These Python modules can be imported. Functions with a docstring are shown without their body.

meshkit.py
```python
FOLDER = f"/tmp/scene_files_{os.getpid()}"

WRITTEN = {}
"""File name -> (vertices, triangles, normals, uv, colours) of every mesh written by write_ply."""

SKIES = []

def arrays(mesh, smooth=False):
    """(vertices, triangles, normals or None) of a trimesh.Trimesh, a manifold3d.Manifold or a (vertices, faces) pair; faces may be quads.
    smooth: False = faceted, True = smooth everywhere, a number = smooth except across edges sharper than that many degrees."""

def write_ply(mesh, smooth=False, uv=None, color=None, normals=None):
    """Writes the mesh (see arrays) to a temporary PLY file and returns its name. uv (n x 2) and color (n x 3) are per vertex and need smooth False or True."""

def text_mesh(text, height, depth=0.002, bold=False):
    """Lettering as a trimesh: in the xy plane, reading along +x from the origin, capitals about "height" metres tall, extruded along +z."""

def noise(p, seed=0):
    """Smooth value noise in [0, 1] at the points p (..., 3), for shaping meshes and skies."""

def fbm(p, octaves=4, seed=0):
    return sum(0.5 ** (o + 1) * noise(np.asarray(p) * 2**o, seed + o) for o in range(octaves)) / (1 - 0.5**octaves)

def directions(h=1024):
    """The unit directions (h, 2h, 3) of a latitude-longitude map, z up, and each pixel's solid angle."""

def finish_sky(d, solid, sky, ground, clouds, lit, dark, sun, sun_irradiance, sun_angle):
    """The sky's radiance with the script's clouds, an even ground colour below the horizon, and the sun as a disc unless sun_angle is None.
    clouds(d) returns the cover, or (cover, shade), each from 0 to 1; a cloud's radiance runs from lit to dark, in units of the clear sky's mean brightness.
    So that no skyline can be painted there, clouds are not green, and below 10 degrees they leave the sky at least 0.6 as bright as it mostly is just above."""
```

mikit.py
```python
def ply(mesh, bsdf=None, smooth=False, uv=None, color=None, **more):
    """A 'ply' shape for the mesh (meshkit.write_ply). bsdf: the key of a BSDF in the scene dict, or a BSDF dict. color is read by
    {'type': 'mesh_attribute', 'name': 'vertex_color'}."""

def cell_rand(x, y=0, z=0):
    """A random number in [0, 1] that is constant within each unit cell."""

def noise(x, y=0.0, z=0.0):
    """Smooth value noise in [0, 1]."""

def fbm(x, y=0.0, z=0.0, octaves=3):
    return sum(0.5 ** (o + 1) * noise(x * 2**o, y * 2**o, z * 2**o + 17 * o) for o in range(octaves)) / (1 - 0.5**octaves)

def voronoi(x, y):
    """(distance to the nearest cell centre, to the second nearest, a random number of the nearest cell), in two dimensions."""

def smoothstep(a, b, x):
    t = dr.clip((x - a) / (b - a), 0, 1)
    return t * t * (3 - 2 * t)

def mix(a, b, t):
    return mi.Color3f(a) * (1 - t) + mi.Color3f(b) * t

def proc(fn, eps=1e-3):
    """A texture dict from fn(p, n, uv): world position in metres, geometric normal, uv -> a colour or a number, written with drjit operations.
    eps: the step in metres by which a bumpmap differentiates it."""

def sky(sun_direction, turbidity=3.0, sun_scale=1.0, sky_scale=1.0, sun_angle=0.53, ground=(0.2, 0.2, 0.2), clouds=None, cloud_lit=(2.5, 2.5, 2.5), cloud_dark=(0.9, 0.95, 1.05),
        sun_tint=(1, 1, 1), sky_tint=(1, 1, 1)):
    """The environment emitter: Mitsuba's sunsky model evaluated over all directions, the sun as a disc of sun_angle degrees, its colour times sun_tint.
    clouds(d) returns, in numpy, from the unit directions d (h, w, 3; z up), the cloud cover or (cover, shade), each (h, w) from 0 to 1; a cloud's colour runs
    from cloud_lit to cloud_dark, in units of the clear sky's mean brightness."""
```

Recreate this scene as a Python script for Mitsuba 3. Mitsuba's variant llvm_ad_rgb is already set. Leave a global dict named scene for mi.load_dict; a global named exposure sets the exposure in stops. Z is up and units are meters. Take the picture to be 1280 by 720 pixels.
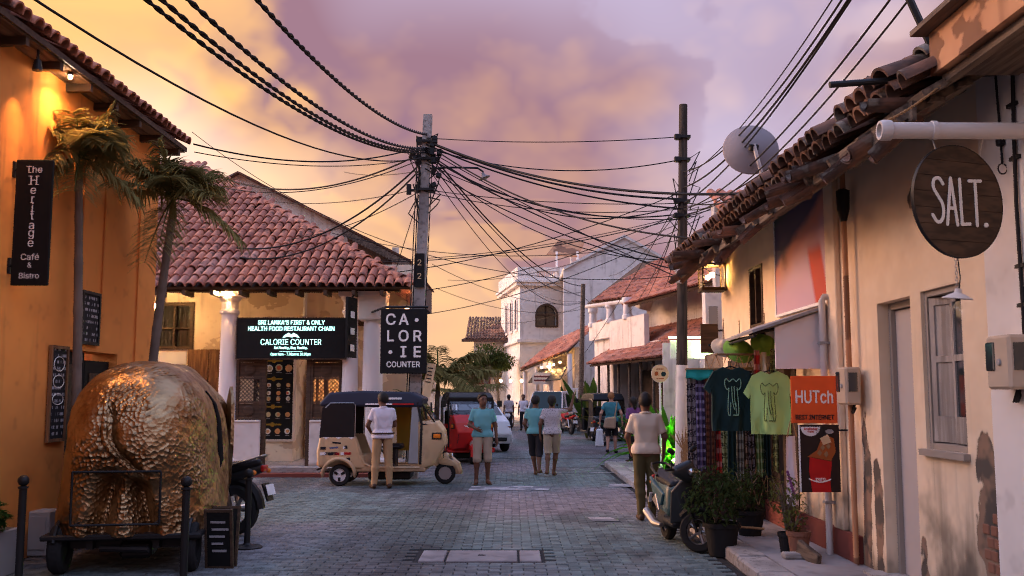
import math, random
import numpy as np, trimesh, manifold3d as m3, drjit as dr, mitsuba as mi
import mikit, meshkit
from mikit import proc, noise, fbm, voronoi, cell_rand, smoothstep, mix
from shapely.geometry import Polygon, Point
from shapely import affinity
T = mi.ScalarTransform4f
scene, labels = {}, {}
# ------------------------------------------------------------------ camera, sky, exposure
CAM_H, TILT, FPX = 1.68, math.radians(6.15), 1244.0
scene['camera'] = {'type': 'perspective', 'fov': math.degrees(2 * math.atan(640 / FPX)), 'fov_axis': 'x', 'near_clip': 0.1, 'far_clip': 2000.0,
                   'to_world': T().look_at(origin=[0, 0, CAM_H], target=[0, math.cos(TILT), CAM_H + math.sin(TILT)], up=[0, 0, 1])}
exposure = 4.85

def clouds(d):
    """dusk: glow of the set sun at the left, a bank of purple cloud ahead and over the right, broken lilac sky overhead and behind"""
    az = np.degrees(np.arctan2(d[..., 0], d[..., 1])); el = np.degrees(np.arcsin(np.clip(d[..., 2], -1, 1)))
    step = lambda a, b, x: (lambda t: t * t * (3 - 2 * t))(np.clip((x - a) / (b - a), 0, 1))
    q = np.stack([az / 14.0, el / 10.0, az * 0], -1)
    n0 = meshkit.fbm(q * 0.8 + [3.3, 7.1, 0], 3, 3) - 0.5                        # broad banks
    n1 = meshkit.fbm(q * 2.2 + [9.7, 1.3, 0], 6, 11) - 0.5                       # billows
    bil = np.abs(meshkit.fbm(q * 3.1 + [2.7, 5.9, 0], 4, 31) - 0.5) * 2           # rounded cloud tops
    n2 = meshkit.fbm(q * [2.2, 7.0, 1] + [1.3, 2.2, 0], 5, 23) - 0.5             # flat streaks
    glow = np.sqrt(((az + 40) / 30) ** 2 + ((el - 16) / 34) ** 2)
    low = np.clip(1 - el / 15.0, 0, 1)
    amp = np.clip(glow * 1.5 - 0.3, 0.1, 1)
    edge = glow + 0.03 + amp * (n0 * 0.18 + n1 * 0.30 - 0.20 * bil) - 1.15 * low * np.exp(-((az + 6) / 14.5) ** 2) + 0.35 * np.clip((az + 4) / 12, 0, 1)
    bank = step(0.75, 0.92, edge)                                               # the near cloud bank with a crisp edge
    soft = step(0.45, 0.80, edge)
    second = step(0.02, 0.10, n1 * 0.9 + n0 * 0.5 + 0.16 * np.clip((az - 9) / 6, -1, 1) - 0.12 + 0.25 * bil) * np.clip((el - 7) / 6, 0, 1)      # lighter gaps further right
    streak = step(0.10, 0.16, n2) * np.clip(low * 2.2, 0, 1) * np.exp(-((az + 3) / 9) ** 2)
    core = 1.02 + 0.55 * n1 - 0.30 * bil + 0.25 * n0
    shade = 0.30 * soft * (1 - bank) + bank * (core - 0.10 * second) + (1 - bank) * (0.46 * low + 0.16 * np.clip(n2 * 2, -1, 1)) - 0.35 * streak * bank
    rim = np.exp(-((edge - 0.725) / 0.03) ** 2) * (n1 > -0.1)
    shade = np.clip(shade - 0.18 * rim, 0, 1)
    open_ = np.clip((-az - 40) / 30, 0, 1) * np.clip((150 + az) / 30, 0, 1) * np.clip(el / 12, 0.3, 1) + np.clip((el - 27) / 25, 0, 1) + np.clip((np.abs(az) - 80) / 40, 0, 1) * np.clip((el - 20.5) / 8, 0, 1)
    cover = np.clip(1.0 - 0.75 * np.clip(open_ + 0.5 * n0, 0, 1), 0, 1)
    cover = cover - 0.03 * second * bank
    cover = cover - 0.02 * np.clip(low * 1.6, 0, 1) * (1 - bank) * np.exp(-((az + 8) / 18) ** 2)
    return cover, shade

scene['sky'] = mikit.sky((-0.88, 0.38, 0.26), turbidity=3, sun_scale=0.075, sky_scale=1.0, sun_angle=34, clouds=clouds, cloud_lit=(0.58, 0.315, 0.115), cloud_dark=(0.178, 0.099, 0.130),
                         sun_tint=(1.0, 0.64, 0.48), sky_tint=(1.55, 1.12, 1.14), ground=(0.12, 0.12, 0.13))

# ------------------------------------------------------------------ helpers
rnd = random.Random(7)
def at(px, py, Y):
    u, v = (px - 640) / FPX, (360 - py) / FPX
    s = Y / (math.cos(TILT) - v * math.sin(TILT))
    return np.array([u * s, Y, CAM_H + (math.sin(TILT) + v * math.cos(TILT)) * s])
def xw(px, Y, py=494): return at(px, py, Y)[0]
def zw(py, Y): return at(640, py, Y)[2]

used = {}
def numbered(name):
    k = used.get(name, 0); used[name] = k + 1
    return name if k == 0 else f'{name}_{k:03d}'
def lab(key, label=None, cat=None, group=None, kind=None):
    d = labels.setdefault(key, {})
    for a, b in (('label', label), ('category', cat), ('group', group), ('kind', kind)):
        if b: d[a] = b
    return key
def thing(name, label, cat, group=None): return lab(numbered(name), label, cat, group)
def obj(name, mesh, bsdf, parent=None, smooth=False, w=None, label=None, kind=None, uv=None, color=None, **more):
    key = numbered((parent + '__' if parent else '') + name)
    m = mesh.mesh() if isinstance(mesh, MB) else mesh
    assert key not in scene, key
    scene[key] = mikit.ply(m, bsdf, smooth, uv=uv, color=color, **more)
    if w is not None: scene[key]['to_world'] = w
    if label or kind: lab(key, label, kind=kind)
    return key
def put(name, src, parent, w, label=None, **over):
    key = numbered(parent + '__' + name); scene[key] = {**src, 'to_world': w, **over}
    if label: lab(key, label)
    return key
def struct(name, mesh, bsdf, smooth=False, **k):
    key = obj(name, mesh, bsdf, None, smooth, **k); lab(key, kind='structure'); return key
def ref(b): return {'type': 'ref', 'id': b}

def chamfer_box(sx, sy, sz, c):
    v = []
    for x in (-1, 1):
        for y in (-1, 1):
            for z in (-1, 1):
                hx, hy, hz = sx / 2, sy / 2, sz / 2
                v += [(x * (hx - c), y * (hy - c), z * hz), (x * (hx - c), y * hy, z * (hz - c)), (x * hx, y * (hy - c), z * (hz - c))]
    h = trimesh.convex.convex_hull(np.array(v)); return np.array(h.vertices), np.array(h.faces)
BOXV = np.array([[x, y, z] for x in (-.5, .5) for y in (-.5, .5) for z in (-.5, .5)])
BOXF = np.array([[0, 1, 3], [0, 3, 2], [4, 6, 7], [4, 7, 5], [0, 4, 5], [0, 5, 1], [2, 3, 7], [2, 7, 6], [0, 2, 6], [0, 6, 4], [1, 5, 7], [1, 7, 3]])
def rotm(rx=0, ry=0, rz=0):
    return trimesh.transformations.euler_matrix(rx, ry, rz, 'sxyz')[:3, :3]
class MB:
    def __init__(s): s.v, s.f, s.n = [], [], 0
    def add(s, v, f, flip=False):
        v, f = np.asarray(v, float), np.asarray(f, int)
        if f.shape[1] == 4: f = np.vstack([f[:, [0, 1, 2]], f[:, [0, 2, 3]]])
        s.v.append(v); s.f.append(f + s.n); s.n += len(v); return s
    def man(s, m):
        q = m.to_mesh(); return s.add(q.vert_properties[:, :3], q.tri_verts)
    def tm(s, m): return s.add(m.vertices, m.faces)
    def box(s, c, size, r=(0, 0, 0), ch=0):
        v, f = (BOXV * np.asarray(size, float), BOXF) if not ch else chamfer_box(*size, ch)
        return s.add(v @ rotm(*r).T + np.asarray(c, float), f)
    def bb(s, lo, hi, ch=0):
        lo, hi = np.minimum(lo, hi), np.maximum(lo, hi); return s.box((lo + hi) / 2, hi - lo, ch=ch)
    def tube(s, pts, r, seg=8, cap=True):
        p = np.asarray(pts, float); n = len(p); r = np.broadcast_to(r, n)
        t = np.gradient(p, axis=0) if n > 2 else np.repeat([p[-1] - p[0]], n, 0)
        t = t / np.maximum(np.linalg.norm(t, axis=1, keepdims=True), 1e-9)
        a = np.array([0, 0, 1.0]) if abs(t[0][2]) < 0.9 else np.array([1.0, 0, 0])
        x = np.cross(t[0], a); x /= np.linalg.norm(x); ph = np.arange(seg) / seg * 2 * np.pi; V = []
        for i in range(n):
            x = x - t[i] * (x @ t[i]); x /= np.linalg.norm(x); y = np.cross(t[i], x)
            V.append(p[i] + r[i] * (np.cos(ph)[:, None] * x + np.sin(ph)[:, None] * y))
        V = np.vstack(V); F = []
        for i in range(n - 1):
            for k in range(seg):
                a0, b0 = i * seg + k, i * seg + (k + 1) % seg
                F.append((a0, b0, b0 + seg, a0 + seg))
        s.add(V, F)
        if cap:
            for i, o in ((0, 1), (n - 1, 0)):
                ring = np.arange(seg) if not o else np.arange(seg)[::-1]
                s.add(V[i * seg:(i + 1) * seg], [(ring[0], ring[k], ring[k + 1]) for k in range(1, seg - 1)])
        return s
    def lathe(s, prof, c=(0, 0, 0), seg=20, R=None, th=None):
        prof = np.asarray(prof, float); ph = np.arange(seg) / seg * 2 * np.pi
        V = np.stack([prof[:, 0:1] * np.cos(ph), prof[:, 0:1] * np.sin(ph), np.repeat(prof[:, 1:2], seg, 1)], -1).reshape(-1, 3)
        if R is not None: V = V @ np.asarray(R).T
        F = [(i * seg + k, i * seg + (k + 1) % seg, (i + 1) * seg + (k + 1) % seg, (i + 1) * seg + k) for i in range(len(prof) - 1) for k in range(seg)]
        return s.add(V + np.asarray(c, float), F)
    def prism(s, poly, h, M=None, z0=0):
        """polygon in local xy, extruded z0..z0+h, then 4x4 M"""
        P = poly if hasattr(poly, 'exterior') else Polygon(poly)
        if not P.is_valid: P = P.buffer(0)
        for g in getattr(P, 'geoms', [P]):
            m = trimesh.creation.extrude_polygon(g, h, engine='earcut'); m.apply_translation([0, 0, z0])
            if M is not None: m.apply_transform(M)
            s.add(m.vertices, m.faces)
        return s
    def quad(s, *p): return s.add(p, [list(range(len(p)))] if len(p) == 4 else [[0, 1, 2]])
    def mesh(s): return trimesh.Trimesh(np.vstack(s.v), np.vstack(s.f), process=False)
    def xf(s, M):
        M = np.asarray(M)
        s.v = [v @ M[:3, :3].T + M[:3, 3] for v in s.v]; return s
# frames: XZ = polygon drawn in world x,z and extruded towards -y;  YZ = drawn in y,z and extruded towards +x
def XZ(x=0, y=0, z=0): return np.array([[1, 0, 0, x], [0, 0, -1, y], [0, 1, 0, z], [0, 0, 0, 1.0]])
def YZ(x=0, y=0, z=0): return np.array([[0, 0, 1, x], [1, 0, 0, y], [0, 1, 0, z], [0, 0, 0, 1.0]])
def TR(x, y, z, rz=0, s=1):
    M = np.eye(4); M[:3, :3] = rotm(0, 0, rz) * s; M[:3, 3] = (x, y, z); return M
def W(M): return T(np.asarray(M, float).tolist())
def sph(c, r, seg=10):
    m = trimesh.creation.icosphere(subdivisions=2 if seg <= 12 else 3, radius=1.0); return np.array(m.vertices) * r + np.asarray(c), np.array(m.faces)
def mhull(pts, r, seg=12):
    r = np.broadcast_to(r, len(pts))
    return m3.Manifold.batch_hull([m3.Manifold.sphere(float(a), seg).translate([float(q) for q in p]) for p, a in zip(pts, r)])
def mbox(lo, hi): return m3.Manifold.cube([float(b - a) for a, b in zip(lo, hi)]).translate([float(a) for a in lo])
def mcyl(c, r, h, axis='y', seg=32):
    m = m3.Manifold.cylinder(h, r, r, seg, True)
    m = m.rotate([90, 0, 0]) if axis == 'y' else m.rotate([0, 90, 0]) if axis == 'x' else m
    return m.translate([float(q) for q in c])
def text_on(parent, text, h, bsdf, M, center=True, bold=False, depth=0.004, squeeze=1.0, name='lettering'):
    """lettering drawn in the XZ plane facing -y (camera side), then 4x4 M"""
    m = meshkit.text_mesh(text, h, depth, bold)
    w = m.bounds[1][0] - m.bounds[0][0]
    if center: m.apply_translation([-(m.bounds[0][0] + w / 2), 0, 0])
    m.apply_scale([squeeze, 1, 1]); m.apply_transform(XZ()); m.apply_transform(M)
    return obj(name, m, bsdf, parent)
def rot_z_about(ang, x, y, z): return TR(x, y, z, ang)

# ------------------------------------------------------------------ materials
def bs(name, col, rough=0.7, metal=0.0, spec=0.25, two=True, **k):
    c = col if isinstance(col, dict) else {'type': 'rgb', 'value': list(col)}
    d = {'type': 'principled', 'base_color': c, 'roughness': rough, 'metallic': metal, 'specular': spec, **k}
    scene[name] = {'type': 'twosided', 'bsdf': d} if two else d
    return name
def bumped(name, h, scale, eps=2e-3):
    inner = scene[name]['bsdf']
    scene[name] = {'type': 'twosided', 'bsdf': {'type': 'bumpmap', 'arbitrary': proc(h, eps), 'scale': scale, 'bsdf': inner}}
def plaster(c1, c2, dirt=(0.16, 0.13, 0.10), patch=None, thr=0.62, foot=0.0, sc=0.6, off=0.0):
    def fn(p, n, uv):
        a = fbm(p.x * sc + off, p.y * sc, p.z * sc * 1.3, 4)
        b = fbm(p.x * 5 + off, p.y * 5, p.z * 5, 3)
        c = mix(c1, c2, smoothstep(0.3, 0.7, a * 0.7 + b * 0.3))
        streak = fbm(p.x * 6 + off, p.y * 6, p.z * 0.5, 3)
        c = mix(c, dirt, 0.45 * smoothstep(0.58, 0.82, streak) + 0.2 * smoothstep(0.6, 0.8, b))
        if patch is not None:
            q = fbm(p.x * 1.5 + 7 + off, p.y * 1.5, p.z * 1.9, 5)
            c = mix(c, patch, 0.85 * smoothstep(thr, thr + 0.02, q))
        if foot:
            w = fbm(p.x * 2.2 + 3, p.y * 2.2 + off, p.z * 1.1, 4)
            g = smoothstep(foot * (0.25 + 1.5 * w), 0.0, p.z)
            c = mix(c, dirt, 0.85 * smoothstep(0.15, 0.6, g))
        return c
    return proc(fn)
bs('orange_plaster', plaster((0.84, 0.33, 0.075), (0.72, 0.26, 0.06), (0.26, 0.10, 0.04), foot=0.5), 0.85)
def bare_mask(p):
    k = fbm(p.x * 4, p.y * 5 + 1.7, p.z * 3 + 4, 5); bare = mi.Float(0)
    for (cy, cz, ry, rz) in ((7.0, 0.80, 0.20, 0.62), (9.38, 0.75, 0.13, 0.75), (9.12, 0.55, 0.12, 0.62), (8.15, 0.15, 0.12, 0.4), (7.4, 0.1, 0.45, 0.22), (12.4, 0.9, 0.25, 0.3), (8.0, 3.3, 0.3, 0.12)):
        bare = dr.maximum(bare, smoothstep(1.0, 0.9, dr.sqrt(dr.square((p.y - cy) / ry) + dr.square((p.z - cz) / rz)) + 1.7 * (k - 0.5)))
    return bare
def salt_wall(p, n, uv):
    a = fbm(p.x * .7, p.y * .7, p.z * .9, 4); b = fbm(p.x * 6, p.y * 6, p.z * 6, 3)
    c = mix((0.76, 0.60, 0.43), (0.68, 0.52, 0.36), smoothstep(0.35, 0.7, a * 0.6 + b * 0.4))
    st = fbm(p.x * 5 + 2, p.y * 7, p.z * 0.45, 4)
    c = mix(c, (0.22, 0.17, 0.12), 0.7 * smoothstep(0.50, 0.74, st) * smoothstep(3.4, 0.4, p.z + 1.2 * b))
    w = fbm(p.x * 3, p.y * 2.3 + 5, p.z * 1.2, 5)
    low = smoothstep(0.15, 0.55, w - 0.30 * p.z + 0.12)                       # mould climbing from the foot
    c = mix(c, (0.060, 0.050, 0.042), 0.85 * smoothstep(0.30, 0.75, w + 0.30 * b - 0.55 * p.z + 0.12))
    bare = bare_mask(p)
    return mix(c, mix((0.22, 0.135, 0.09), (0.06, 0.05, 0.045), smoothstep(.40, .60, b)), 0.95 * bare)
bs('salt_plaster', proc(salt_wall), 0.85); bumped('salt_plaster', lambda p, n, uv: fbm(p.x * 9, p.y * 9, p.z * 9, 3) - 1.2 * bare_mask(p), 0.012, 4e-3)
bs('white_plaster', plaster((0.72, 0.66, 0.61), (0.61, 0.55, 0.50), (0.26, 0.22, 0.19), foot=0.35), 0.85)
bs('warm_plaster', plaster((0.80, 0.68, 0.52), (0.74, 0.61, 0.45), (0.46, 0.35, 0.26), patch=(0.52, 0.39, 0.27), thr=0.53), 0.85)
bs('gable_plaster', plaster((0.72, 0.63, 0.52), (0.62, 0.53, 0.44), (0.22, 0.18, 0.15), sc=0.4), 0.85)
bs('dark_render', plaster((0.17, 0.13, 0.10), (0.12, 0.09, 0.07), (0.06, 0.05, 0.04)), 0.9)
def paver_col(p, n, uv):
    r = cell_rand(dr.floor(p.x / 0.11), dr.floor(p.y / 0.11), 3)
    a = smoothstep(0.35, 0.65, fbm(p.x * .35, p.y * .25, 1.0, 4)); b = fbm(p.x * 9, p.y * 9, p.z, 3)
    c = mix((0.086, 0.116, 0.114), (0.125, 0.114, 0.122), a) * (0.72 + 0.56 * r) * (0.75 + 0.5 * b)
    tr = fbm(p.x * 1.1 + 3, p.y * 0.10, 2.0, 4); c = c * (0.80 + 0.55 * smoothstep(0.35, 0.65, tr)); c = mix(c, (0.035, 0.033, 0.035), 0.55 * smoothstep(0.60, 0.70, fbm(p.x * 0.9, p.y * 0.55, 5.0, 4)))
    return mix(c, (0.30, 0.28, 0.26), 0.30 * smoothstep(0.60, 0.78, fbm(p.x * 1.3 + 4, p.y * 1.1, 0.3, 4)))
bs('paver', proc(paver_col), 0.62)
def far_road(p, n, uv):
    row = dr.floor(p.y / 0.112); fx = (p.x / 0.224 + 0.5 * (row - 2 * dr.floor(row / 2)))
    jx = dr.abs(fx - dr.floor(fx) - 0.5); jy = dr.abs(p.y / 0.112 - row - 0.5)
    j = dr.maximum(smoothstep(0.46, 0.49, jx), smoothstep(0.42, 0.48, jy))
    return mix(paver_col(p, n, uv), (0.03, 0.03, 0.032), 0.6 * j)
bs('far_paving', proc(far_road), 0.65)
bs('joint_sand', (0.028, 0.027, 0.028), 0.95)
bs('earth', plaster((0.10, 0.09, 0.08), (0.07, 0.065, 0.06)), 0.95)
def concrete_fn(p, n, uv):
    a = fbm(p.x * 2, p.y * 2, p.z * 2, 4); b = fbm(p.x * 17, p.y * 17, p.z * 17, 3)
    return mix(mix((0.36, 0.33, 0.31), (0.24, 0.22, 0.21), smoothstep(0.3, 0.7, a)), (0.12, 0.11, 0.10), 0.6 * smoothstep(0.5, 0.75, b))
bs('concrete', proc(concrete_fn), 0.85)
bs('slab_concrete', plaster((0.31, 0.285, 0.28), (0.22, 0.20, 0.20), (0.13, 0.12, 0.12), sc=1.6), 0.8)
bs('worn_paint', plaster((0.34, 0.33, 0.34), (0.16, 0.155, 0.17), (0.10, 0.10, 0.11), patch=(0.11, 0.115, 0.13), thr=0.5, sc=3), 0.75)
def tile_fn(p, n, uv):
    r = cell_rand(dr.floor(p.x / 0.2 + 0.31), dr.floor(p.z / 0.222 + 0.13), dr.floor(p.y / 3))
    b = fbm(p.x * 7, p.y * 7, p.z * 7, 4)
    c = mix((0.50, 0.205, 0.125), (0.31, 0.120, 0.085), r) * (0.7 + 0.6 * b)
    c = mix(c, (0.58, 0.40, 0.34), 0.30 * smoothstep(0.55, 0.75, fbm(p.x * 1.2, p.y * 1.2 + 5, p.z * 1.2, 3)))
    return mix(c, (0.05, 0.035, 0.03), 0.75 * smoothstep(0.56, 0.70, b))
bs('clay_tile', proc(tile_fn), 0.8)
def old_tile_fn(p, n, uv):
    b = fbm(p.x * 8, p.y * 8, p.z * 8, 4); a = fbm(p.x * 1.4, p.y * 1.4, p.z * 1.4, 3)
    c = mix((0.16, 0.085, 0.06), (0.075, 0.05, 0.042), smoothstep(0.35, 0.65, b))
    c = mix(c, (0.36, 0.19, 0.12), smoothstep(0.56, 0.7, a) * 0.7)
    return mix(c, (0.30, 0.28, 0.24), 0.5 * smoothstep(0.60, 0.72, b))
bs('old_tile', proc(old_tile_fn), 0.85)
def wood(c1, c2, ax='z', f=1.0):
    def fn(p, n, uv):
        q = [p.x * 26 * f, p.y * 26 * f, p.z * 26 * f]; k = 'xyz'.index(ax); q[k] = q[k] / 14
        g = fbm(q[0], q[1], q[2], 4); h = fbm(p.x * 2 + 9, p.y * 2, p.z * 2, 3)
        return mix(c1, c2, smoothstep(0.32, 0.68, g)) * (0.65 + 0.7 * h)
    return proc(fn)
bs('dark_wood', wood((0.085, 0.05, 0.03), (0.045, 0.028, 0.018), 'x'), 0.6)
bs('teak', wood((0.24, 0.12, 0.055), (0.13, 0.065, 0.032), 'z'), 0.6)
bs('pole_wood', wood((0.065, 0.048, 0.038), (0.028, 0.022, 0.018), 'z'), 0.85)
bs('weathered_wood', wood((0.17, 0.125, 0.09), (0.07, 0.05, 0.04), 'y'), 0.85)
bs('grey_wood', wood((0.34, 0.30, 0.27), (0.22, 0.19, 0.17), 'z'), 0.75)
bs('rusty_paint', plaster((0.52, 0.27, 0.14), (0.44, 0.20, 0.10), (0.16, 0.06, 0.03), patch=(0.17, 0.08, 0.045), thr=0.55, sc=2), 0.7)
def ham(p, n, uv):
    q = dr.abs(n.x) > 0.75
    u = dr.select(q, p.y, p.x); f1, f2, r = voronoi(u * 27 + 1.2 * fbm(p.x * 5, p.y * 5, p.z * 5, 2), p.z * 27 + p.y * 6)
    return 1.2 * dr.square(f1) * (0.3 + smoothstep(.35, .65, fbm(p.x * 3, p.y * 3, p.z * 3, 2))) + 0.5 * fbm(p.x * 16, p.y * 16, p.z * 16, 2)
def brass_col(p, n, uv):
    b = fbm(p.x * 4, p.y * 4, p.z * 4, 4); c = fbm(p.x * 24, p.y * 24, p.z * 24, 3)
    return mix(mix((0.50, 0.325, 0.17), (0.34, 0.20, 0.095), smoothstep(0.35, 0.65, b)), (0.20, 0.10, 0.045), 0.6 * smoothstep(0.50, 0.70, c * 0.5 + b * 0.5))
bs('brass', proc(brass_col), 0.38, 1.0); bumped('brass', ham, 0.016, 3e-3)
for nm, c, r in (('black_metal', (0.014, 0.014, 0.015), .45), ('cable_black', (0.010, 0.009, 0.010), .6), ('black_plastic', (0.012, 0.012, 0.013), .5), ('rubber', (0.016, 0.016, 0.017), .85),
                 ('sign_black', (0.006, 0.006, 0.006), .7), ('white_letter', (0.78, 0.75, 0.70), .6), ('white_paint', (0.74, 0.73, 0.73), .5), ('pvc', (0.58, 0.53, 0.50), .5), ('column_paint', (0.74, 0.68, 0.65), .7),
                 ('plinth_red', (0.16, 0.045, 0.035), .8), ('vinyl_black', (0.013, 0.012, 0.013), .42), ('canopy_blue', (0.020, 0.022, 0.040), .5), ('orange_board', (0.78, 0.11, 0.025), .5), ('meter_beige', (0.46, 0.36, 0.27), .5),
                 ('grey_box', (0.30, 0.29, 0.29), .7), ('awning_grey', (0.30, 0.29, 0.30), .6), ('panel_white', (0.74, 0.68, 0.66), .6), ('frame_grey', (0.30, 0.25, 0.21), .7), ('door_grey', (0.40, 0.36, 0.35), .6),
                 ('hair', (0.012, 0.009, 0.008), .6), ('hair_ginger', (0.30, 0.12, 0.04), .6), ('skin_dark', (0.125, 0.060, 0.038), .55), ('skin_fair', (0.50, 0.27, 0.19), .55), ('shirt_white', (0.62, 0.58, 0.64), .85), ('shirt_teal', (0.13, 0.34, 0.36), .85),
                 ('shirt_cream', (0.60, 0.49, 0.38), .85), ('shirt_blue', (0.05, 0.20, 0.24), .85), ('khaki', (0.36, 0.23, 0.12), .85), ('shorts_beige', (0.34, 0.27, 0.20), .85), ('cloth_black', (0.018, 0.016, 0.02), .85), ('olive', (0.075, 0.06, 0.025), .85),
                 ('bag_tan', (0.42, 0.28, 0.18), .85), ('bag_white', (0.70, 0.70, 0.72), .6), ('purple_cloth', (0.16, 0.06, 0.20), .85), ('red_cloth', (0.42, 0.03, 0.03), .85), ('leather', (0.05, 0.028, 0.018), .6), ('sandal', (0.12, 0.06, 0.03), .7),
                 ('green_shirt', (0.40, 0.62, 0.22), .85), ('dark_green_shirt', (0.010, 0.032, 0.034), .85), ('teal_cloth', (0.02, 0.30, 0.26), .8), ('lime_cloth', (0.22, 0.42, 0.06), .8), ('cream_cloth', (0.60, 0.48, 0.34), .8), ('print_green', (0.28, 0.50, 0.36), .8), ('print_dark', (0.10, 0.16, 0.05), .8),
                 ('pot_clay', (0.22, 0.10, 0.065), .8), ('pot_black', (0.014, 0.014, 0.015), .7), ('red_enamel', (0.40, 0.012, 0.012), .5), ('amber', (0.75, 0.20, 0.02), .3), ('tail_red', (0.42, 0.015, 0.01), .3), ('paper_cream', (0.64, 0.46, 0.26), .8),
                 ('curtain_gold', (0.30, 0.17, 0.02), .85), ('menu_frame', (0.66, 0.56, 0.46), .7), ('dish_grey', (0.22, 0.19, 0.20), .6), ('cola_red', (0.46, 0.012, 0.012), .4), ('cola_brown', (0.34, 0.085, 0.02), .4), ('poster_black', (0.022, 0.012, 0.010), .5),
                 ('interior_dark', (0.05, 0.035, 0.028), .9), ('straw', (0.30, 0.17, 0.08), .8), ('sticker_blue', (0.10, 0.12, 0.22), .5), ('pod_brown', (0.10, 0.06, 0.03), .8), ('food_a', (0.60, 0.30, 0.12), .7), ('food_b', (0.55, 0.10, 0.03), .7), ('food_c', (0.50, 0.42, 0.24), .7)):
    bs(nm, c, r)
bs('chrome', (0.62, 0.60, 0.60), 0.22, 1.0); bs('steel', (0.35, 0.34, 0.34), 0.4, 1.0)
for nm, c in (('beige_enamel', plaster((0.58, 0.40, 0.22), (0.52, 0.35, 0.19), (0.20, 0.13, 0.08), foot=0.55, sc=1.5)), ('red_enamel_gloss', (0.52, 0.014, 0.014)), ('white_enamel', (0.66, 0.66, 0.68)), ('silver_enamel', (0.52, 0.48, 0.48)), ('dark_enamel', (0.016, 0.018, 0.02)), ('teal_enamel', (0.025, 0.075, 0.085)), ('green_enamel', (0.03, 0.08, 0.05))):
    bs(nm, c, 0.38, 0.0, 0.5, clearcoat=0.5, clearcoat_gloss=0.85)
bs('dark_glass', (0.02, 0.024, 0.028), 0.08, 0.0, 0.9); bs('teal_glass', (0.02, 0.035, 0.036), 0.25, 0.0, 0.3)
scene['pane'] = {'type': 'thindielectric'}
scene['bulb_glass'] = {'type': 'thindielectric'}
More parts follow.
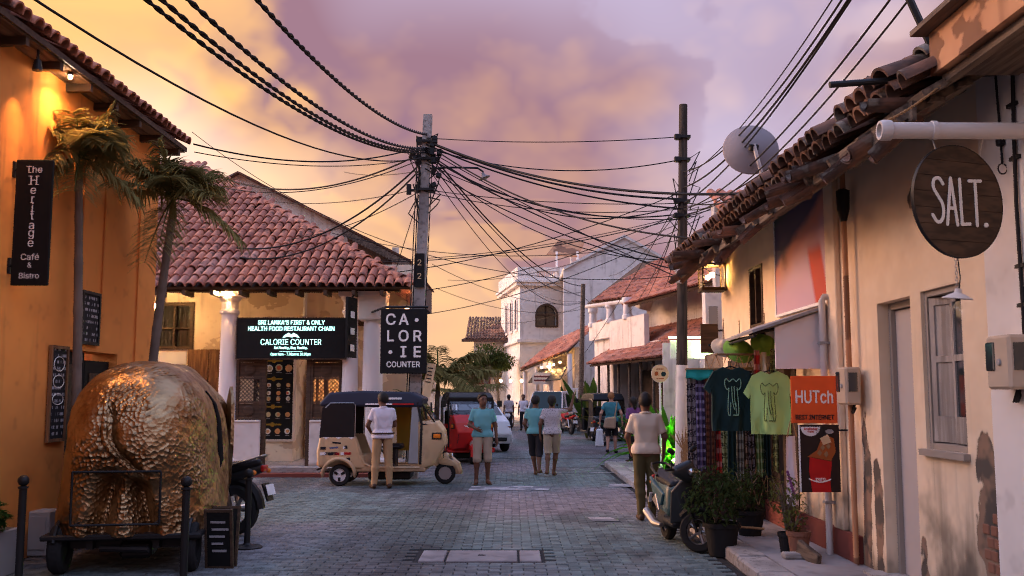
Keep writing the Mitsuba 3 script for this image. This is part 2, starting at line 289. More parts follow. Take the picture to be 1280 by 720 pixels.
def leaf(name, col, tr=0.35, rough=0.65):
    def fn(p, n, uv): return mix(tuple(c * 0.6 for c in col), tuple(min(c * 1.35, 1) for c in col), fbm(p.x * 5, p.y * 5, p.z * 5, 3))
    scene[name] = {'type': 'principledthin', 'base_color': proc(fn), 'roughness': rough, 'eta': 1.3, 'diff_trans': tr * 2, 'spec_trans': 0.0}
leaf('palm_leaf', (0.25, 0.215, 0.08)); leaf('green_leaf', (0.045, 0.095, 0.020)); leaf('dark_leaf', (0.040, 0.062, 0.022)); leaf('tree_leaf', (0.075, 0.10, 0.030)); leaf('bright_leaf', (0.07, 0.22, 0.02)); leaf('olive_leaf', (0.11, 0.12, 0.035))
bs('bark', plaster((0.20, 0.16, 0.13), (0.13, 0.10, 0.08), (0.07, 0.05, 0.04), sc=2), 0.9)
def shirt_pattern(p, n, uv):
    f1, f2, r = voronoi(p.x * 34 + p.y * 10, p.z * 34)
    return mix((0.42, 0.39, 0.42), (0.15, 0.13, 0.16), smoothstep(0.30, 0.2, f1) * dr.select(r > 0.35, 1.0, 0.3))
bs('shirt_grey_print', proc(shirt_pattern), 0.85)
def plaid(a, b, c, fx, fz, motif=False):
    def fn(p, n, uv):
        u, v = p.x * fx + 0.3 * p.y, p.z * fz
        su = smoothstep(0.30, 0.36, dr.abs(u - dr.floor(u) - 0.5)); sv = smoothstep(0.28, 0.34, dr.abs(v - dr.floor(v) - 0.5))
        col = mix(mix(a, b, su), c, sv * 0.7)
        if motif:
            f1, f2, r = voronoi(p.x * 42, p.z * 42); col = mix(col, c, smoothstep(0.34, 0.26, f1) * (1 - sv))
        return col
    return proc(fn)
bs('sarong_black', plaid((0.015, 0.013, 0.016), (0.03, 0.02, 0.03), (0.30, 0.25, 0.26), 9, 7, True), .85)
bs('sarong_purple', plaid((0.12, 0.085, 0.19), (0.03, 0.02, 0.05), (0.34, 0.28, 0.42), 14, 10), .85)
bs('sarong_brown', plaid((0.22, 0.09, 0.055), (0.05, 0.02, 0.016), (0.035, 0.014, 0.014), 16, 12), .85)
bs('sarong_red', plaid((0.50, 0.030, 0.025), (0.12, 0.008, 0.010), (0.50, 0.26, 0.22), 15, 6), .85)
bs('sarong_green', plaid((0.22, 0.34, 0.14), (0.12, 0.22, 0.08), (0.42, 0.48, 0.30), 12, 8), .85)
bs('sarong_lime', plaid((0.09, 0.11, 0.04), (0.02, 0.022, 0.014), (0.44, 0.46, 0.22), 9, 8, True), .85)
bs('sarong_grey', plaid((0.34, 0.35, 0.31), (0.12, 0.12, 0.11), (0.06, 0.06, 0.055), 13, 9), .85)
bs('sarong_orange', plaid((0.50, 0.17, 0.06), (0.30, 0.36, 0.14), (0.04, 0.025, 0.02), 5, 9, True), .85)
def poster_fn(p, n, uv):   # printed picture: dusk sky, dark headland and a red figure
    v = (p.z - 2.66) / 1.3; u = (12.3 - p.y) / 2.1
    k = v - 0.40 - 0.42 * u + 0.10 * fbm(p.y * 3, p.z * 3, 2.0, 3)
    c = mix((0.50, 0.33, 0.42), (0.62, 0.26, 0.20), smoothstep(-0.25, 0.05, k)); c = mix(c, (0.10, 0.085, 0.16), smoothstep(0.02, 0.16, k))
    c = mix(c, (0.07, 0.10, 0.08), smoothstep(0.35, 0.5, k) * 0.8)
    return mix(c, (0.48, 0.06, 0.04), smoothstep(0.14, 0.08, dr.abs(u - 0.86 + 0.25 * (v - 0.2))) * smoothstep(0.55, 0.4, v))
bs('scenic_print', proc(poster_fn), 0.5)
def chalk(p, n, uv):
    rows = p.z * 14; f = rows - dr.floor(rows); on = smoothstep(0.35, 0.5, f) * smoothstep(0.95, 0.8, f)
    s = noise(p.y * 60 + p.x * 60, dr.floor(rows) * 7.3, 0.0)
    return mix((0.018, 0.018, 0.02), (0.45, 0.43, 0.45), on * smoothstep(0.5, 0.62, s) * 0.8)
bs('chalk_menu', proc(chalk), 0.8)
LAMP = 0.115
def lamp(name, rgb): return {'type': 'area', 'radiance': {'type': 'rgb', 'value': [c * LAMP for c in rgb]}}
bs('bulb_base', (0.8, 0.7, 0.5), 0.4)
# ------------------------------------------------------------------ ground, road, pavement
def onx(px, py, X):
    u, v = (px - 640) / FPX, (360 - py) / FPX; s = X / u
    return s * (math.cos(TILT) - v * math.sin(TILT)), CAM_H + (math.sin(TILT) + v * math.cos(TILT)) * s
m = MB(); m.bb((-400, -120, -0.5), (400, 900, -0.03)); struct('ground', m, 'earth')
m = MB(); m.bb((-30, -20, -0.03), (2.2, 27.0, -0.014)); m.bb((2.2, 24.4, -0.03), (5, 27.0, -0.014)); road = struct('road', m, 'joint_sand')
m = MB(); m.bb((-30, 27.0, -0.03), (9, 140, 0.0)); m.bb((5, 20, -.03), (9, 27.0, -0.001)); obj('far_paving', m, 'far_paving', road)
SLAB = (-0.96, 0.30, 10.36, 11.08)
def paver_mesh(dx, dy, tilt):
    v, f = chamfer_box(0.214, 0.103, 0.05, 0.006); keep = [i for i, t in enumerate(f) if not (v[t][:, 2] < -0.0249).all()]
    return v, f[keep]
pv = [mikit.ply(trimesh.Trimesh(*paver_mesh(0, 0, 0), process=False), 'paver')]
spots = []
for j in range(int((26.95 - 7.6) / 0.112)):
    y = 7.656 + j * 0.112
    hw = 0.56 * y + 0.6
    x = -min(hw, 9.0) + (0.112 if j % 2 else 0)
    x = math.floor(x / 0.224) * 0.224 + (0.112 if j % 2 else 0)
    while x < min(2.08, hw) or (y > 24.5 and x < 4.9):
        if not (SLAB[0] < x + 0.1 and x - 0.1 < SLAB[1] and SLAB[2] < y + .05 and y - .05 < SLAB[3]) and not (x < -4.95 and y < 14.0): spots.append((x, y))
        x += 0.224
def paver_T(x, y):
    return TR(x, y, -0.025 + rnd.uniform(-.003, .002)) @ np.block([[rotm(rnd.uniform(-.012, .012), rnd.uniform(-.012, .012), rnd.uniform(-.012, .012)), np.zeros((3, 1))], [np.zeros((1, 3)), np.ones((1, 1))]])
near = sorted(spots, key=lambda s: (s[1] if 9.2 < s[1] and abs(s[0]) < 0.52 * s[1] else s[1] + 100))
for x, y in near[:300]: put('paver', pv[0], road, W(paver_T(x, y)))
pm = paver_mesh(0, 0, 0); m = MB()
for x, y in near[300:]:
    M = paver_T(x, y); m.add(pm[0] @ M[:3, :3].T + M[:3, 3], pm[1])
obj('paver_field', m, 'paver', road, kind='stuff')
# slab cover let into the paving
sl = thing('manhole_cover', 'long pale concrete access cover in three slabs set into the paving', 'manhole cover')
for a, b in ((SLAB[0], -0.70), (-0.675, 0.055), (0.08, SLAB[1])): m = MB(); m.bb((a, SLAB[2] + .01, -0.03), (b, SLAB[3] - .01, 0.004), ch=.008); obj('slab', m, 'slab_concrete', sl)
m = MB(); m.bb((-0.36, 10.70, 0.004), (-0.28, 10.74, 0.010)); obj('lifting_slot', m, 'black_metal', sl)
for i, (x0, x1, y0, y1) in enumerate(((-0.75, 0.65, 17.9, 18.7), (1.85, 3.0, 18.6, 19.2), (0.7, 3.4, 21.9, 22.0), (-2.6, -0.2, 24.6, 24.8), (1.05, 1.45, 13.6, 14.0))):
    q = [(x0 + rnd.uniform(-.15, .15), y0), (x1, y0 + rnd.uniform(-.1, .1)), (x1 + rnd.uniform(-.2, .2), y1), ((x0 + x1) / 2, y1 + rnd.uniform(-.1, .1)), (x0, y1)]
    m = MB(); m.prism(q, 0.0035); m.xf(TR(0, 0, 0.004)); obj('marking', m, 'worn_paint', road)
m = MB(); m.bb((2.52, 2, -0.03), (3.3, 24.2, 0.10)); pav = struct('pavement', m, 'slab_concrete')
y = 5.0
while y < 24.1:
    m = MB(); L = rnd.uniform(.75, .95); m.bb((2.22 + rnd.uniform(-.01, .01), y, -0.03), (2.515, min(y + L, 24.2) - .012, 0.105 + rnd.uniform(-.01, .01)), ch=.02); obj('kerb_stone', m, 'concrete', pav); y += L
# ------------------------------------------------------------------ roof tiles
def tile_geo(r0=0.098, r1=0.080, L=0.5, th=0.016, seg=7):
    V, F = [], []
    for r, y in ((r0, 0), (r1, L), (r0 - th, 0), (r1 - th, L)):
        V += [(r * math.cos(a), y, r * math.sin(a)) for a in np.linspace(0, math.pi, seg + 1)]
    n = seg + 1
    for k in range(seg):
        F += [(k, k + 1, n + k + 1, n + k), (k, 2 * n + k, 2 * n + k + 1, k + 1), (2 * n + k, 3 * n + k, 3 * n + k + 1, 2 * n + k + 1)]
    V, F = np.array(V), np.array(F); return V, np.vstack([F[:, [0, 2, 1]], F[:, [0, 3, 2]]])
TILE = tile_geo(); LONG = tile_geo(0.105, 0.085, 0.46); RIDGE = tile_geo(0.15, 0.125, 0.52, 0.02, 8); NEARTILE = tile_geo(0.10, 0.08, 0.42, 0.02, 10)
def tile_roof(roof, O, R, U, cells, w, e, bsdf, geo=TILE, jit=0.02, most=300, drop=0.0):
    """cells: (column, row) pairs; the barrel tiles of a slope. The nearest are parts, the rest one cover."""
    O, R, U = (np.asarray(a, float) for a in (O, R, U)); N = np.cross(R, U); src = mikit.ply(trimesh.Trimesh(*geo, process=False), bsdf, 40)
    Ms = []
    for c, r in cells:
        if rnd.random() < drop: continue
        M = np.eye(4); a = rotm(rnd.gauss(0, jit * .8), rnd.gauss(0, jit), rnd.gauss(0, jit))
        M[:3, :3] = np.stack([R, U, N], 1) @ rotm(-0.035) @ a
        M[:3, 3] = O + R * (c * w + rnd.gauss(0, .006)) + U * (r * e + rnd.gauss(0, .012)) + N * (0.035 + rnd.uniform(0, .012)); Ms.append(M)
    Ms.sort(key=lambda M: np.linalg.norm(M[:3, 3] - [0, 0, CAM_H]))
    for M in Ms[:most]: put('tile', src, roof, W(M))
    if Ms[most:]:
        m = MB()
        for M in Ms[most:]: m.add(geo[0] @ M[:3, :3].T + M[:3, 3], geo[1])
        obj('tile_cover', m, bsdf, roof, 40, kind='stuff')
def slab3(*p, th=0.06):
    """a thick sheet under the polygon p (corners in order, seen from above anticlockwise)"""
    p = np.array(p, float); n = np.cross(p[1] - p[0], p[2] - p[0]); n /= np.linalg.norm(n); k = len(p)
    m = MB(); V = np.vstack([p, p - n * th]); F = [(0, i, i + 1) for i in range(1, k - 1)] + [(k, k + i + 1, k + i) for i in range(1, k - 1)]
    for i in range(k): j = (i + 1) % k; F += [(i, k + i, k + j), (i, k + j, j)]
    return m.add(V, F)
# ------------------------------------------------------------------ the orange cafe house on the left
cafe = thing('cafe_house', 'tall orange plastered house with a red tiled eave above the palms', 'house')
LX = -5.05
hole = Polygon([(11.35, 0.25), (12.75, 0.25), (12.75, 2.2), (11.35, 2.2)])
m = MB(); m.prism(Polygon([(3.2, 0), (14.0, 0), (14.0, 5.45), (3.2, 5.45)]).difference(hole), 0.32, YZ(LX - 0.32)); m.bb((-12, 13.72, 0), (LX - .325, 13.97, 5.3)); obj('wall', m, 'orange_plaster', cafe)
for a, b, z in ((11.36, 12.0, 2.19), (12.04, 12.74, 2.10)):
    m = MB(); m.bb((LX - .16, a, .26), (LX - .1, b, z)); dp = obj('shutter', m, 'sign_black', cafe)  # black panels stand in for the dark interior of the opening
    m = MB(); m.bb((LX - .098, a + .1, .4), (LX - .085, b - .1, z - .15)); obj('panel', m, 'dark_wood', dp)
sl_ = 0.50; ev = np.array([-4.52, 3.0, 5.12])
rf = obj('roof', slab3((-4.77, 3.0, 5.28), (-4.77, 14.25, 5.28), (-9.5, 14.25, 5.28 + 4.73 * sl_), (-9.5, 3.0, 5.28 + 4.73 * sl_), th=.07), 'weathered_wood', cafe)
U = np.array([-1, 0, sl_]); U /= np.linalg.norm(U)
cells = [(c, r) for c in range(56) for r in range(5)]
tile_roof(rf, (-4.71, 3.1, 5.27), (0, 1, 0), U, cells, 0.2, 0.34, 'clay_tile', NEARTILE, .04)
m = MB(); m.bb((-4.755, 3.0, 5.20), (-4.735, 14.2, 5.265)); obj('eave_board', m, 'dark_wood', cafe)
m = MB(); m.bb((LX + .003, 3.0, 5.19), (-4.765, 14.2, 5.22)); obj('soffit', m, 'weathered_wood', cafe)
for y in np.arange(4.2, 14.2, 0.75): m = MB(); m.bb((LX + .003, y, 5.10), (-4.77, y + .07, 5.188)); obj('rafter', m, 'dark_wood', cafe)
for px, z0, z1 in ((100, 2.9, 4.9), (172, 0, 4.6), (128, 2.5, 4.8)):
    y = -5.0 / (px - 640) * FPX; m = MB(); m.tube([(LX + .02, y, z0), (LX + .02, y, z1)], .012, 6); obj('conduit', m, 'orange_plaster', cafe)
# lamp under that eave
lp = thing('eave_lamp', 'small lit lamp fixed under the eave of the orange house', 'lamp')
ex = np.array([-4.82, 10.55, 5.13])
m = MB(); m.tube([ex + [0, 0, .055], ex + [0, 0, .018]], [.02, .035], 10); obj('holder', m, 'black_metal', lp)
m = MB(); m.add(*sph(ex, .022)); obj('bulb', m, 'bulb_base', lp, True, emitter=lamp('l', (150, 105, 62)))
scene['eave_lamp_glow'] = {'type': 'spot', 'to_world': T().look_at(origin=[ex[0] + .03, ex[1], ex[2] - .05], target=[-4.95, ex[1] + .5, 2.0], up=[0, 1, 0]), 'intensity': {'type': 'rgb', 'value': [0.26, 0.12, 0.042]}, 'cutoff_angle': 75, 'beam_width': 40}
lp = thing('eave_spotlight', 'black spotlight fixture under the eave above the hanging black board', 'lamp'); ex = np.array([-4.84, 9.85, 5.02])
m = MB(); m.tube([ex + [0, 0, .17], ex + [0, 0, .06]], .012, 6); m.tube([ex + [0, 0, .06], ex + [0, 0, -.05]], [.035, .05], 12); obj('housing', m, 'black_metal', lp)
scene['eave_spotlight_beam'] = {'type': 'spot', 'to_world': T().look_at(origin=[ex[0], ex[1], ex[2] - .07], target=[-5.05, ex[1] - .02, 2.6], up=[0, 1, 0]), 'intensity': {'type': 'rgb', 'value': [0.30, 0.15, 0.055]}, 'cutoff_angle': 34, 'beam_width': 6}
# ------------------------------------------------------------------ restaurant with the clay roof
rest = thing('corner_restaurant', 'open corner restaurant with white round columns and a big red barrel tile roof', 'building')
YF, YB = 21.7, 24.5
wh = Polygon([(-13, 0), (-2.3, 0), (-2.3, 4.9), (-13, 4.9)]).difference(Polygon([(-8.74, 2.86), (-7.9, 2.86), (-7.9, 3.9), (-8.74, 3.9)])).difference(Polygon([(-5.0, .18), (-3.9, .18), (-3.9, 2.5), (-5.0, 2.5)]))
m = MB(); m.prism(wh, .25, XZ(y=YB + .25)); obj('back_wall', m, 'warm_plaster', rest)
m = MB(); m.prism([(-2.32, YB + .253), (-3.35, 33.5), (-3.6, 33.5), (-2.57, YB + .253)], 3.9); obj('side_wall', m, 'gable_plaster', rest)
m = MB(); m.bb((-13, 28.5, 0), (-2.56, 28.7, 4)); m.bb((-13, YB + .26, -.02), (-2.56, 28.5, .17)); obj('room_wall', m, 'warm_plaster', rest)
m = MB(); m.bb((-13, 21.15, -.02), (-2.15, YB - .003, .17)); obj('platform', m, 'concrete', rest)
m = MB(); m.bb((-13, 20.75, -.02), (-2.15, 21.147, .07)); obj('step', m, 'plinth_red', rest)
def column(name, X, Y, top, r=.20, sq=False):
    m = MB(); m.lathe([(0, .172), (r * 1.45, .172), (r * 1.45, .30), (r * 1.15, .34), (r * 1.05, .42), (r * 0.88, top - .62), (r * 0.86, top - .5), (r * 1.06, top - .46), (r * 1.06, top - .40), (r * .88, top - .38), (r * .9, top - .22), (r * 1.2, top - .14), (r * 1.2, top - .10), (0, top - .10)], (X, Y, 0), 28)
    m.box((X, Y, top - .05), (r * 2.7, r * 2.7, .10)); return obj('column', m, 'column_paint', rest, 35)
column('column', -6.17, YF, 3.92); column('column', -3.52, YF, 3.92, .18)
c3 = column('column', -3.03, YF, 3.92, .23); column('column', -9.6, YF, 3.92)
m = MB(); m.bb((-3.33, YF - .3, 3.30), (-2.73, YF + .3, 3.92), ch=.02); obj('pier_head', m, 'gable_plaster', rest)
m = MB(); m.bb((-13, YF - .12, 3.925), (-2.45, YF + .12, 4.12)); obj('wall_plate', m, 'dark_wood', rest)
for a, b in ((-5.97, -5.42), (-4.36, -3.7)):
    m = MB(); m.bb((a, YF - .11, .172), (b, YF + .11, 1.10)); m.bb((a, YF - .14, 1.10), (b, YF + .14, 1.15), ch=.012); hw_ = obj('half_wall', m, 'white_plaster', rest)
    f = MB(); w_ = b - a
    for x in (a, b - .05): f.bb((x, YF - .05, 1.152), (x + .05, YF + .05, 2.44))
    for z in (1.152, 1.50, 2.02, 2.40): f.bb((a + .051, YF - .045, z), (b - .051, YF + .045, z + .05))
    sc = obj('lattice_screen', f, 'dark_wood', rest)
    f = MB()
    for k in np.arange(-.5, w_ + .5, .085):
        for s in (1, -1):
            p0, p1 = np.array([a + k, 1.55]), np.array([a + k + s * .47, 2.02])
            for q0, q1 in ((p0, p1),):
                t0, t1 = 0.0, 1.0; dx = q1[0] - q0[0]
                for lim, sg in ((a + .05, 1), (b - .05, -1)):
                    g0, g1 = sg * (q0[0] - lim), sg * (q1[0] - lim)
                    if g0 < 0 and g1 < 0: t1 = -1
                    elif g0 < 0: t0 = max(t0, g0 / (g0 - g1))
                    elif g1 < 0: t1 = min(t1, g0 / (g0 - g1))
                if t1 - t0 > .1:
                    A, B = q0 + (q1 - q0) * t0, q0 + (q1 - q0) * t1
                    f.tube([(A[0], YF + s * .012, A[1]), (B[0], YF + s * .012, B[1])], .010, 4)
    obj('lattice', f, 'dark_wood', sc)
    for za, zb_ in ((2.075, 2.395), (1.205, 1.495)):
        f = MB(); f.bb((a + .055, YF - .02, za), (b - .055, YF + .02, zb_)); f.lathe([(0, 0), (.10, 0), (.12, .02), (.08, .03), (0, .03)], ((a + b) / 2, YF - .02, (za + zb_) / 2), 14, R=rotm(math.pi / 2)); obj('carved_panel', f, 'dark_wood', sc)
for x in (-5.415, -4.45): m = MB(); m.bb((x, YF - .06, .172), (x + .085, YF + .06, 2.45)); obj('door_post', m, 'dark_wood', rest)
m = MB(); m.bb((-5.97, YF - .08, 2.452), (-3.68, YF + .08, 2.53)); obj('lintel', m, 'weathered_wood', rest)
m = MB(); m.bb((-6.4, 23.2, .172), (-5.06, YB - .003, 2.9)); obj('menu_wall', m, 'warm_plaster', rest)
m = MB(); m.bb((-4.98, YB - .05, .18), (-4.86, YB + .02, 2.48)); m.bb((-4.60, YB - .05, .18), (-4.5, YB + .02, 2.48)); obj('door_frame', m, 'teak', rest)
m = MB(); m.box((-4.72, YB - .25, 1.2), (.04, .55, 2.0), (0, 0, .25)); obj('door', m, 'teak', rest)
m = MB(); m.bb((-4.9, YF + .1, .174), (-4.1, YB - .01, .182)); obj('polished_floor', m, 'slab_concrete', rest)
# window in the back wall: frame, bars, sill, panes
m = MB()
for a, b in (((-8.80, 2.80), (-7.84, 2.88)), ((-8.80, 3.88), (-7.84, 3.96)), ((-8.80, 2.88), (-8.72, 3.88)), ((-7.92, 2.88), (-7.84, 3.88)), ((-8.34, 2.88), (-8.29, 3.88)), ((-8.72, 3.30), (-7.92, 3.34))): m.bb((a[0], YB - .06, a[1]), (b[0], YB + .08, b[1]))
wn = obj('window', m, 'dark_wood', rest)
m = MB()
for x in np.arange(-8.66, -7.93, .095): m.tube([(x, YB - .02, 2.86), (x, YB - .02, 3.9)], .008, 5)
obj('bar', m, 'black_metal', wn)
m = MB(); m.bb((-8.72, YB + .10, 2.88), (-7.92, YB + .105, 3.88)); obj('glazing', m, 'dark_glass', wn)
m = MB(); m.bb((-8.75, YB - .03, 2.44), (-8.0, YB - .003, 2.74)); obj('notice_panel', m, 'white_paint', rest)
for a in (-7.95, -7.43):
    m = MB(); m.bb((a, YB - .06, .9), (a + .50, YB - .003, 2.80)); sh = obj('timber_shutter', m, 'teak', rest)
    for z in (1.05, 1.65, 2.25): m = MB(); m.bb((a + .07, YB - .075, z), (a + .43, YB - .061, z + .45), ch=.006); obj('shutter_panel', m, 'teak', sh)
m = MB(); m.tube([(-5.1, YB - .06, 2.6), (-5.1, YB - .06, 4.6)], .05, 10); obj('downpipe', m, 'white_paint', rest)
m = MB(); m.bb((-4.95, YB - .05, 3.38), (-2.7, YB - .003, 3.55)); obj('transom_beam', m, 'dark_wood', rest)
# roof: hip at the street corner
HX, EZ, PITCH = -2.12, 3.96, 0.61; TOP = (-8.82, 27.7, EZ + 6.7 * PITCH)
rf = obj('roof', slab3((-16, 21, EZ), (HX, 21, EZ), TOP, (-16, TOP[1], TOP[2]), th=.05), 'dark_wood', rest)
obj('side_slope', slab3((HX, 21, EZ), (HX - 1.35, 34.4, EZ), TOP, th=.05), 'clay_tile', rf)
obj('rear_slope', slab3((HX - 1.35, 34.4, EZ), (-16, 34.4, EZ), (-16, TOP[1], TOP[2]), TOP, th=.05), 'clay_tile', rf)
U = np.array([0, 1, PITCH]); U /= np.linalg.norm(U); e = 0.435
cells = []
for c in range(70):
    x = HX - .10 - .2 * c
    for r in range(19):
        if (r * e - .06) * U[1] < HX - x - .05 and r * e * U[1] < 6.7 and x > -10.5: cells.append((-c, r))
tile_roof(rf, (HX - .10, 20.93, EZ - .02), (1, 0, 0), U, cells, 0.2, e, 'clay_tile', tile_geo(.098, .074, .52, .018, 8), .022)
hd = np.array([TOP[0] - HX, 6.7, TOP[2] - EZ]); L = np.linalg.norm(hd); hd /= L; side = np.cross(hd, [0, 0, 1]); side /= np.linalg.norm(side); up = np.cross(side, hd)
src = mikit.ply(trimesh.Trimesh(*RIDGE, process=False), 'clay_tile', 40)
for k in range(int(L / .46) + 1):
    M = np.eye(4); M[:3, :3] = np.stack([side, hd, up], 1) @ rotm(rnd.gauss(-.05, .02), rnd.gauss(0, .03), rnd.gauss(0, .04)); M[:3, 3] = np.array([HX, 21, EZ]) + hd * (k * .46 - .1) + up * .02; put('ridge_tile', src, rf, W(M))
for x in np.arange(-10, -2.3, .6): m = MB(); m.bb((x, 20.98, EZ - .16), (x + .07, 21.6, EZ - .06)); obj('rafter', m, 'dark_wood', rf)
# lit bulbs of the restaurant
for (x, y, z, rgb, s, lb, part) in ((-6.17, 21.40, 3.86, (340, 195, 80), .045, 'bare lit bulb at the head of the white column left of the lightbox', 1), (-2.32, 21.9, 3.56, (60, 26, 9), .04, 'lit bulb under the roof corner above the black hanging sign', 1), (-4.6, 26.3, 3.1, (260, 150, 58), .08, 'warm ceiling lamp inside the restaurant doorway', 1), (-8.3, 23.2, 3.75, (190, 104, 40), .07, 'warm lamp on the veranda of the corner restaurant', 1)):
    b = thing('bulb_lamp', lb, 'lamp')
    m = MB(); m.tube([(x, y, z + s), (x, y, z + s + .05)], .02, 8); m.tube([(x, y, z + s + .05), (x, y, EZ + (0.1 if y < 23 else .9))], .006, 5); obj('holder', m, 'black_metal', b)
    m = MB(); m.add(*sph((x, y, z), s)); obj('bulb', m, 'bulb_base', b, True, emitter=lamp('l', rgb))
# ------------------------------------------------------------------ tall gabled house behind it
gab = thing('gabled_house', 'tall cream gabled house rising behind the red tile roof', 'house')
Y = 29.5
A, E_ = at(300, 216, Y), at(514, 326, Y); sl2 = (A[2] - E_[2]) / (E_[0] - A[0]); Lf = A[0] - 5.5
pl = [(Lf, 0), (xw(431, Y), 0), (xw(431, Y), A[2] - sl2 * (xw(431, Y) - A[0]) - .05), (A[0], A[2] - .05), (Lf, A[2] - 5.5 * sl2)]
m = MB(); m.prism(pl, .25, XZ(y=Y + .25)); obj('wall', m, 'gable_plaster', gab)
m = MB(); m.bb((xw(431, Y), Y + 1.6, 0), (E_[0] - .25, Y + 1.8, E_[2] + .1)); m.bb((xw(431, Y) - .2, Y + .26, 0), (xw(431, Y), Y + 9, E_[2])); obj('balcony_wall', m, 'warm_plaster', gab)
obj('roof', slab3((E_[0], Y - .25, E_[2]), (E_[0], Y + 9, E_[2]), (A[0], Y + 9, A[2]), (A[0], Y - .25, A[2]), th=.04), 'old_tile', gab)
obj('roof', slab3((A[0], Y - .25, A[2]), (A[0], Y + 9, A[2]), (A[0] - 6, Y + 9, A[2] - 6 * sl2), (A[0] - 6, Y - .25, A[2] - 6 * sl2), th=.04), 'old_tile', gab)
d = np.array([E_[0] - A[0], 0, E_[2] - A[2]]); L = np.linalg.norm(d)
src = mikit.ply(trimesh.Trimesh(*tile_geo(.08, .07, .36, .015, 6), process=False), 'old_tile', 40)
for k in range(int(L / .3)):
    M = np.eye(4); u_ = -d / L; M[:3, :3] = np.stack([np.array([0, -1, 0]), u_, np.cross([0, -1, 0], u_)], 1) @ rotm(0, rnd.gauss(0, .05), rnd.gauss(0, .05)); M[:3, 3] = np.array([E_[0], Y - .2, E_[2]]) + u_ * k * .3; put('verge_tile', src, gab, W(M))
for k in range(22):
    t = .62 + .38 * k / 22; p = np.array([A[0], Y - .24, A[2]]) + d * t
    m = MB(); m.prism([(-.06, 0), (.06, 0), (.05, -.17), (0, -.24), (-.05, -.17)], .02, XZ(p[0], p[1], p[2] - .10)); obj('valance_board', m, 'weathered_wood', gab)
m = MB(); m.bb((xw(488, Y), Y - .05, 0), (xw(496, Y), Y + .12, E_[2] + .4)); obj('post', m, 'gable_plaster', gab)
m = MB(); m.bb((E_[0] - .5, Y + .1, E_[2] - .9), (E_[0] - .06, Y + 8.5, E_[2] - .02)); obj('eave_end', m, 'dark_render', gab)
for z in (E_[2] - .1, E_[2] - .75): m = MB(); m.bb((xw(431, Y), Y - .02, z), (xw(488, Y), Y + .05, z + .06)); obj('rail', m, 'dark_wood', gab)
m = MB(); m.bb((xw(465, Y), Y, E_[2] - .69), (xw(487, Y), Y + .03, E_[2] - .1)); obj('screen', m, 'dark_wood', gab)
# ------------------------------------------------------------------ near house on the right (round sign house)
RX = 3.3
salt = thing('plastered_house', 'low cream plastered house with peeling wall and ragged old tile eave', 'house')
y0, z1 = onx(1150, 365, RX); y1, _ = onx(1200, 355, RX); z0 = onx(1152, 560, RX)[1]
WIN = (y1, y0, z0, z1); dy0, dz1 = onx(1096, 380, RX); dy1, _ = onx(1130, 372, RX); DOOR = (dy1 - .12, dy0, .12, dz1)
uy0, uz1 = onx(937, 337, RX); uy1 = onx(953, 337, RX)[0]; uz0 = onx(937, 412, RX)[1]; UW = (uy1, uy0, uz0, uz1)
ply_ = Polygon([(2.5, 0), (15.4, 0), (15.4, 4.02), (2.5, 4.02)])
for a in (WIN, DOOR, UW): ply_ = ply_.difference(Polygon([(a[0], a[2]), (a[1], a[2]), (a[1], a[3]), (a[0], a[3])]))
m = MB(); m.prism(ply_, .30, YZ(RX)); m.bb((RX + .01, 15.4, 0), (9, 15.65, 3.95)); scene_wall = obj('wall', m, 'salt_plaster', salt)
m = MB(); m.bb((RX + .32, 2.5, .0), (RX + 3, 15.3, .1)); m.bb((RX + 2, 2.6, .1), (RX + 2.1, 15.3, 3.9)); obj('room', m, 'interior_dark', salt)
m = MB(); m.bb((RX - .06, 9.55, .102), (RX - .002, 15.4, .36)); obj('plinth', m, 'plinth_red', salt)
m = MB(); m.bb((RX - .05, 6.15, .10), (RX - .002, 6.80, 3.95), ch=.01); obj('pilaster', m, 'white_plaster', salt)
ry = onx(1046, 400, RX)[0]
m = MB(); m.bb((RX - .06, ry - .17, .36), (RX - .002, ry + .13, 3.95), ch=.01); obj('pilaster', m, 'salt_plaster', salt)
for k in range(9):  # bricks laid bare where the render fell off
    z = .50 + .085 * (k // 2) + .0; y = 6.90 + .10 * (k % 2) + rnd.uniform(-.01, .01) + (.05 if (k // 2) % 2 else 0)
    m = MB(); m.box((RX - .001, y, z), (.016, .09, .068), (0, 0, rnd.uniform(-.03, .03)), .006); obj('brick', m, 'pot_clay', scene_wall)
# door: frame, leaf
m = MB(); a = DOOR
for lo, hi in (((a[0], a[2]), (a[0] + .06, a[3])), ((a[1] - .06, a[2]), (a[1], a[3])), ((a[0] + .061, a[3] - .06), (a[1] - .061, a[3]))): m.bb((RX + .10, lo[0] + .002, lo[1]), (RX + .2, hi[0] - .002, hi[1] - .003))
dr_ = obj('door', m, 'frame_grey', salt)
m = MB(); m.bb((RX + .14, a[0] + .062, a[2] + .01), (RX + .18, a[1] - .062, a[3] - .07)); obj('door_leaf', m, 'door_grey', dr_)
m = MB(); m.bb((RX + .125, a[0] + .12, 1.05), (RX + .139, a[0] + .16, 1.2), ch=.005); obj('handle', m, 'steel', dr_)
m = MB(); m.bb((RX - .16, a[0] - .15, .10), (RX + .28, a[1] + .15, .125)); obj('threshold', m, 'concrete', salt)
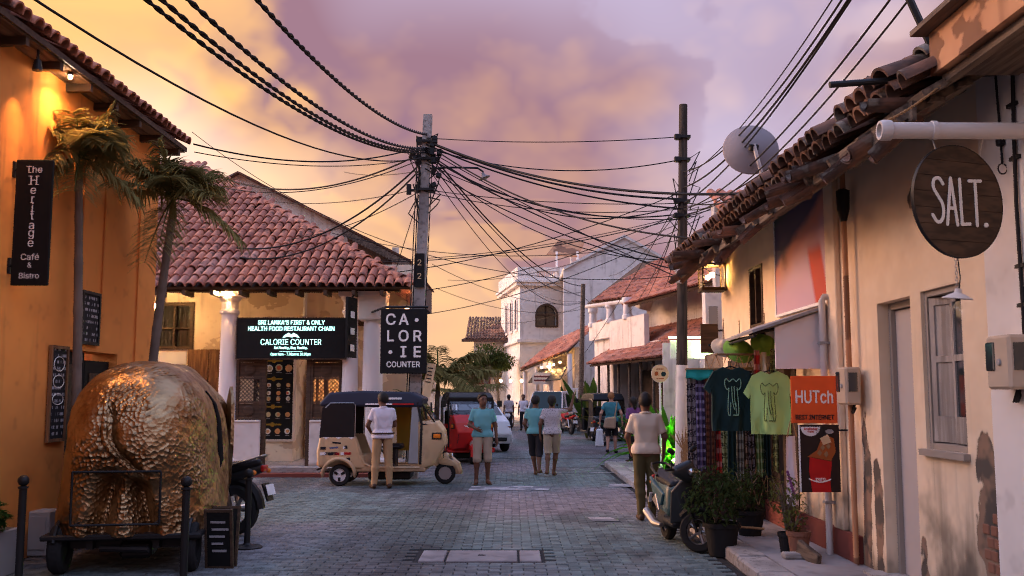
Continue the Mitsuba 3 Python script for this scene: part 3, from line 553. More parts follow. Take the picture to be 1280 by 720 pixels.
# window: frame with two leaves swung in a little
a = WIN; m = MB()
for lo, hi in (((a[0], a[2]), (a[0] + .05, a[3])), ((a[1] - .05, a[2]), (a[1], a[3])), ((a[0] + .05, a[3] - .05), (a[1] - .05, a[3])), ((a[0] + .05, a[2]), (a[1] - .05, a[2] + .05))): m.bb((RX + .03, lo[0] + .002, lo[1] + .002), (RX + .16, hi[0] - .002, hi[1] - .002))
wn = obj('window', m, 'frame_grey', salt)
m = MB(); m.bb((RX - .05, a[0] - .04, a[2] - .05), (RX + .16, a[1] + .04, a[2])); obj('sill', m, 'frame_grey', wn)
half = (a[1] - a[0]) / 2 - .055
for k, (hinge, sgn) in enumerate(((a[1] - .052, -1), (a[0] + .052, 1))):
    f = MB(); H = a[3] - a[2] - .12
    for lo, hi in (((0, 0), (.055, H)), ((half - .055, 0), (half, H)), ((.055, 0), (half - .055, .2)), ((.055, H - .06), (half - .055, H)), ((.055, .62), (half - .055, .67))): f.bb((-.02, lo[0], lo[1]), (.02, hi[0], hi[1]))
    M = TR(RX + .06, hinge, a[2] + .06, 0) @ (np.eye(4) if sgn > 0 else np.diag([1, -1, 1, 1.0])); A_ = np.eye(4); A_[:3, :3] = rotm(0, 0, -.28 * (1 if k == 0 else .4)); f.xf(M @ A_)
    if sgn < 0: f.f = [q[:, ::-1] for q in f.f]
    lf = obj('casement', f, 'grey_wood', wn)
    f = MB(); f.bb((-.006, .055, .2), (.006, half - .055, H - .06)); f.xf(M @ A_)
    obj('leaf_panel', f, 'grey_wood' if k == 0 else 'dark_glass', lf)
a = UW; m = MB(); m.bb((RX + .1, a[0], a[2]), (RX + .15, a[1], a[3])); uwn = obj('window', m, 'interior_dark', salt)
m = MB()
for lo, hi in (((a[0], a[2]), (a[0] + .05, a[3])), ((a[1] - .05, a[2]), (a[1], a[3])), ((a[0] + .05, a[3] - .05), (a[1] - .05, a[3])), ((a[0] + .05, a[2]), (a[1] - .05, a[2] + .05)), (((a[0] + a[1]) / 2 - .02, a[2] + .05), ((a[0] + a[1]) / 2 + .02, a[3] - .05))): m.bb((RX - .015, lo[0] + .002, lo[1] + .002), (RX + .09, hi[0] - .002, hi[1] - .002))
obj('frame', m, 'dark_wood', uwn)
# its ragged roof: deck, laths, rafters, tiles in uneven courses
EX, EZR, PR = 2.62, 3.62, .56
U = np.array([1, 0, PR]); U /= np.linalg.norm(U); Nn = np.cross([0, -1, 0], U)
rf = obj('roof', slab3((EX, 15.9, EZR), (EX, 6.2, EZR), (8.5, 6.2, EZR + (8.5 - EX) * PR), (8.5, 15.9, EZR + (8.5 - EX) * PR), th=.05), 'weathered_wood', salt)
cells = [(c, r) for c in range(49) for r in range(5)]
tile_roof(rf, (EX - .05, 15.9, EZR + .03), (0, -1, 0), U, cells, .2, .30, 'old_tile', NEARTILE, .075, 260, .03)
cells = [(c + .5, r) for c in range(47) for r in range(4)]
tile_roof(rf, (EX - .12, 15.8, EZR + .11), (0, -1, 0), U, cells, .2, .30, 'old_tile', NEARTILE, .10, 40, .12)
for k in range(15):
    y = 6.4 + k * .66; m = MB(); m.box((EX + .40, y, EZR - .05 + .40 * PR - .02), (1.15, .06, .09), (0, -math.atan(PR), rnd.gauss(0, .03))); obj('rafter', m, 'weathered_wood', rf)
for k, (dx, dz) in enumerate(((-.02, -.075), (.16, -.0), (.36, .10))):
    for j in range(4):
        ya = 6.3 + j * 2.4; m = MB(); m.box((EX + dx, ya + 1.2, EZR + dz + dx * 0 - .02), (.10 if k else .03, 2.36, .03 if k else .13), (rnd.gauss(0, .008), rnd.gauss(0, .12), rnd.gauss(0, .012))); obj('eave_plank', m, 'weathered_wood', rf)
for k in range(26):  # slipped tiles and bits of mortar poking out under the edge
    y = rnd.uniform(6.5, 15.5); m = MB(); v, f = NEARTILE; A_ = rotm(rnd.uniform(2.6, 3.5), rnd.gauss(0, .2), rnd.gauss(0, .3)); m.add(v @ A_.T @ np.stack([[0, -1, 0], U, Nn], 1).T + [EX + rnd.uniform(-.02, .16), y, EZR + rnd.uniform(-.04, .05)], f); obj('under_tile', m, 'old_tile', rf)
# rusty fascia of the next roof, overhead at the right edge
nb = thing('fascia_beam', 'rust stained orange fascia beam overhead at the end of the tile eave', 'beam')
m = MB(); m.bb((2.72, 2.5, 3.74), (2.80, 6.28, 4.02)); obj('board', m, 'rusty_paint', nb)
m = MB(); m.bb((2.81, 2.5, 4.03), (4.5, 6.3, 4.10)); m.bb((2.62, 2.5, 4.025), (2.80, 6.34, 4.06)); obj('roof_sheet', m, 'weathered_wood', nb)
m = MB(); m.bb((2.815, 2.5, 3.72), (3.3, 6.2, 3.74)); m.bb((2.78, 2.5, 3.68), (2.84, 6.25, 3.735)); obj('soffit', m, 'weathered_wood', nb)
# ------------------------------------------------------------------ houses further along on the right
S = np.array([-.2136, .977]); Q0 = np.array([5.37, 32.3])                    # line of the far right frontage
def fr(s, n=0.0): return Q0 + S * s + np.array([S[1], -S[0]]) * n             # s metres along, n metres back from the eave line
def loc(z=0, s=0, n=0): 
    M = np.eye(4); M[:3, 0] = [S[0], S[1], 0]; M[:3, 1] = [S[1], -S[0], 0]; M[:3, 1] *= -1; M[:2, 3] = fr(s, n); M[2, 3] = z; return M
def flat_tiles(roof, O, R, U, nc, nr, w, e, bsdf, most=0): tile_roof(roof, O, R, U, [(c, r) for c in range(nc) for r in range(nr)], w, e, bsdf, tile_geo(.105, .085, .44, .018, 4), .03, most)
ver = thing('veranda_house', 'two storey white house with a tiled veranda roof over dark posts', 'house')
def lbox(m, s0, s1, n0, n1, z0, z1): m2 = MB(); m2.bb((s0, -n1, z0), (s1, -n0, z1)); m2.xf(loc()); m.v += m2.v; m.f += [f + m.n for f in m2.f]; m.n += m2.n; return m
S3 = np.array([S[0], S[1], 0]); N3 = np.array([S[1], -S[0], 0])
def P3(s, n, z): q = fr(s, n); return np.array([q[0], q[1], z])
m = lbox(MB(), -9, 9.4, 2.4, 2.7, 0, 6.0); m = lbox(m, 9.1, 9.4, 2.7, 9, 0, 5.4); obj('wall', m, 'white_plaster', ver)
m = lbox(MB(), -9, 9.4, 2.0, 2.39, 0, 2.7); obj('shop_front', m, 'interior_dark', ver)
up_ = 2.3; rf = obj('veranda_roof', slab3(P3(9.9, 0, 2.92), P3(-9.5, 0, 2.92), P3(-9.5, 2.4, 4.35), P3(9.9, 2.4, 4.35), th=.06), 'dark_wood', ver)
Us = N3 * 2.4 + np.array([0, 0, 1.43]); Us /= np.linalg.norm(Us); flat_tiles(rf, P3(9.95, -.05, 2.93), -S3, Us, 92, 8, .21, .36, 'clay_tile', 200)
for s in np.arange(-8.5, 9.8, 1.3): m = MB(); p = P3(s, .35, 0); m.tube([p, p + [0, 0, 2.92]], .055, 8); obj('post', m, 'weathered_wood', ver)
for s in (-6.5, -4.4, -.9, 1.1): m = lbox(MB(), s, s + .45, 2.36, 2.399, 4.45, 5.5); obj('window', m, 'interior_dark', ver)
rf = obj('roof', slab3(P3(7.5, .8, 5.23), P3(-9.5, .8, 5.23), P3(-9.5, 3.4, 7.2), P3(7.5, 3.4, 7.2), th=.08), 'dark_wood', ver)
Us = N3 * 2.6 + np.array([0, 0, 1.97]); Us /= np.linalg.norm(Us); flat_tiles(rf, P3(7.55, .75, 5.24), -S3, Us, 81, 9, .21, .37, 'clay_tile', 100)
# balcony block with columns beyond
bal = thing('balcony_house', 'white house with round columns on an upstairs balcony under a red roof', 'house')
m = lbox(MB(), 9.45, 9.7, 0.9, 6, 0, 4.1); m = lbox(m, 9.7, 12.4, 1.0, 1.25, 0, 4.1); m = lbox(m, 12.2, 12.4, 1.25, 6, 0, 4.0); obj('wall', m, 'white_plaster', bal)
m = lbox(MB(), 5.2, 9.44, .75, .95, 3.55, 4.75); m = lbox(m, 9.45, 12.4, .75, .95, 4.101, 4.85); m = lbox(m, 4.2, 9.44, .95, 2.38, 3.6, 3.7); obj('parapet', m, 'white_plaster', bal)
m = lbox(MB(), 6.4, 12.4, 3.6, 3.8, 3.8, 6.3); obj('rear_wall', m, 'white_plaster', bal)
for s in (7.4, 9.6, 12.1): p = P3(s, .85, 0); m = MB(); m.lathe([(.22, 4.7), (.22, 4.85), (.17, 4.9), (.16, 5.3), (.22, 5.38), (.22, 5.58)], (p[0], p[1], 0), 14); obj('column', m, 'column_paint', bal, 35)
hA, hB, hC = at(733, 381, 43.2), at(797, 371, 40.0), at(840, 321, 43.0); hA[2] = hB[2]
hR = hB - hA; hL = np.linalg.norm(hR); hR /= hL; hU = hC - hB; hU -= hR * (hU @ hR); hH = np.linalg.norm(hU); hU /= hH; hN = np.cross(hR, hU)
rf = obj('roof', slab3(hA, hB, hC, hC - hR * hL * .62, th=.10), 'dark_wood', bal)
tile_roof(rf, hB, hR, hU, [(-c, r) for c in range(16) for r in range(int(hH / .36)) if c * .21 < hL * (1 - .40 * r * .36 / hH)], .21, .36, 'clay_tile', tile_geo(.105, .085, .44, .018, 5), .03, 160)
obj('rear_slope', slab3(hC, hC + [4, 3, -1.5], hC - hR * hL * .62 + [4, 3, -1.5], hC - hR * hL * .62, th=.1), 'clay_tile', rf)
m = MB(); m.tube([hB - hN * .02, hC - hN * .02], .12, 8); m.tube([hA - [0, 0, .12], hB - [0, 0, .12]], .09, 8); obj('verge', m, 'white_plaster', bal)
m = MB(); p = hB + [.25, 0, -.25]; m.box(p, (.5, .5, .5), (.3, .2, .4)); obj('eave_bracket', m, 'white_plaster', bal)
# white tower and its long gabled block
Y0 = 66.0; O2 = np.array([xw(650, Y0), Y0]); S2 = np.array([-.15, .989]); N2 = np.array([S2[1], -S2[0]])
def lt(z=0): M = np.eye(4); M[:3, 0] = [N2[0], N2[1], 0]; M[:3, 1] = [S2[0], S2[1], 0]; M[:2, 3] = O2; M[2, 3] = z; return M
tow = thing('white_tower', 'white square tower house with balustrade parapet and one round arched window', 'tower')
zt = zw(334, Y0); wt = 3.05
def arch(cx, z0, z1, w): r = w / 2; return Polygon([(cx - r, z0), (cx + r, z0)] + [(cx + r * math.cos(t), z1 - r + r * math.sin(t)) for t in np.linspace(0, math.pi, 14)])
aw = arch(1.80, zw(407, Y0), zw(381, Y0), 1.35)
m = MB(); fwall = Polygon([(0, 0), (12, 0), (12, zw(352, Y0)), (0, zw(352, Y0))]).difference(aw); m.prism(fwall, .35, XZ(y=.35)); m.bb((0, .352, 0), (.35, 9, zw(352, Y0))); m.xf(lt()); obj('wall', m, 'white_plaster', tow)
ring = aw.buffer(.10).difference(aw.buffer(-.02)); m = MB(); m.prism(ring, .12, XZ(y=.06)); m.xf(lt()); wn = obj('arched_window', m, 'dark_wood', tow)
m = MB(); m.prism(aw, .03, XZ(y=.30)); m.xf(lt()); obj('pane', m, 'dark_glass', wn)
m = MB(); m.bb((1.76, .1, zw(407, Y0)), (1.84, .25, zw(381, Y0))); m.bb((1.13, .1, zw(394, Y0)), (2.47, .25, zw(392.5, Y0))); m.xf(lt()); obj('glazing_bar', m, 'dark_wood', wn)
for zz, pr, hh in ((zw(357, Y0), .28, .22), (zw(353, Y0), .42, .14), (zw(428, Y0), .22, .20)):
    m = MB(); m.bb((-pr, -pr, zz), (wt + pr, .0, zz + hh)); m.bb((-pr, 0, zz), (0, 9, zz + hh)); m.xf(lt()); obj('cornice', m, 'white_plaster', tow)
m = MB(); zz = zw(352, Y0) + .08
for a, b in (((-.2, -.2), (1.15, .15)), ((2.6, -.2), (wt + .2, .15))): m.bb((a[0], a[1], zz), (b[0], b[1], zt))
m.bb((1.15, -.2, zz), (2.6, .15, zz + .22)); m.bb((1.15, -.2, zt - .24), (2.6, .15, zt)); m.bb((-.2, .15, zz), (.15, 9, zt)); m.bb((wt - .15, .15, zz), (wt + .2, 5, zt)); m.xf(lt()); obj('parapet', m, 'white_plaster', tow)
for x in np.arange(1.25, 2.6, .16): m = MB(); m.box((x, -.02, (zz + zt) / 2), (.07, .12, zt - zz - .4)); m.xf(lt()); obj('baluster', m, 'white_plaster', tow)
for y in (1.4, 3.6, 5.8):
    g = arch(y, zw(410, Y0), zw(372, Y0), .8); m = MB(); m.prism(g, .03, np.array([[0, 0, 1, -.012], [1, 0, 0, 0], [0, 1, 0, 0], [0, 0, 0, 1.0]])); m.xf(lt()); wn = obj('side_window', m, 'interior_dark', tow)
    m = MB(); m.prism(g.buffer(.16).difference(g), .10, np.array([[0, 0, 1, -.09], [1, 0, 0, 0], [0, 1, 0, 0], [0, 0, 0, 1.0]])); m.xf(lt()); obj('surround', m, 'white_plaster', wn)
m = MB(); m.bb((.35, .36, zw(352, Y0) - .2), (12, 9, zw(352, Y0) - .02)); m.xf(lt()); obj('terrace', m, 'concrete', tow)
# pergola on its terrace
pg = thing('roof_shelter', 'small lean-to shelter on posts on the tower terrace', 'shelter')
a, b, c, d_ = at(683, 318, 67.5), at(700, 298, 69.5), at(731, 302, 69.5), at(722, 320, 67.5)
obj('sheet', slab3(a, d_, c, b, th=.08), 'rusty_paint', pg)
for px, py, Y in ((696, 336, 67.6), (714, 336, 69.3), (722, 336, 67.6)): m = MB(); p = at(px, py, Y); m.tube([(p[0], p[1], zw(352, Y0) - .02), (p[0], p[1], zw(314 if Y < 68 else 303, Y) - .03)], .09, 6); obj('post', m, 'white_paint', pg)
# big white gable beyond
gb = thing('white_gable_house', 'broad plain white gable wall rising behind the red roofs', 'house')
Y = 60.0; G = [at(px, py, Y) for px, py in ((704, 338), (780, 297), (817, 318), (905, 330))]
m = MB(); m.prism([(G[0][0], 0), (G[3][0] + 4, 0), (G[3][0] + 4, G[3][2] - 2), (G[2][0] + 3.1, G[2][2] - 1.75), (G[1][0], G[1][2]), (G[0][0], G[0][2])], .3, XZ(y=Y + .3)); obj('wall', m, 'white_plaster', gb)
m = MB(); hw_ = np.array([G[1], G[0]])
for p, q in ((G[0], G[1]), (G[1], G[2] + [3.2, 0, -1.8])): 
    m.v += slab3(q + [0, -.2, .16], q + [0, 9, .16], p + [0, 9, .16], p + [0, -.2, .16], th=.15).v; m.f += [f + m.n for f in slab3(q, q, p, p).f]; m.n += 8
obj('roof', m, 'white_plaster', gb)
# lamp-lit arcade restaurant in front of the tower
arc = thing('arcade_restaurant', 'lamp lit restaurant with a tiled lean-to roof below the white tower', 'restaurant')
p0, p1 = at(650, 463, 58), at(708, 440, 50); q0, q1 = at(700, 425, 60), at(742, 404, 52.5)
rf = obj('roof', slab3(p1, p0, q0, q1, th=.1)if False else slab3(p0, p1, q1, q0, th=.1), 'dark_wood', arc)
dv = p0 - p1; nn = np.linalg.norm(dv); dv /= nn; uu = (q1 - p1); uu -= dv * (uu @ dv); ul = np.linalg.norm(uu); uu /= ul
tile_roof(rf, p1, -dv, uu, [(-c, r) for c in range(int(nn / .21)) for r in range(int(ul / .36))], .21, .36, 'clay_tile', tile_geo(.105, .085, .44, .018, 4), .03, 0)
m = MB(); a, b = np.array([q0[0], q0[1]]), np.array([q1[0], q1[1]]); L = np.linalg.norm(b - a); an = math.atan2(*(b - a)[::-1]); m.box(((a[0] + b[0]) / 2 - .9, (a[1] + b[1]) / 2, 2.1), (L, .25, 4.2), (0, 0, an)); obj('wall', m, 'warm_plaster', arc)
for t in (.02, .3, .6, .97): m = MB(); p = p0 + (p1 - p0) * t; m.tube([(p[0] + .25, p[1], 0), (p[0] + .25, p[1], p[2] - .05)], .13, 10); obj('post', m, 'column_paint', arc)
f = [at(668, 494, 55), at(706, 470, 51)]; obj('awning', slab3(at(660, 478, 55), at(700, 474, 49.5), at(708, 458, 50.5), at(672, 462, 56), th=.05), 'vinyl_black', arc)
for k, (px, py, Y) in enumerate(((677, 459, 54), (685, 458, 53), (692, 456, 52), (700, 453, 51))):
    b = thing('string_lamp', ('first', 'second', 'third', 'fourth')[k] + ' bright bulb from the left under the lean-to roof of the lit restaurant', 'lamp', 'bulbs under the lean-to roof'); p = at(px, py, Y)
    m = MB(); m.add(*sph(p, .06)); obj('bulb', m, 'bulb_base', b, True, emitter=lamp('l', (50, 26, 8)))
    m = MB(); m.tube([p + [0, 0, .06], p + [0, 0, .55]], .015, 5); obj('flex', m, 'black_metal', b)
m = MB(); p = at(677, 473, 52); m.box(p, (.95, .08, .62)); sg = obj('shop_sign', m, 'menu_frame', None); lab(sg, 'small pale signboard hung under the bulbs of the lit restaurant', 'sign')
m = MB(); m.box(p + [0, -.05, .1], (.8, .02, .08)); m.box(p + [0, -.05, -.1], (.8, .02, .08)); obj('print', m, 'plinth_red', sg)
m = MB(); z_ = zw(420, 57); m.bb((xw(709, 57), 57, 0), (xw(744, 57), 57.4, z_)); sl_k = thing('white_block', 'plain white rendered wall block between the lit restaurant and the balcony house', 'wall'); obj('wall', m, 'white_plaster', sl_k)
for px, py, wh_ in ((638, 476, 'middle'), (652, 476, 'right'), (626, 476, 'left')):
    b = thing('street_lantern', f'{wh_} one of the three glowing lanterns on the far facade under the tower', 'lamp', 'lanterns on the far facade'); p = at(px, py, 64)
    m = MB(); m.add(*sph(p, .09)); obj('bulb', m, 'bulb_base', b, True, emitter=lamp('l', (38, 22, 8))); m = MB(); m.tube([p + [0, 0, .16], p + [.02, .25, .3], p + [.05, .8, .3]], .03, 6); obj('bracket', m, 'black_metal', b)
# far end of the street, left side
fl = thing('far_dark_roof_house', 'far house with a dark tiled hip roof at the end of the street', 'house')
Y = 72; a, b, c = at(582, 424, Y), at(655, 424, Y + 6), at(640, 396, Y + 6)
m = MB(); m.bb((a[0] + .6, Y + .3, 0), (b[0] + 2, Y + 9, a[2])); obj('wall', m, 'gable_plaster', fl)
rf = obj('roof', slab3(at(577, 424, Y - .6), at(662, 424, Y - .6), at(670, 388, Y + 7), at(630, 401, Y + 5), th=.2), 'old_tile', fl)
tile_roof(rf, at(660, 425, Y - .6), (1, 0, 0), np.array([0, 1, .34]) / np.linalg.norm([0, 1, .34]), [(-c, r) for c in range(21) for r in range(14)], .22, .45, 'old_tile', tile_geo(.115, .09, .55, .02, 4), .03, 0)
fa = thing('far_facade', 'pale house front with shaded arches beyond the parked vehicles', 'house')
m = MB(); m.bb((xw(634, 90), 90, 0), (xw(668, 90), 94, zw(440, 90))); obj('wall', m, 'warm_plaster', fa)
m = MB(); m.bb((xw(575, 82), 82, 0), (xw(612, 82), 86, zw(455, 82))); fb = thing('far_shop', 'low reddish shop front behind the street tree', 'shop'); obj('wall', m, 'rusty_paint', fb)
obj('canopy', slab3(at(588, 470, 70), at(616, 470, 70), at(614, 460, 74), at(590, 460, 74), th=.1), 'old_tile', fb)
m = MB(); m.bb((xw(589, 72), 72, zw(480, 72)), (xw(613, 72), 72.2, zw(471, 72))); obj('fascia', m, 'plinth_red', fb)
# houses on the left beyond the restaurant (mostly hidden)
lf2 = thing('left_row_house', 'low cream house beyond the corner restaurant behind the palms', 'house')
m = MB(); m.bb((-9, 36, 0), (-4.3, 58, 3.3)); obj('wall', m, 'warm_plaster', lf2)
obj('roof', slab3((-3.8, 35.8, 3.2), (-3.8, 58.2, 3.2), (-7, 58.2, 4.6), (-7, 35.8, 4.6), th=.1), 'old_tile', lf2)
# roof corner and column of the next house behind the lantern
nx = thing('corner_house', 'narrow white house with a red tile roof corner behind the lantern', 'house')
m = MB(); m.prism([(3.95, 18.5), (5.55, 26), (5.85, 26), (4.25, 18.5)], 5.2); m.bb((3.75, 18.2, 0), (9, 18.49, 5.2)); obj('wall', m, 'white_plaster', nx)
a = at(872, 288, 20); rf = obj('roof', slab3((a[0], 18.0, a[2]), (9, 18.0, a[2]), (9, 19.3, a[2] + .62), (a[0] + .6, 19.3, a[2] + .62), th=.08), 'dark_wood', nx)
Us = np.array([0, 1, .475]); Us /= np.linalg.norm(Us); tile_roof(rf, (a[0] + .1, 17.95, a[2] + .02), (1, 0, 0), Us, [(c, r) for c in range(10) for r in range(3)], .2, .4, 'clay_tile', TILE, .03, 90)
y_ = 17.6; m = MB(); m.bb((xw(884, y_), y_, 2.45), (xw(905, y_), y_ + .3, 3.6)); obj('bay', m, 'white_plaster', nx)
m = MB(); m.bb((xw(888, y_), y_ - .03, 2.62), (xw(899, y_), y_ - .003, 3.25)); obj('window', m, 'frame_grey', nx)
m = MB(); m.bb((3.5, 16.2, 0), (3.74, 18.1, 2.4)); obj('shop_wall', m, 'dark_render', nx)  # pale wall coloured dark to stand in for a shaded recess
# ------------------------------------------------------------------ elephant cart
def wheel(parent, c, r, w, M, hub='steel', axis='y', spokes=0, name='wheel'):
    R = rotm(math.pi / 2) if axis == 'y' else rotm(0, math.pi / 2)
    t = w / 2; m = MB(); m.lathe([(r * .62, -t), (r * .90, -t), (r, -t * .55), (r, t * .55), (r * .90, t), (r * .62, t), (r * .62, -t)], c, 28, R).xf(M); wk = obj(name, m, 'rubber', parent, 35)
    m = MB()
    if spokes:
        m.lathe([(r * .62, -t * .5), (r * .66, -t * .5), (r * .66, t * .5), (r * .58, t * .5), (r * .56, -t * .5), (r * .62, -t * .5)], c, 28, R); m.lathe([(0, -t * .7), (r * .16, -t * .7), (r * .16, t * .7), (0, t * .7)], c, 12, R)
        for k in range(spokes):
            a = 2 * math.pi * k / spokes; d = np.array([math.cos(a), 0, math.sin(a)]) if axis == 'y' else np.array([0, math.cos(a), math.sin(a)])
            m.tube([np.array(c) + d * r * .12, np.array(c) + d * r * .6], r * (.085 if spokes < 8 else .016), 6)
    else: m.lathe([(0, -t * .62), (r * .26, -t * .62), (r * .30, -t * .5), (r * .45, -t * .28), (r * .60, -t * .7), (r * .64, -t * .5), (r * .62, t * .5), (0, t * .5)], c, 24, R)
    m.xf(M); obj('rim', m, hub, wk, 35)
    if not spokes: m = MB(); m.lathe([(r * .30, -t * .55), (r * .44, -t * .32), (r * .44, -t * .30), (r * .3, -t * .5)], c, 24, R).xf(M); 
    return wk
EX0, EY0 = -3.80, 9.42
ele = thing('elephant_cart', 'hammered brass elephant shaped cart on wheels seen from behind beside the orange house', 'cart')
def tail_x(z): return -.15 - .02 * np.clip((z - 1.3) / .3, -1, 1) + .30 * np.clip((1.28 - z) / .36, 0, 1) ** 1.4
def elephant_shell():
    nz, na = 150, 420; z = np.concatenate([np.linspace(.37, 1.55, 110), 1.55 + .49 * np.sin(np.linspace(0, math.pi / 2, 61)[1:])]); nz = len(z)
    ph = np.linspace(0, 2 * np.pi, na, endpoint=False); Z, PH = np.meshgrid(z, ph, indexing='ij')
    t = (Z - .37) / 1.67
    dome = np.sqrt(np.clip(1 - np.clip((Z - 1.20) / .84, 0, 1) ** 2.7, 0, 1))
    a = (.775 - .085 * smooth01(t / .55)) * dome; b = (1.12 - .03 * t) * np.sqrt(np.clip(1 - np.clip((Z - 1.35) / .69, 0, 1) ** 2.7, 0, 1))
    n = 2.0 / 2.75; c, s = np.cos(PH), np.sin(PH)
    x = a * np.sign(c) * np.abs(c) ** n; y = b * np.sign(s) * np.abs(s) ** n
    rear = smooth01((-y - .45) / .4); X = x
    d = np.zeros_like(x)
    g = lambda u, v, su, sv: np.exp(-(u / su) ** 2 - (v / sv) ** 2)
    d += .10 * g(X + .36, Z - 1.18, .30, .40) + .11 * g(X - .30, Z - 1.22, .34, .42)                  # haunches
    d -= .07 * np.exp(-((X - tail_x(Z) - .045) / .05) ** 2) * smooth01((Z - .88) / .1) * smooth01((1.66 - Z) / .2)
    for gx, top in ((-.19, 1.05), (.22, .98)):
        lx = gx + (.10 if gx < 0 else -.10) * np.clip((Z - .45) / .5, 0, 1.2)
        d -= .24 * np.exp(-((X - lx) / .095) ** 2) * smooth01((top - Z) / .22)
    d -= .05 * g(X - .52, Z - .75, .10, .3)
    y = y - d * rear
    f = meshkit.fbm(np.stack([x * 4, y * 4, Z * 4], -1), 3, 5) - .5
    nrm = np.hypot(x, y) + 1e-6; amp = .03 * f + .016 * (meshkit.noise(np.stack([x * 13, y * 13, Z * 13], -1), 9) - .5)
    x = x + x / nrm * amp; y = y + y / nrm * amp; Zz = Z + .02 * f * (t > .7)
    side = smooth01((np.abs(x) - .45) / .15) * smooth01((y - .1) / .4)
    x = x * (1 + .10 * side * np.exp(-((Z - 1.15) / .5) ** 2))
    V = np.stack([x, y, Zz], -1).reshape(-1, 3); idx = np.arange(nz * na).reshape(nz, na); nx_ = np.roll(idx, -1, 1)
    F = np.stack([idx[:-1], nx_[:-1], nx_[1:], idx[1:]], -1).reshape(-1, 4)
    return trimesh.Trimesh(V, np.vstack([F[:, [0, 1, 2]], F[:, [0, 2, 3]]]), process=False)
def smooth01(t): t = np.clip(t, 0, 1); return t * t * (3 - 2 * t)
ER = 0.14
EM = TR(EX0, EY0 + 1.10, 0, ER)
m = elephant_shell(); m.apply_transform(EM); obj('body', m, 'brass', ele, True)
tz = np.linspace(1.66, .93, 24); tx = tail_x(tz); tp = []
for x, z in zip(tx, tz):
    dm = math.sqrt(1 - max((z - 1.20) / .84, 0) ** 2.7); a_ = (.775 - .085 * smooth01((z - .37) / 1.67 / .55)) * dm; b_ = (1.12 - .03 * (z - .37) / 1.67) * math.sqrt(1 - max((z - 1.35) / .69, 0) ** 2.7)
    hn = .10 * math.exp(-((x + .36) / .30) ** 2 - ((z - 1.18) / .4) ** 2) + .11 * math.exp(-((x - .30) / .34) ** 2 - ((z - 1.22) / .42) ** 2)
    tp.append((x, -b_ * (1 - abs(x / a_) ** 2.75) ** (1 / 2.75) - hn - .012, z))
m = MB(); m.tube(tp, np.concatenate([np.linspace(.022, .030, 14), np.linspace(.030, .020, 7), [.034, .040, .012]]), 10); m.xf(EM); obj('tail', m, 'brass', ele, True)
hd_ = mhull([(-.30, 1.25, 1.45), (.30, 1.25, 1.45), (0, 1.45, 1.72), (0, 1.55, 1.15)], .33, 28).refine_to_length(.07); m = MB().man(hd_).xf(EM); obj('head', m, 'brass', ele, True)
m = MB(); m.tube([(0, 1.75, 1.35), (0, 1.98, 1.1), (0, 2.02, .8), (0, 1.98, .55), (0, 2.08, .42)], [.20, .16, .13, .10, .08], 14); m.xf(EM); obj('trunk', m, 'brass', ele, True)
for s in (-1, 1):
    P = Polygon([(0, .1), (.35, .28), (.58, .12), (.60, -.3), (.42, -.72), (.2, -.80), (.05, -.5), (-.05, -.1)]).buffer(.05).simplify(.01)
    m = MB(); m.prism(P, .035, np.eye(4)); A_ = np.eye(4); A_[:3, :3] = np.array([[s * .22, 0, .97], [-.97, 0, s * .22], [0, 1, 0]]); A_[:3, 3] = (s * .60, 1.30, 1.45); m.xf(EM @ A_); obj('ear', m, 'brass', ele)
# black tube standing in for the shaded door gap down the flank, rear rail, skirt and chassis
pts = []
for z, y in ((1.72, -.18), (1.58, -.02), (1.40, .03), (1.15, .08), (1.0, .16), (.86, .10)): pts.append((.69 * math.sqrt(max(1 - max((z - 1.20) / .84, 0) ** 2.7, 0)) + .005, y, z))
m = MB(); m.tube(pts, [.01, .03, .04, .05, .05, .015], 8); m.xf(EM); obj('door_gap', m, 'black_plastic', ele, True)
m = MB()
for a, b in (((-.40, .50), (.38, .50)), ((.38, .50), (.38, .98)), ((.38, .98), (-.40, .98)), ((-.40, .98), (-.40, .50))): m.tube([(a[0], -1.24, a[1]), (b[0], -1.24, b[1])], .012, 6)
for x, z in ((-.36, .51), (.34, .51), (-.36, .97), (.34, .97)): m.tube([(x, -1.24, z), (x, -1.0, z)], .009, 5)
m.xf(EM); obj('rear_rail', m, 'black_metal', ele)
m = MB(); m.box((0, .0, .36), (1.44, 2.1, .05), ch=.012); m.box((0, -.8, .27), (1.0, .07, .07)); m.box((0, .9, .27), (1.0, .07, .07)); m.box((-.3, 0, .28), (.06, 1.9, .08)); m.box((.3, 0, .28), (.06, 1.9, .08)); m.box((.1, -.75, .22), (.3, .25, .16), ch=.03); m.tube([(-.2, -.95, .25), (.25, -1.02, .24)], .03, 8); m.xf(EM); obj('chassis', m, 'black_metal', ele)
for x in (-.60, .60): wheel(ele, (x, -.80, .235), .235, .13, EM, 'black_metal', 'x')
wheel(ele, (0, 1.25, .235), .235, .12, EM, 'black_metal', 'x')
for x in (-.60, .60): m = MB(); m.tube([(x, -.8 + .26 * math.cos(t), .235 + .27 * math.sin(t)) for t in np.linspace(.3, 2.84, 9)], .02, 6); m.xf(EM); obj('mudguard', m, 'black_metal', ele)
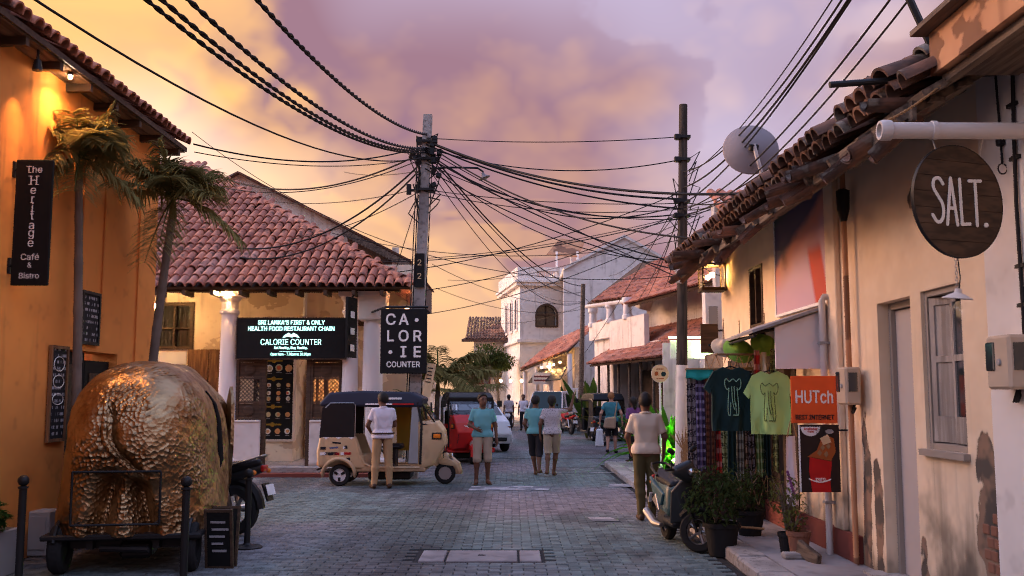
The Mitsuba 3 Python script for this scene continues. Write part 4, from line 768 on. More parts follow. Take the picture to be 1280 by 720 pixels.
# ------------------------------------------------------------------ three-wheelers
def mprism(pts, y0, y1):
    return m3.Manifold.extrude(m3.CrossSection([pts]), y1 - y0).rotate([90, 0, 0]).translate([0, y1, 0])
def rhull(prof, hw, r=.05):
    """convex shape with rounded edges from a side profile (x,z) and half widths"""
    pts = []
    for i, (x, z) in enumerate(prof):
        w_ = hw[i] if hasattr(hw, '__len__') else hw
        pts += [(x, -w_ + r, z), (x, w_ - r, z)]
    return mhull(pts, r, 12)
def tuktuk(label, M, paint, canopy, detail=True, group=None):
    t = thing('three_wheeler', label, 'three-wheeler', group)
    def o(name, m, b, par=t, sm=30): return obj(name, (m if isinstance(m, MB) else MB().man(m)).xf(M), b, par, sm)
    tub = rhull([(-.36, .40), (-.38, .62), (-.33, .88), (.26, .88), (.30, .62), (.46, .36)], .61, .05)
    tub -= mbox((-.20, -.52, .55), (.8, .52, 1.0)); tub -= mcyl((0, -.62, .20), .285, .42); tub -= mcyl((0, .62, .20), .285, .42)
    body = o('body', tub, paint)
    m = MB()
    for s in (-1, 1):
        pts = [(.30 * math.cos(a), s * .625, .20 + .31 * math.sin(a)) for a in np.linspace(-.12, math.pi + .1, 20)]
        m.tube(pts, [.015] + [.034] * 18 + [.015], 8)
    o('fender', m, paint, body)
    m = MB(); m.bb((.30, -.58, .26), (1.60, .58, .33), ch=.02); m.bb((.42, -.60, .28), (1.58, -.585, .36)); m.bb((.42, .585, .28), (1.58, .60, .36)); o('floor', m, paint, body)
    for s in (-.60, .60): m = MB(); m.tube([(.30, s, .86), (.36, s, .62), (.46, s, .42), (.62, s, .345), (1.50, s, .345)], .022, 6); o('sill', m, paint, body)
    cowl = rhull([(1.50, .36), (1.72, .42), (1.90, .78), (1.86, 1.0), (1.76, 1.14), (1.50, 1.14)], [.54, .40, .40, .46, .50, .55], .06)
    cowl -= mbox((1.2, -.46, .40), (1.62, .46, 1.3)); cowl -= mcyl((1.93, 0, .20), .31, .26)
    cw = o('front_cowl', cowl, paint)
    m = MB(); m.tube([(1.915, -.37, .50), (1.945, -.33, .80), (1.90, -.36, 1.02)], .008, 5); m.tube([(1.915, .37, .50), (1.945, .33, .80), (1.90, .36, 1.02)], .008, 5); o('trim_strip', m, 'black_plastic', cw)
    m = MB(); m.man(mhull([(1.90, 0, .40), (1.70, 0, .44), (2.16, 0, .36), (1.95, 0, .52)], .07, 12) - mcyl((1.93, 0, .20), .235, .11)); m.tube([(1.93 + .26 * math.cos(a), 0, .20 + .27 * math.sin(a)) for a in np.linspace(-.05, 2.5, 14)], .075, 8); o('front_fender', m, paint)
    # canopy
    can = rhull([(-.34, 1.52), (-.20, 1.68), (.4, 1.715), (1.30, 1.69), (1.50, 1.60), (1.48, 1.50)], [.60, .56, .55, .55, .57, .59], .05) - mbox((-.28, -.55, 1.3), (1.42, .55, 1.60))
    cn = o('canopy', can, canopy)
    for s in (-1, 1):
        m = MB(); m.prism([(-.38, .89), (.27, .89), (.27, 1.53), (-.24, 1.53), (-.33, 1.44)], .018, XZ(0, s * .595 + .009, 0)); o('side_curtain', m, 'vinyl_black')
        m = MB(); m.tube([(.285, s * .59, .86), (.285, s * .59, 1.50), (.25, s * .59, 1.535), (-.18, s * .60, 1.535), (-.27, s * .60, 1.45)], .011, 6); o('hoop', m, 'steel')
        m = MB(); m.tube([(1.50, s * .54, .40), (1.52, s * .55, 1.14), (1.44, s * .57, 1.55)], .025, 6); o('front_post', m, 'black_plastic')
        m = MB(); m.tube([(1.80, s * .46, 1.12), (1.50, s * .55, 1.54)], .016, 6); m.tube([(1.54, s * .54, 1.14), (1.80, s * .46, 1.13)], .014, 6); o('screen_frame', m, 'black_plastic')
        m = MB(); m.quad((1.53, s * .548, 1.15), (1.79, s * .462, 1.145), (1.51, s * .548, 1.52)); o('quarter_glass', m, 'pane', sm=False)
        m = MB(); m.tube([(1.62, s * .52, 1.40), (1.70, s * .66, 1.44)], .008, 5); m.box((1.71, s * .70, 1.47), (.03, .12, .16), (0, 0, 0), .01); o('mirror', m, 'black_plastic')
        m = MB(); m.box((1.80, s * .485, .92), (.15, .03, .09), (0, 0, -s * .32), .012); hl = o('indicator', m, 'amber', cw)
        m = MB(); m.box((1.80, s * .478, .92), (.19, .03, .13), (0, 0, -s * .32), .012); o('bezel', m, 'black_plastic', hl)
        m = MB(); m.box((-.405, s * .50, .56), (.03, .10, .20), ch=.01); o('tail_lamp', m, 'tail_red', body); m = MB(); m.box((-.41, s * .52, .42), (.03, .08, .08), ch=.01); o('rear_indicator', m, 'amber', body)
        wheel(t, (0, s * .50, .20), .20, .13, M, 'white_enamel', spokes=0 if detail else 0)
        m = MB(); 
        for a in (.5, 2.6, 4.7): m.box((.075 * math.cos(a), s * .548, .20 + .075 * math.sin(a)), (.075, .006, .045), (0, -a, 0))
        o('hub_slot', m, 'black_plastic')
    m = MB(); m.quad((1.81, -.44, 1.145), (1.81, .44, 1.145), (1.53, .52, 1.53), (1.53, -.52, 1.53)); o('windscreen', m, 'pane', sm=False)
    m = MB(); m.tube([(1.81, -.46, 1.13), (1.81, .46, 1.13)], .016, 6); m.tube([(1.84, .2, 1.16), (1.62, -.1, 1.44)], .006, 5); o('screen_trim', m, 'black_plastic')
    wheel(t, (1.93, 0, .20), .20, .11, M, 'steel')
    m = MB(); m.lathe([(0, -.02), (.075, -.02), (.085, .0), (.06, .07), (0, .09)], (2.06, 0, .50), 16, rotm(0, -math.pi / 2)); o('headlight', m, 'chrome')
    m = MB(); m.bb((-.24, -.50, .56), (.22, .50, .68), ch=.03); m.box((-.27, 0, .98), (.10, 1.0, .60), (0, -.12, 0), .03); o('passenger_seat', m, 'vinyl_black')
    m = MB(); m.bb((.80, -.25, .66), (1.12, .25, .76), ch=.03); m.bb((.84, -.22, .332), (1.0, .22, .655)); m.box((.74, 0, .98), (.07, .48, .42), (0, -.1, 0), .02); m.tube([(.74, -.5, .7), (1.02, -.5, .36)], .02, 6); m.tube([(.62, -.5, .72), (1.10, -.5, .72)], .02, 6); o('driver_seat', m, 'vinyl_black')
    m = MB(); m.tube([(1.62, 0, .4), (1.40, 0, .95), (1.36, 0, 1.0)], .02, 6); m.tube([(1.33, -.30, 1.02), (1.37, 0, 1.0), (1.33, .30, 1.02)], .014, 6); o('handlebar', m, 'black_metal')
    m = MB(); m.bb((-.36, -.45, .24), (.5, .45, .27)); m.tube([(-.15, -.45, .2), (.1, 0, .22), (-.15, .45, .2)], .03, 6); m.bb((.5, -.35, .10), (1.3, .35, .255), ch=.03); m.tube([(-.42, -.5, .30), (-.44, .5, .30)], .018, 6); o('underframe', m, 'black_metal')
    m = MB(); m.bb((-.455, -.15, .36), (-.45, .15, .46)); o('number_plate', m, 'white_paint')
    m = MB(); m.box((1.925, -.22, .88), (.006, .26, .12), (0, .05, -.1)); o('front_plate', m, 'white_paint', cw)
    if detail:
        y = -.617
        for (x, z, w_, h, b) in ((-.30, .60, .12, .055, 'white_paint'), (-.16, .60, .10, .05, 'cloth_black'), (-.04, .60, .08, .05, 'red_enamel'), (.06, .60, .07, .05, 'white_paint'), (.15, .605, .13, .045, 'red_enamel'), (-.30, .70, .10, .05, 'cloth_black'), (-.10, .71, .16, .03, 'sticker_blue'), (.12, .72, .06, .06, 'cloth_black'), (-.05, .80, .16, .03, 'cloth_black'), (.17, .50, .07, .05, 'cloth_black'), (.20, .43, .08, .05, 'cloth_black'), (.09, .715, .04, .04, 'white_paint')):
            m = MB(); m.box((x, y, z), (w_, .004, h), (0, rnd.uniform(-.1, .1), 0)); o('sticker', m, b, body)
        m = MB(); m.tm(text_raw('GUARD', .05)).xf(TR(-.27, y - .003, .58)); o('lettering', m, 'cloth_black', body, False)
        m = MB(); m.box((1.00, -.606, 1.62), (.30, .006, .035), (0, 0, 0)); o('canopy_badge', m, 'white_paint', cn)
        m = MB(); m.box((.72, -.607, 1.515), (.50, .006, .03)); o('fringe_band', m, 'white_paint', cn); m = MB(); m.box((1.18, -.607, 1.515), (.40, .006, .03)); o('fringe_band', m, 'red_enamel', cn)
        m = MB(); m.prism([(.95, .60), (1.30, .60), (1.26, 1.50), (.92, 1.50)], .02, XZ(0, .50, 0)); o('door_curtain', m, 'curtain_gold')
        m = MB(); m.prism([(1.28, .42), (1.46, .42), (1.46, 1.50), (1.34, 1.50)], .02, XZ(0, -.55, 0)); o('rolled_sheet', m, 'grey_box')
        for x in (-.25, -.02, .22): m = MB(); m.prism([(x - .06, .905), (x + .06, .905), (x, .865)], .006, XZ(0, -.608, 0)); o('curtain_tab', m, 'white_paint', body)
    return t
def text_raw(s, h, bold=True): m = meshkit.text_mesh(s, h, .003, bold); m.apply_transform(XZ()); return m
tuktuk('cream three-wheeler with a dark blue canopy and stickers parked by the corner restaurant', TR(-3.21, 19.32, 0), 'beige_enamel', 'canopy_blue')
tuktuk('red three-wheeler facing the camera behind the man in the teal shirt', TR(-1.26, 26.6, 0, -1.42), 'red_enamel_gloss', 'vinyl_black', False)
tuktuk('black three-wheeler parked far up the street by the veranda', TR(3.5, 37.2, 0, 1.75), 'dark_enamel', 'vinyl_black', False)
# ------------------------------------------------------------------ cars
def car(label, M, paint, L=4.2, Wd=1.75, H=1.65, glass='dark_glass'):
    t = thing('parked_car', label, 'car'); h = Wd / 2
    def o(name, m, b, par=t, sm=28): return obj(name, (m if isinstance(m, MB) else MB().man(m)).xf(M), b, par, sm)
    low = rhull([(-L / 2 + .1, .34), (-L / 2 + .02, .62), (-L / 2 + .12, .98), (L / 2 - .95, 1.0), (L / 2 - .12, .86), (L / 2 - .03, .55), (L / 2 - .15, .32)], [h, h, h - .03, h - .03, h - .10, h - .04, h], .07)
    for x in (-L / 2 + .80, L / 2 - .85):
        for s in (-1, 1): low -= mcyl((x, s * h, .33), .37, .5)
    body = o('body', low, paint)
    cab = rhull([(-L / 2 + .14, .98), (-L / 2 + .30, H - .08), (L / 2 - 1.85, H - .06), (L / 2 - 1.05, .98)], [h - .06, h - .20, h - .20, h - .08], .07); o('glasshouse', cab, glass)
    roof = rhull([(-L / 2 + .26, H - .09), (L / 2 - 1.83, H - .07), (L / 2 - 2.1, H - .02), (-L / 2 + .6, H - .02)], h - .17, .05); rf_ = o('roof', roof, paint)
    m = MB()
    for s in (-1, 1):
        for a, b in (((L / 2 - 1.03, h - .07, .99), (L / 2 - 1.86, h - .19, H - .08)), ((-L / 2 + .14, h - .07, .99), (-L / 2 + .28, h - .19, H - .1)), ((-.15, h - .04, .99), (-.20, h - .175, H - .08)), ((-1.05, h - .04, .99), (-1.1, h - .175, H - .08))): m.tube([(a[0], s * a[1], a[2]), (b[0], s * b[1], b[2])], .045, 6)
    o('pillar', m, paint)
    for x in (-L / 2 + .80, L / 2 - .85):
        for s in (-1, 1): wheel(t, (x, s * (h - .10), .32), .32, .20, M, 'steel')
    for s in (-1, 1):
        m = MB(); m.box((L / 2 - .09, s * (h - .25), .74), (.10, .34, .14), (0, 0, -s * .25), .03); o('headlight', m, 'chrome', body)
        m = MB(); m.box((-L / 2 + .06, s * (h - .14), .84), (.08, .2, .26), ch=.02); o('tail_lamp', m, 'tail_red', body)
        m = MB(); m.box((L / 2 - 1.25, s * (h + .08), 1.06), (.10, .17, .12), ch=.03); o('mirror', m, paint, body)
    m = MB(); m.box((L / 2 - .035, 0, .60), (.05, .9, .16), ch=.02); m.box((L / 2 - .03, 0, .40), (.06, 1.2, .12), ch=.02); o('grille', m, 'black_plastic', body)
    m = MB(); m.box((L / 2 + .0, 0, .50), (.012, .44, .11)); m.box((-L / 2 - .005, 0, .6), (.012, .44, .11)); o('number_plate', m, 'white_paint', body)
    return t
car('silver family car facing the camera far up the street', TR(1.75, 47.5, 0, -1.78), 'silver_enamel', 4.3, 1.75, 1.85, 'teal_glass')
car('white car parked behind the red three-wheeler', TR(-1.12, 31.2, 0, -1.35), 'white_enamel', 3.6, 1.6, 1.5)
# ------------------------------------------------------------------ motorbikes
def motorbike(label, M, paint, red=False, group=None):
    t = thing('motorbike', label, 'motorcycle', group)
    def o(name, m, b, par=t, sm=30): return obj(name, (m if isinstance(m, MB) else MB().man(m)).xf(M), b, par, sm)
    for x in (0, 1.26): wheel(t, (x, 0, .30), .30, .10 if x else .12, M, 'steel', spokes=6)
    m = MB(); m.tube([(1.26 + .33 * math.cos(a), 0, .30 + .33 * math.sin(a)) for a in np.linspace(.3, 2.5, 10)], .055, 6); o('front_mudguard', m, paint)
    m = MB(); m.tube([(.33 * math.cos(a), 0, .30 + .35 * math.sin(a)) for a in np.linspace(.6, 3.1, 10)], .06, 6); m.box((-.42, 0, .52), (.02, .16, .22), (0, .35, 0)); o('rear_mudguard', m, 'black_plastic')
    for s in (-1, 1):
        m = MB(); m.tube([(1.26, s * .08, .30), (1.08, s * .09, .74), (1.0, s * .09, .95)], .022, 8); o('fork', m, 'chrome')
        m = MB(); m.tube([(0, s * .10, .30), (.10, s * .12, .66)], .03, 8); m.tube([(0, s * .10, .30), (.45, s * .10, .34)], .02, 6); o('rear_shock', m, 'chrome')
        m = MB(); m.tube([(.94, s * .22, 1.0), (.92, s * .28, 1.22)], .006, 5); m.lathe([(0, 0), (.055, 0), (.055, .015), (0, .02)], (.90, s * .30, 1.26), 12, rotm(0, -math.pi / 2)); o('mirror', m, 'black_plastic')
        m = MB(); m.tube([(-.30, s * .10, .76), (-.32, s * .17, .76)], .008, 5); m.add(*sph((-.33, s * .19, .76), .03)); o('indicator', m, 'amber')
    m = MB(); m.tube([(.30, 0, .62), (.75, 0, .62), (.98, 0, .84)], .028, 8); m.tube([(.98, 0, .84), (.85, 0, .34), (.42, 0, .30)], .024, 8); m.tube([(.35, 0, .62), (.42, 0, .30)], .022, 8); o('frame', m, 'black_metal')
    m = MB(); m.bb((.42, -.13, .24), (.82, .13, .46), ch=.04); m.box((.72, 0, .53), (.18, .18, .24), (0, .35, 0), .02)
    for k in range(5): m.box((.72 + .01 * k, 0, .44 + .045 * k), (.22, .23, .012), (0, .35, 0))
    o('engine', m, 'steel')
    m = MB(); m.man(mhull([(.52, 0, .72), (.92, 0, .80), (.86, 0, .92), (.58, 0, .86)], .11, 16)); tk = o('fuel_tank', m, paint)
    m = MB(); m.man(mhull([(.50, -.07, .76), (.50, .07, .76), (.10, -.10, .78), (.10, .10, .78), (-.28, 0, .86), (-.1, 0, .82)], .055, 12)); o('seat', m, 'vinyl_black')
    m = MB(); m.man(mhull([(.36, 0, .66), (-.05, 0, .72), (-.34, 0, .80)], [.10, .09, .05], 12)); o('tail_cowl', m, paint)
    m = MB(); m.tube([(.0, -.12, .84), (-.22, -.12, .90), (-.36, -.08, .95), (-.38, 0, .96), (-.36, .08, .95), (-.22, .12, .90), (.0, .12, .84)], .012, 8); o('grab_rail', m, 'steel')
    m = MB(); m.box((-.37, 0, .80), (.05, .13, .08), ch=.015); o('tail_lamp', m, 'tail_red')
    m = MB(); m.box((-.46, 0, .55), (.006, .2, .13), (0, .3, 0)); o('number_plate', m, 'white_paint')
    m = MB(); m.tube([(1.0, -.32, 1.02), (.98, -.15, 1.02), (1.0, 0, .96), (.98, .15, 1.02), (1.0, .32, 1.02)], .014, 8); o('handlebar', m, 'black_metal')
    m = MB(); m.man(mhull([(1.12, 0, .92), (1.02, 0, 1.0)], [.10, .07], 14)); o('headlight', m, 'chrome' if red else paint)
    m = MB(); m.tube([(.70, -.12, .42), (.62, -.14, .24), (.2, -.16, .26), (-.28, -.17, .36)], [.02, .02, .035, .045], 8); o('exhaust', m, 'chrome')
    m = MB(); m.tube([(.4, .12, .26), (.34, .26, .0)], .012, 5); o('side_stand', m, 'black_metal')
    return t
motorbike('black motorbike with grab rail parked beside the brass elephant cart', TR(-3.36, 12.3, 0, math.pi - .22), 'dark_enamel')
motorbike('dark motorbike with chrome parts parked beside the black three-wheeler', TR(3.05, 33.6, 0, .55), 'green_enamel')
motorbike('motorbike with a red tank parked near the far utility pole', TR(2.55, 43.2, 0, 1.9), 'red_enamel_gloss', True)
motorbike('dark motorbike standing at the far end past the silver car', TR(-.2, 52, 0, 1.4), 'dark_enamel')
# ------------------------------------------------------------------ scooter by the clothes stall
def scooter(label, M, steer=.55):
    t = thing('motor_scooter', label, 'scooter')
    def o(name, m, b, par=t, sm=30): return obj(name, (m if isinstance(m, MB) else MB().man(m)).xf(M), b, par, sm)
    wheel(t, (0, 0, .25), .25, .12, M, 'steel', spokes=5)
    rear = mhull([(-.22, 0, .72), (-.15, 0, .52), (.40, 0, .46), (.40, 0, .66), (-.42, 0, .80)], [.13, .15, .16, .15, .06], 16); bd = o('rear_body', rear, 'teal_enamel')
    m = MB(); m.man(mhull([(.45, -.06, .74), (.45, .06, .74), (-.05, -.09, .80), (-.05, .09, .80), (-.30, 0, .86)], .06, 12)); o('seat', m, 'vinyl_black')
    for s in (-1, 1):
        m = MB(); m.man(mhull([(-.36, s * .13, .78), (-.05, s * .17, .62), (.30, s * .17, .50), (.36, s * .16, .62), (-.10, s * .16, .72)], .025, 10)); o('side_panel', m, 'teal_enamel', bd)
        m = MB(); m.man(mhull([(-.06, s * .188, .52), (.25, s * .192, .42), (.1, s * .188, .60)], .014, 8)); o('side_insert', m, 'steel', bd)
        m = MB(); m.add(*sph((-.42, s * .10, .72), .035)); o('indicator', m, 'amber', bd)
    m = MB(); m.tube([(.02, -.15, .84), (-.25, -.15, .92), (-.42, -.10, .97), (-.45, 0, .98), (-.42, .10, .97), (-.25, .15, .92), (.02, .15, .84)], .017, 8); o('grab_rail', m, 'black_metal')
    m = MB(); m.man(mhull([(-.45, -.07, .79), (-.45, .07, .79), (-.44, 0, .70)], .03, 10)); o('tail_lamp', m, 'tail_red', bd)
    m = MB(); m.box((-.50, 0, .50), (.03, .17, .30), (0, .45, 0), .01); mg = o('mudflap', m, 'black_plastic'); m = MB(); m.box((-.535, 0, .50), (.008, .24, .15), (0, .45, 0)); o('number_plate', m, 'white_paint', mg)
    m = MB(); m.tube([(.30, -.18, .22), (.05, -.20, .22), (-.30, -.22, .34)], [.03, .05, .055], 10); o('exhaust', m, 'steel')
    m = MB(); m.bb((.0, -.16, .18), (.42, .12, .40), ch=.05); o('engine', m, 'black_metal')
    m = MB(); m.man(mhull([(.40, -.14, .30), (.40, .14, .30), (.82, -.14, .30), (.82, .14, .30)], .05, 10)); o('footboard', m, 'black_plastic')
    m = MB(); m.man(mhull([(.82, -.17, .34), (.82, .17, .34), (.92, -.18, .70), (.92, .18, .70), (.98, 0, .92), (.95, 0, .4)], .04, 12)); o('leg_shield', m, 'dark_enamel')
    # steered front end
    A_ = TR(1.12, 0, 0, steer); B_ = TR(-1.12, 0, 0); N_ = M @ A_ @ TR(0, 0, 0) 
    wheel(t, (.08, 0, .25), .25, .11, N_, 'steel', spokes=5, name='front_wheel')
    def q(name, m, b): return obj(name, m.xf(N_), b, t, 30)
    m = MB(); m.tube([(.08 + .28 * math.cos(a), 0, .25 + .28 * math.sin(a)) for a in np.linspace(.5, 2.5, 12)], .05, 8); q('front_mudguard', m, 'black_plastic')
    m = MB()
    for s in (-1, 1): m.tube([(.08, s * .075, .25), (-.08, s * .06, .70)], .02, 8)
    q('fork', m, 'black_metal')
    m = MB(); m.man(mhull([(-.15, -.12, .98), (-.15, .12, .98), (-.06, 0, .90), (-.05, 0, 1.04)], .07, 14)); q('headlamp_cowl', m, 'dark_enamel')
    m = MB(); m.man(mhull([(.015, -.05, .97), (.015, .05, .97)], .05, 12)); q('headlamp', m, 'chrome')
    m = MB(); m.tube([(-.20, -.33, 1.0), (-.15, -.1, 1.0), (-.15, .1, 1.0), (-.20, .33, 1.0)], .016, 8); q('handlebar', m, 'black_metal')
    for s in (-1, 1): m = MB(); m.tube([(-.16, s * .25, 1.0), (-.13, s * .30, 1.20)], .006, 5); m.man(mhull([(-.13, s * .28, 1.22), (-.13, s * .36, 1.24)], .035, 10).scale([1, 1, 1])); q('mirror', m, 'black_plastic')
    m = MB(); m.tube([(.25, .1, .2), (.2, .22, .0)], .012, 5); o('side_stand', m, 'black_metal')
    return t
scooter('teal and black motor scooter parked beside the hanging clothes', TR(1.84, 11.95, 0, -1.45, .88), .85)
# ------------------------------------------------------------------ people
def nets(F, lo, h):
    """surface nets of a sampled distance field, negative inside"""
    S = F < 0; sh = np.array(F.shape); c = np.zeros(sh - 1, np.int8)
    off = [(i, j, k) for i in (0, 1) for j in (0, 1) for k in (0, 1)]
    sl = lambda o: tuple(slice(o[a], sh[a] - 1 + o[a]) for a in range(3))
    for o in off: c += S[sl(o)]
    act = (c > 0) & (c < 8); idx = -np.ones(act.shape, int); n = act.sum(); idx[act] = np.arange(n)
    P = np.zeros((n, 3)); K = np.zeros(n)
    base = np.argwhere(act)
    for o1 in off:
        for a in range(3):
            if o1[a]: continue
            o2 = list(o1); o2[a] = 1
            f1, f2 = F[sl(o1)][act], F[sl(o2)][act]; cr = (f1 < 0) != (f2 < 0); t = f1 / np.where(cr, f1 - f2, 1)
            q = np.array(o1, float) + np.zeros((n, 3)); q[:, a] += t; P[cr] += q[cr]; K[cr] += 1
    V = (base + P / K[:, None]) * h + lo; Fs = []
    for a in range(3):
        b, d = (a + 1) % 3, (a + 2) % 3
        s1 = [slice(None)] * 3; s2 = [slice(None)] * 3; s1[a] = slice(0, -1); s2[a] = slice(1, None)
        A, B = S[tuple(s1)], S[tuple(s2)]; e = np.argwhere(A != B); ins = A[A != B]
        ok = (e[:, b] > 0) & (e[:, d] > 0) & (e[:, b] < sh[b] - 1) & (e[:, d] < sh[d] - 1); e, ins = e[ok], ins[ok]
        q = []
        for db, dd in ((1, 1), (0, 1), (0, 0), (1, 0)):
            g = e.copy(); g[:, b] -= db; g[:, d] -= dd; q.append(idx[g[:, 0], g[:, 1], g[:, 2]])
        q = np.stack(q, 1); q[~ins] = q[~ins][:, ::-1]; Fs.append(q)
    Q = np.vstack(Fs); return V, np.vstack([Q[:, [0, 1, 2]], Q[:, [0, 2, 3]]])
def cap(X, a, b, ra, rb):
    a, b = np.asarray(a, np.float32), np.asarray(b, np.float32); d = b - a; t = np.clip(((X - a) @ d) / max(float(d @ d), 1e-9), 0, 1)
    return np.sqrt(((X - a - t[..., None] * d) ** 2).sum(-1)) - (ra + (rb - ra) * t)
def ell(X, c, r): r = np.asarray(r, np.float32); q = (X - np.asarray(c, np.float32)) / r; k = np.sqrt((q ** 2).sum(-1)); return (k - 1) * r.min()
def smin(a, b, k): h = np.clip(.5 + .5 * (b - a) / k, 0, 1); return b + (a - b) * h - k * h * (1 - h)
def grid(lo, hi, h):
    n = np.ceil((np.array(hi) - lo) / h).astype(int) + 1
    return np.stack(np.meshgrid(*[lo[a] + h * np.arange(n[a]) for a in range(3)], indexing='ij'), -1).astype(np.float32)
def hand(wrist, d, palm, curl=.5):
    """SDF grid mesh of a hand; d = direction of fingers, palm = palm normal"""
    d = d / np.linalg.norm(d); palm = palm - d * (palm @ d); palm /= np.linalg.norm(palm); s = np.cross(d, palm)
    lo, hi = wrist - .16, wrist + .20 * np.abs(d) + .16; lo = np.minimum(wrist, wrist + d * .2) - .07; hi = np.maximum(wrist, wrist + d * .2) + .07; X = grid(lo, hi, .0048)
    f = smin(cap(X, wrist - d * .03, wrist + d * .02, .026, .024), cap(X, wrist + d * .03 + s * .022, wrist + d * .085 + s * .026, .018, .015), .02)
    f = smin(f, cap(X, wrist + d * .03 - s * .018, wrist + d * .08 - s * .024, .018, .015), .02); f = smin(f, cap(X, wrist + d * .03, wrist + d * .085, .018, .015), .015)
    for k, (o_, L) in enumerate(((-.030, .058), (-.010, .072), (.010, .076), (.030, .068))):
        p = wrist + d * .09 + s * o_; a = curl * (1.1 - .1 * k)
        for j, l in enumerate((.45, .32, .25)):
            a2 = a * (j + .6); q = p + (d * math.cos(a2) + palm * math.sin(a2)) * L * l + s * o_ * .08; f = smin(f, cap(X, p, q, .0088 - .0008 * j, .0080 - .0008 * j), .004); p = q
    p = wrist + d * .028 + s * .026; q = p + d * .035 + s * .028 + palm * .012; f = smin(f, cap(X, p, q, .013, .010), .012); f = smin(f, cap(X, q, q + d * .03 + s * .004 + palm * .010, .0098, .0085), .005)
    return nets(f, lo, .0048)
def person(label, x, y, face, J={}, top='shirt_white', bottom='khaki', skin='skin_dark', hair='hair', H=1.72, long_trousers=True, sleeve=.62, hairlen=0, build=.94, shoes='leather', female=False, h=.011, group=None, knee=.47, barefoot=False, face_on=True, collar=False):
    """standing figure; local x to its right, y ahead, z up; face = angle of 'ahead' from world +y (anticlockwise)"""
    p = thing('person', label, 'person', group); sc_ = H / 1.72
    D = dict(hipL=(-.09, 0, .92), hipR=(.09, 0, .92), kneeL=(-.10, .015, .49), kneeR=(.10, .015, .49), ankL=(-.10, -.02, .085), ankR=(.10, -.02, .085), shL=(-.168, 0, 1.40), shR=(.168, 0, 1.40), elL=(-.225, -.03, 1.12), elR=(.225, -.03, 1.12),
             wrL=(-.235, .06, .875), wrR=(.235, .06, .875), head=(0, .025, 1.605), toeL=None, toeR=None, look=0.0)
    D.update(J); g = {k: np.array(v, float) for k, v in D.items() if v is not None and k != 'look'}
    M = TR(x, y, 0, face, sc_); b = build; sw = .93 if female else 1.0
    lo, hi = np.array([-.55, -.42, -.01]), np.array([.55, .52, 1.78])
    allp = np.array([v for v in g.values()]); lo = np.minimum(lo * [.75, .7, 1], allp.min(0) - .13); hi = np.maximum(hi * [.75, .7, 1], allp.max(0) + .2); lo[2] = -.012; hi[2] = max(1.78, allp[:, 2].max() + .24)
    X = grid(lo, hi, h)
    ch = (g['shL'] + g['shR']) / 2; pel = (g['hipL'] + g['hipR']) / 2
    def torso(o=0.0):
        f = cap(X, ch + [-.075 * sw, .0, -.11], ch + [.075 * sw, 0, -.11], .106 * b + o, .106 * b + o)
        mid = ch * .45 + pel * .55; f = smin(f, cap(X, mid + [-.06, .005, 0], mid + [.06, .005, 0], .100 * b * (.93 if female else 1) + o, .100 * b * (.93 if female else 1) + o), .10)
        f = smin(f, cap(X, g['hipL'] + [0, -.01, .02], g['hipR'] + [0, -.01, .02], .108 * b + o, .108 * b + o), .09)
        f = smin(f, cap(X, ch + [-.12 * sw, -.01, .0], ch + [.12 * sw, -.01, .0], .045 + o, .045 + o), .09)
        if female: f = smin(f, cap(X, ch + [-.07, .085, -.15], ch + [.07, .085, -.15], .055 + o, .055 + o), .05)
        return f
    def arm(s, o=0.0, lim=1.0, low=True):
        A, E, Wr = g['sh' + s], g['el' + s], g['wr' + s]; A = A * [sw, 1, 1]
        f = cap(X, A, A + (E - A) * min(lim, 1), .052 * b + o, .042 * b + o)
        return smin(f, cap(X, E, Wr, .040 * b + o, .026 + o), .03) if low else f
    def leg(s, o=0.0):
        A, K, B = g['hip' + s], g['knee' + s], g['ank' + s]; f = cap(X, A + [0, 0, -.02], K, .082 * b + o, .054 + o); calf = K * .68 + B * .32 + [0, -.014, 0]
        return smin(f, smin(cap(X, K, calf, .052 + o, .053 + o), cap(X, calf, B, .050 + o, .036 + o), .03), .04)
    hdc = g['head']; lk = D['look']; cl, sl3 = math.cos(lk), math.sin(lk); Rl = np.array([[cl, -sl3, 0], [sl3, cl, 0], [0, 0, 1]])
    Xh = ((X - hdc.astype(np.float32)) @ Rl.astype(np.float32))
    hf = smin(ell(Xh, (0, -.012, .02), (.077, .096, .098)), ell(Xh, (0, .022, -.055), (.058, .068, .062)), .04)
    hf = smin(hf, cap(Xh, (0, .086, .012), (0, .107, -.026), .010, .017), .016); hf = smin(hf, cap(Xh, (-.045, .066, .026), (.045, .066, .026), .015, .015), .02)
    hf = smin(hf, cap(Xh, (-.018, .086, -.060), (.018, .086, -.060), .010, .010), .012)
    for s in (-1, 1): hf = smin(hf, ell(Xh, (s * .080, -.012, -.004), (.012, .022, .032)), .008)
    body = smin(torso(), smin(cap(X, ch + [0, -.01, .02], hdc + [0, -.015, -.06], .062, .055), hf, .03), .05)
    for s in 'LR': body = smin(body, arm(s), .035); body = smin(body, leg(s), .035)
    for s in 'LR':
        B = g['ank' + s]; toe = g.get('toe' + s); toe = B + [(-.03 if s == 'L' else .03), .17, -.05] if toe is None else toe
        body = smin(body, smin(cap(X, B + [0, -.03, -.045], B + [0, .05, -.04], .036, .034), cap(X, B + [0, .02, -.045], toe, .036, .026), .03), .03)
    V, F = nets(body, lo, h); parts = [trimesh.Trimesh(V, F, process=False)]
    for s in 'LR':
        d = g['wr' + s] - g['el' + s]; d /= np.linalg.norm(d); sg = 1 if s == 'R' else -1
        palm = np.array([-sg, .15, 0.0]) + .2 * np.array([0, 1, 0]); V, F = hand(g['wr' + s], d, palm, .35); F = F
        parts.append(trimesh.Trimesh(V, F, process=False))
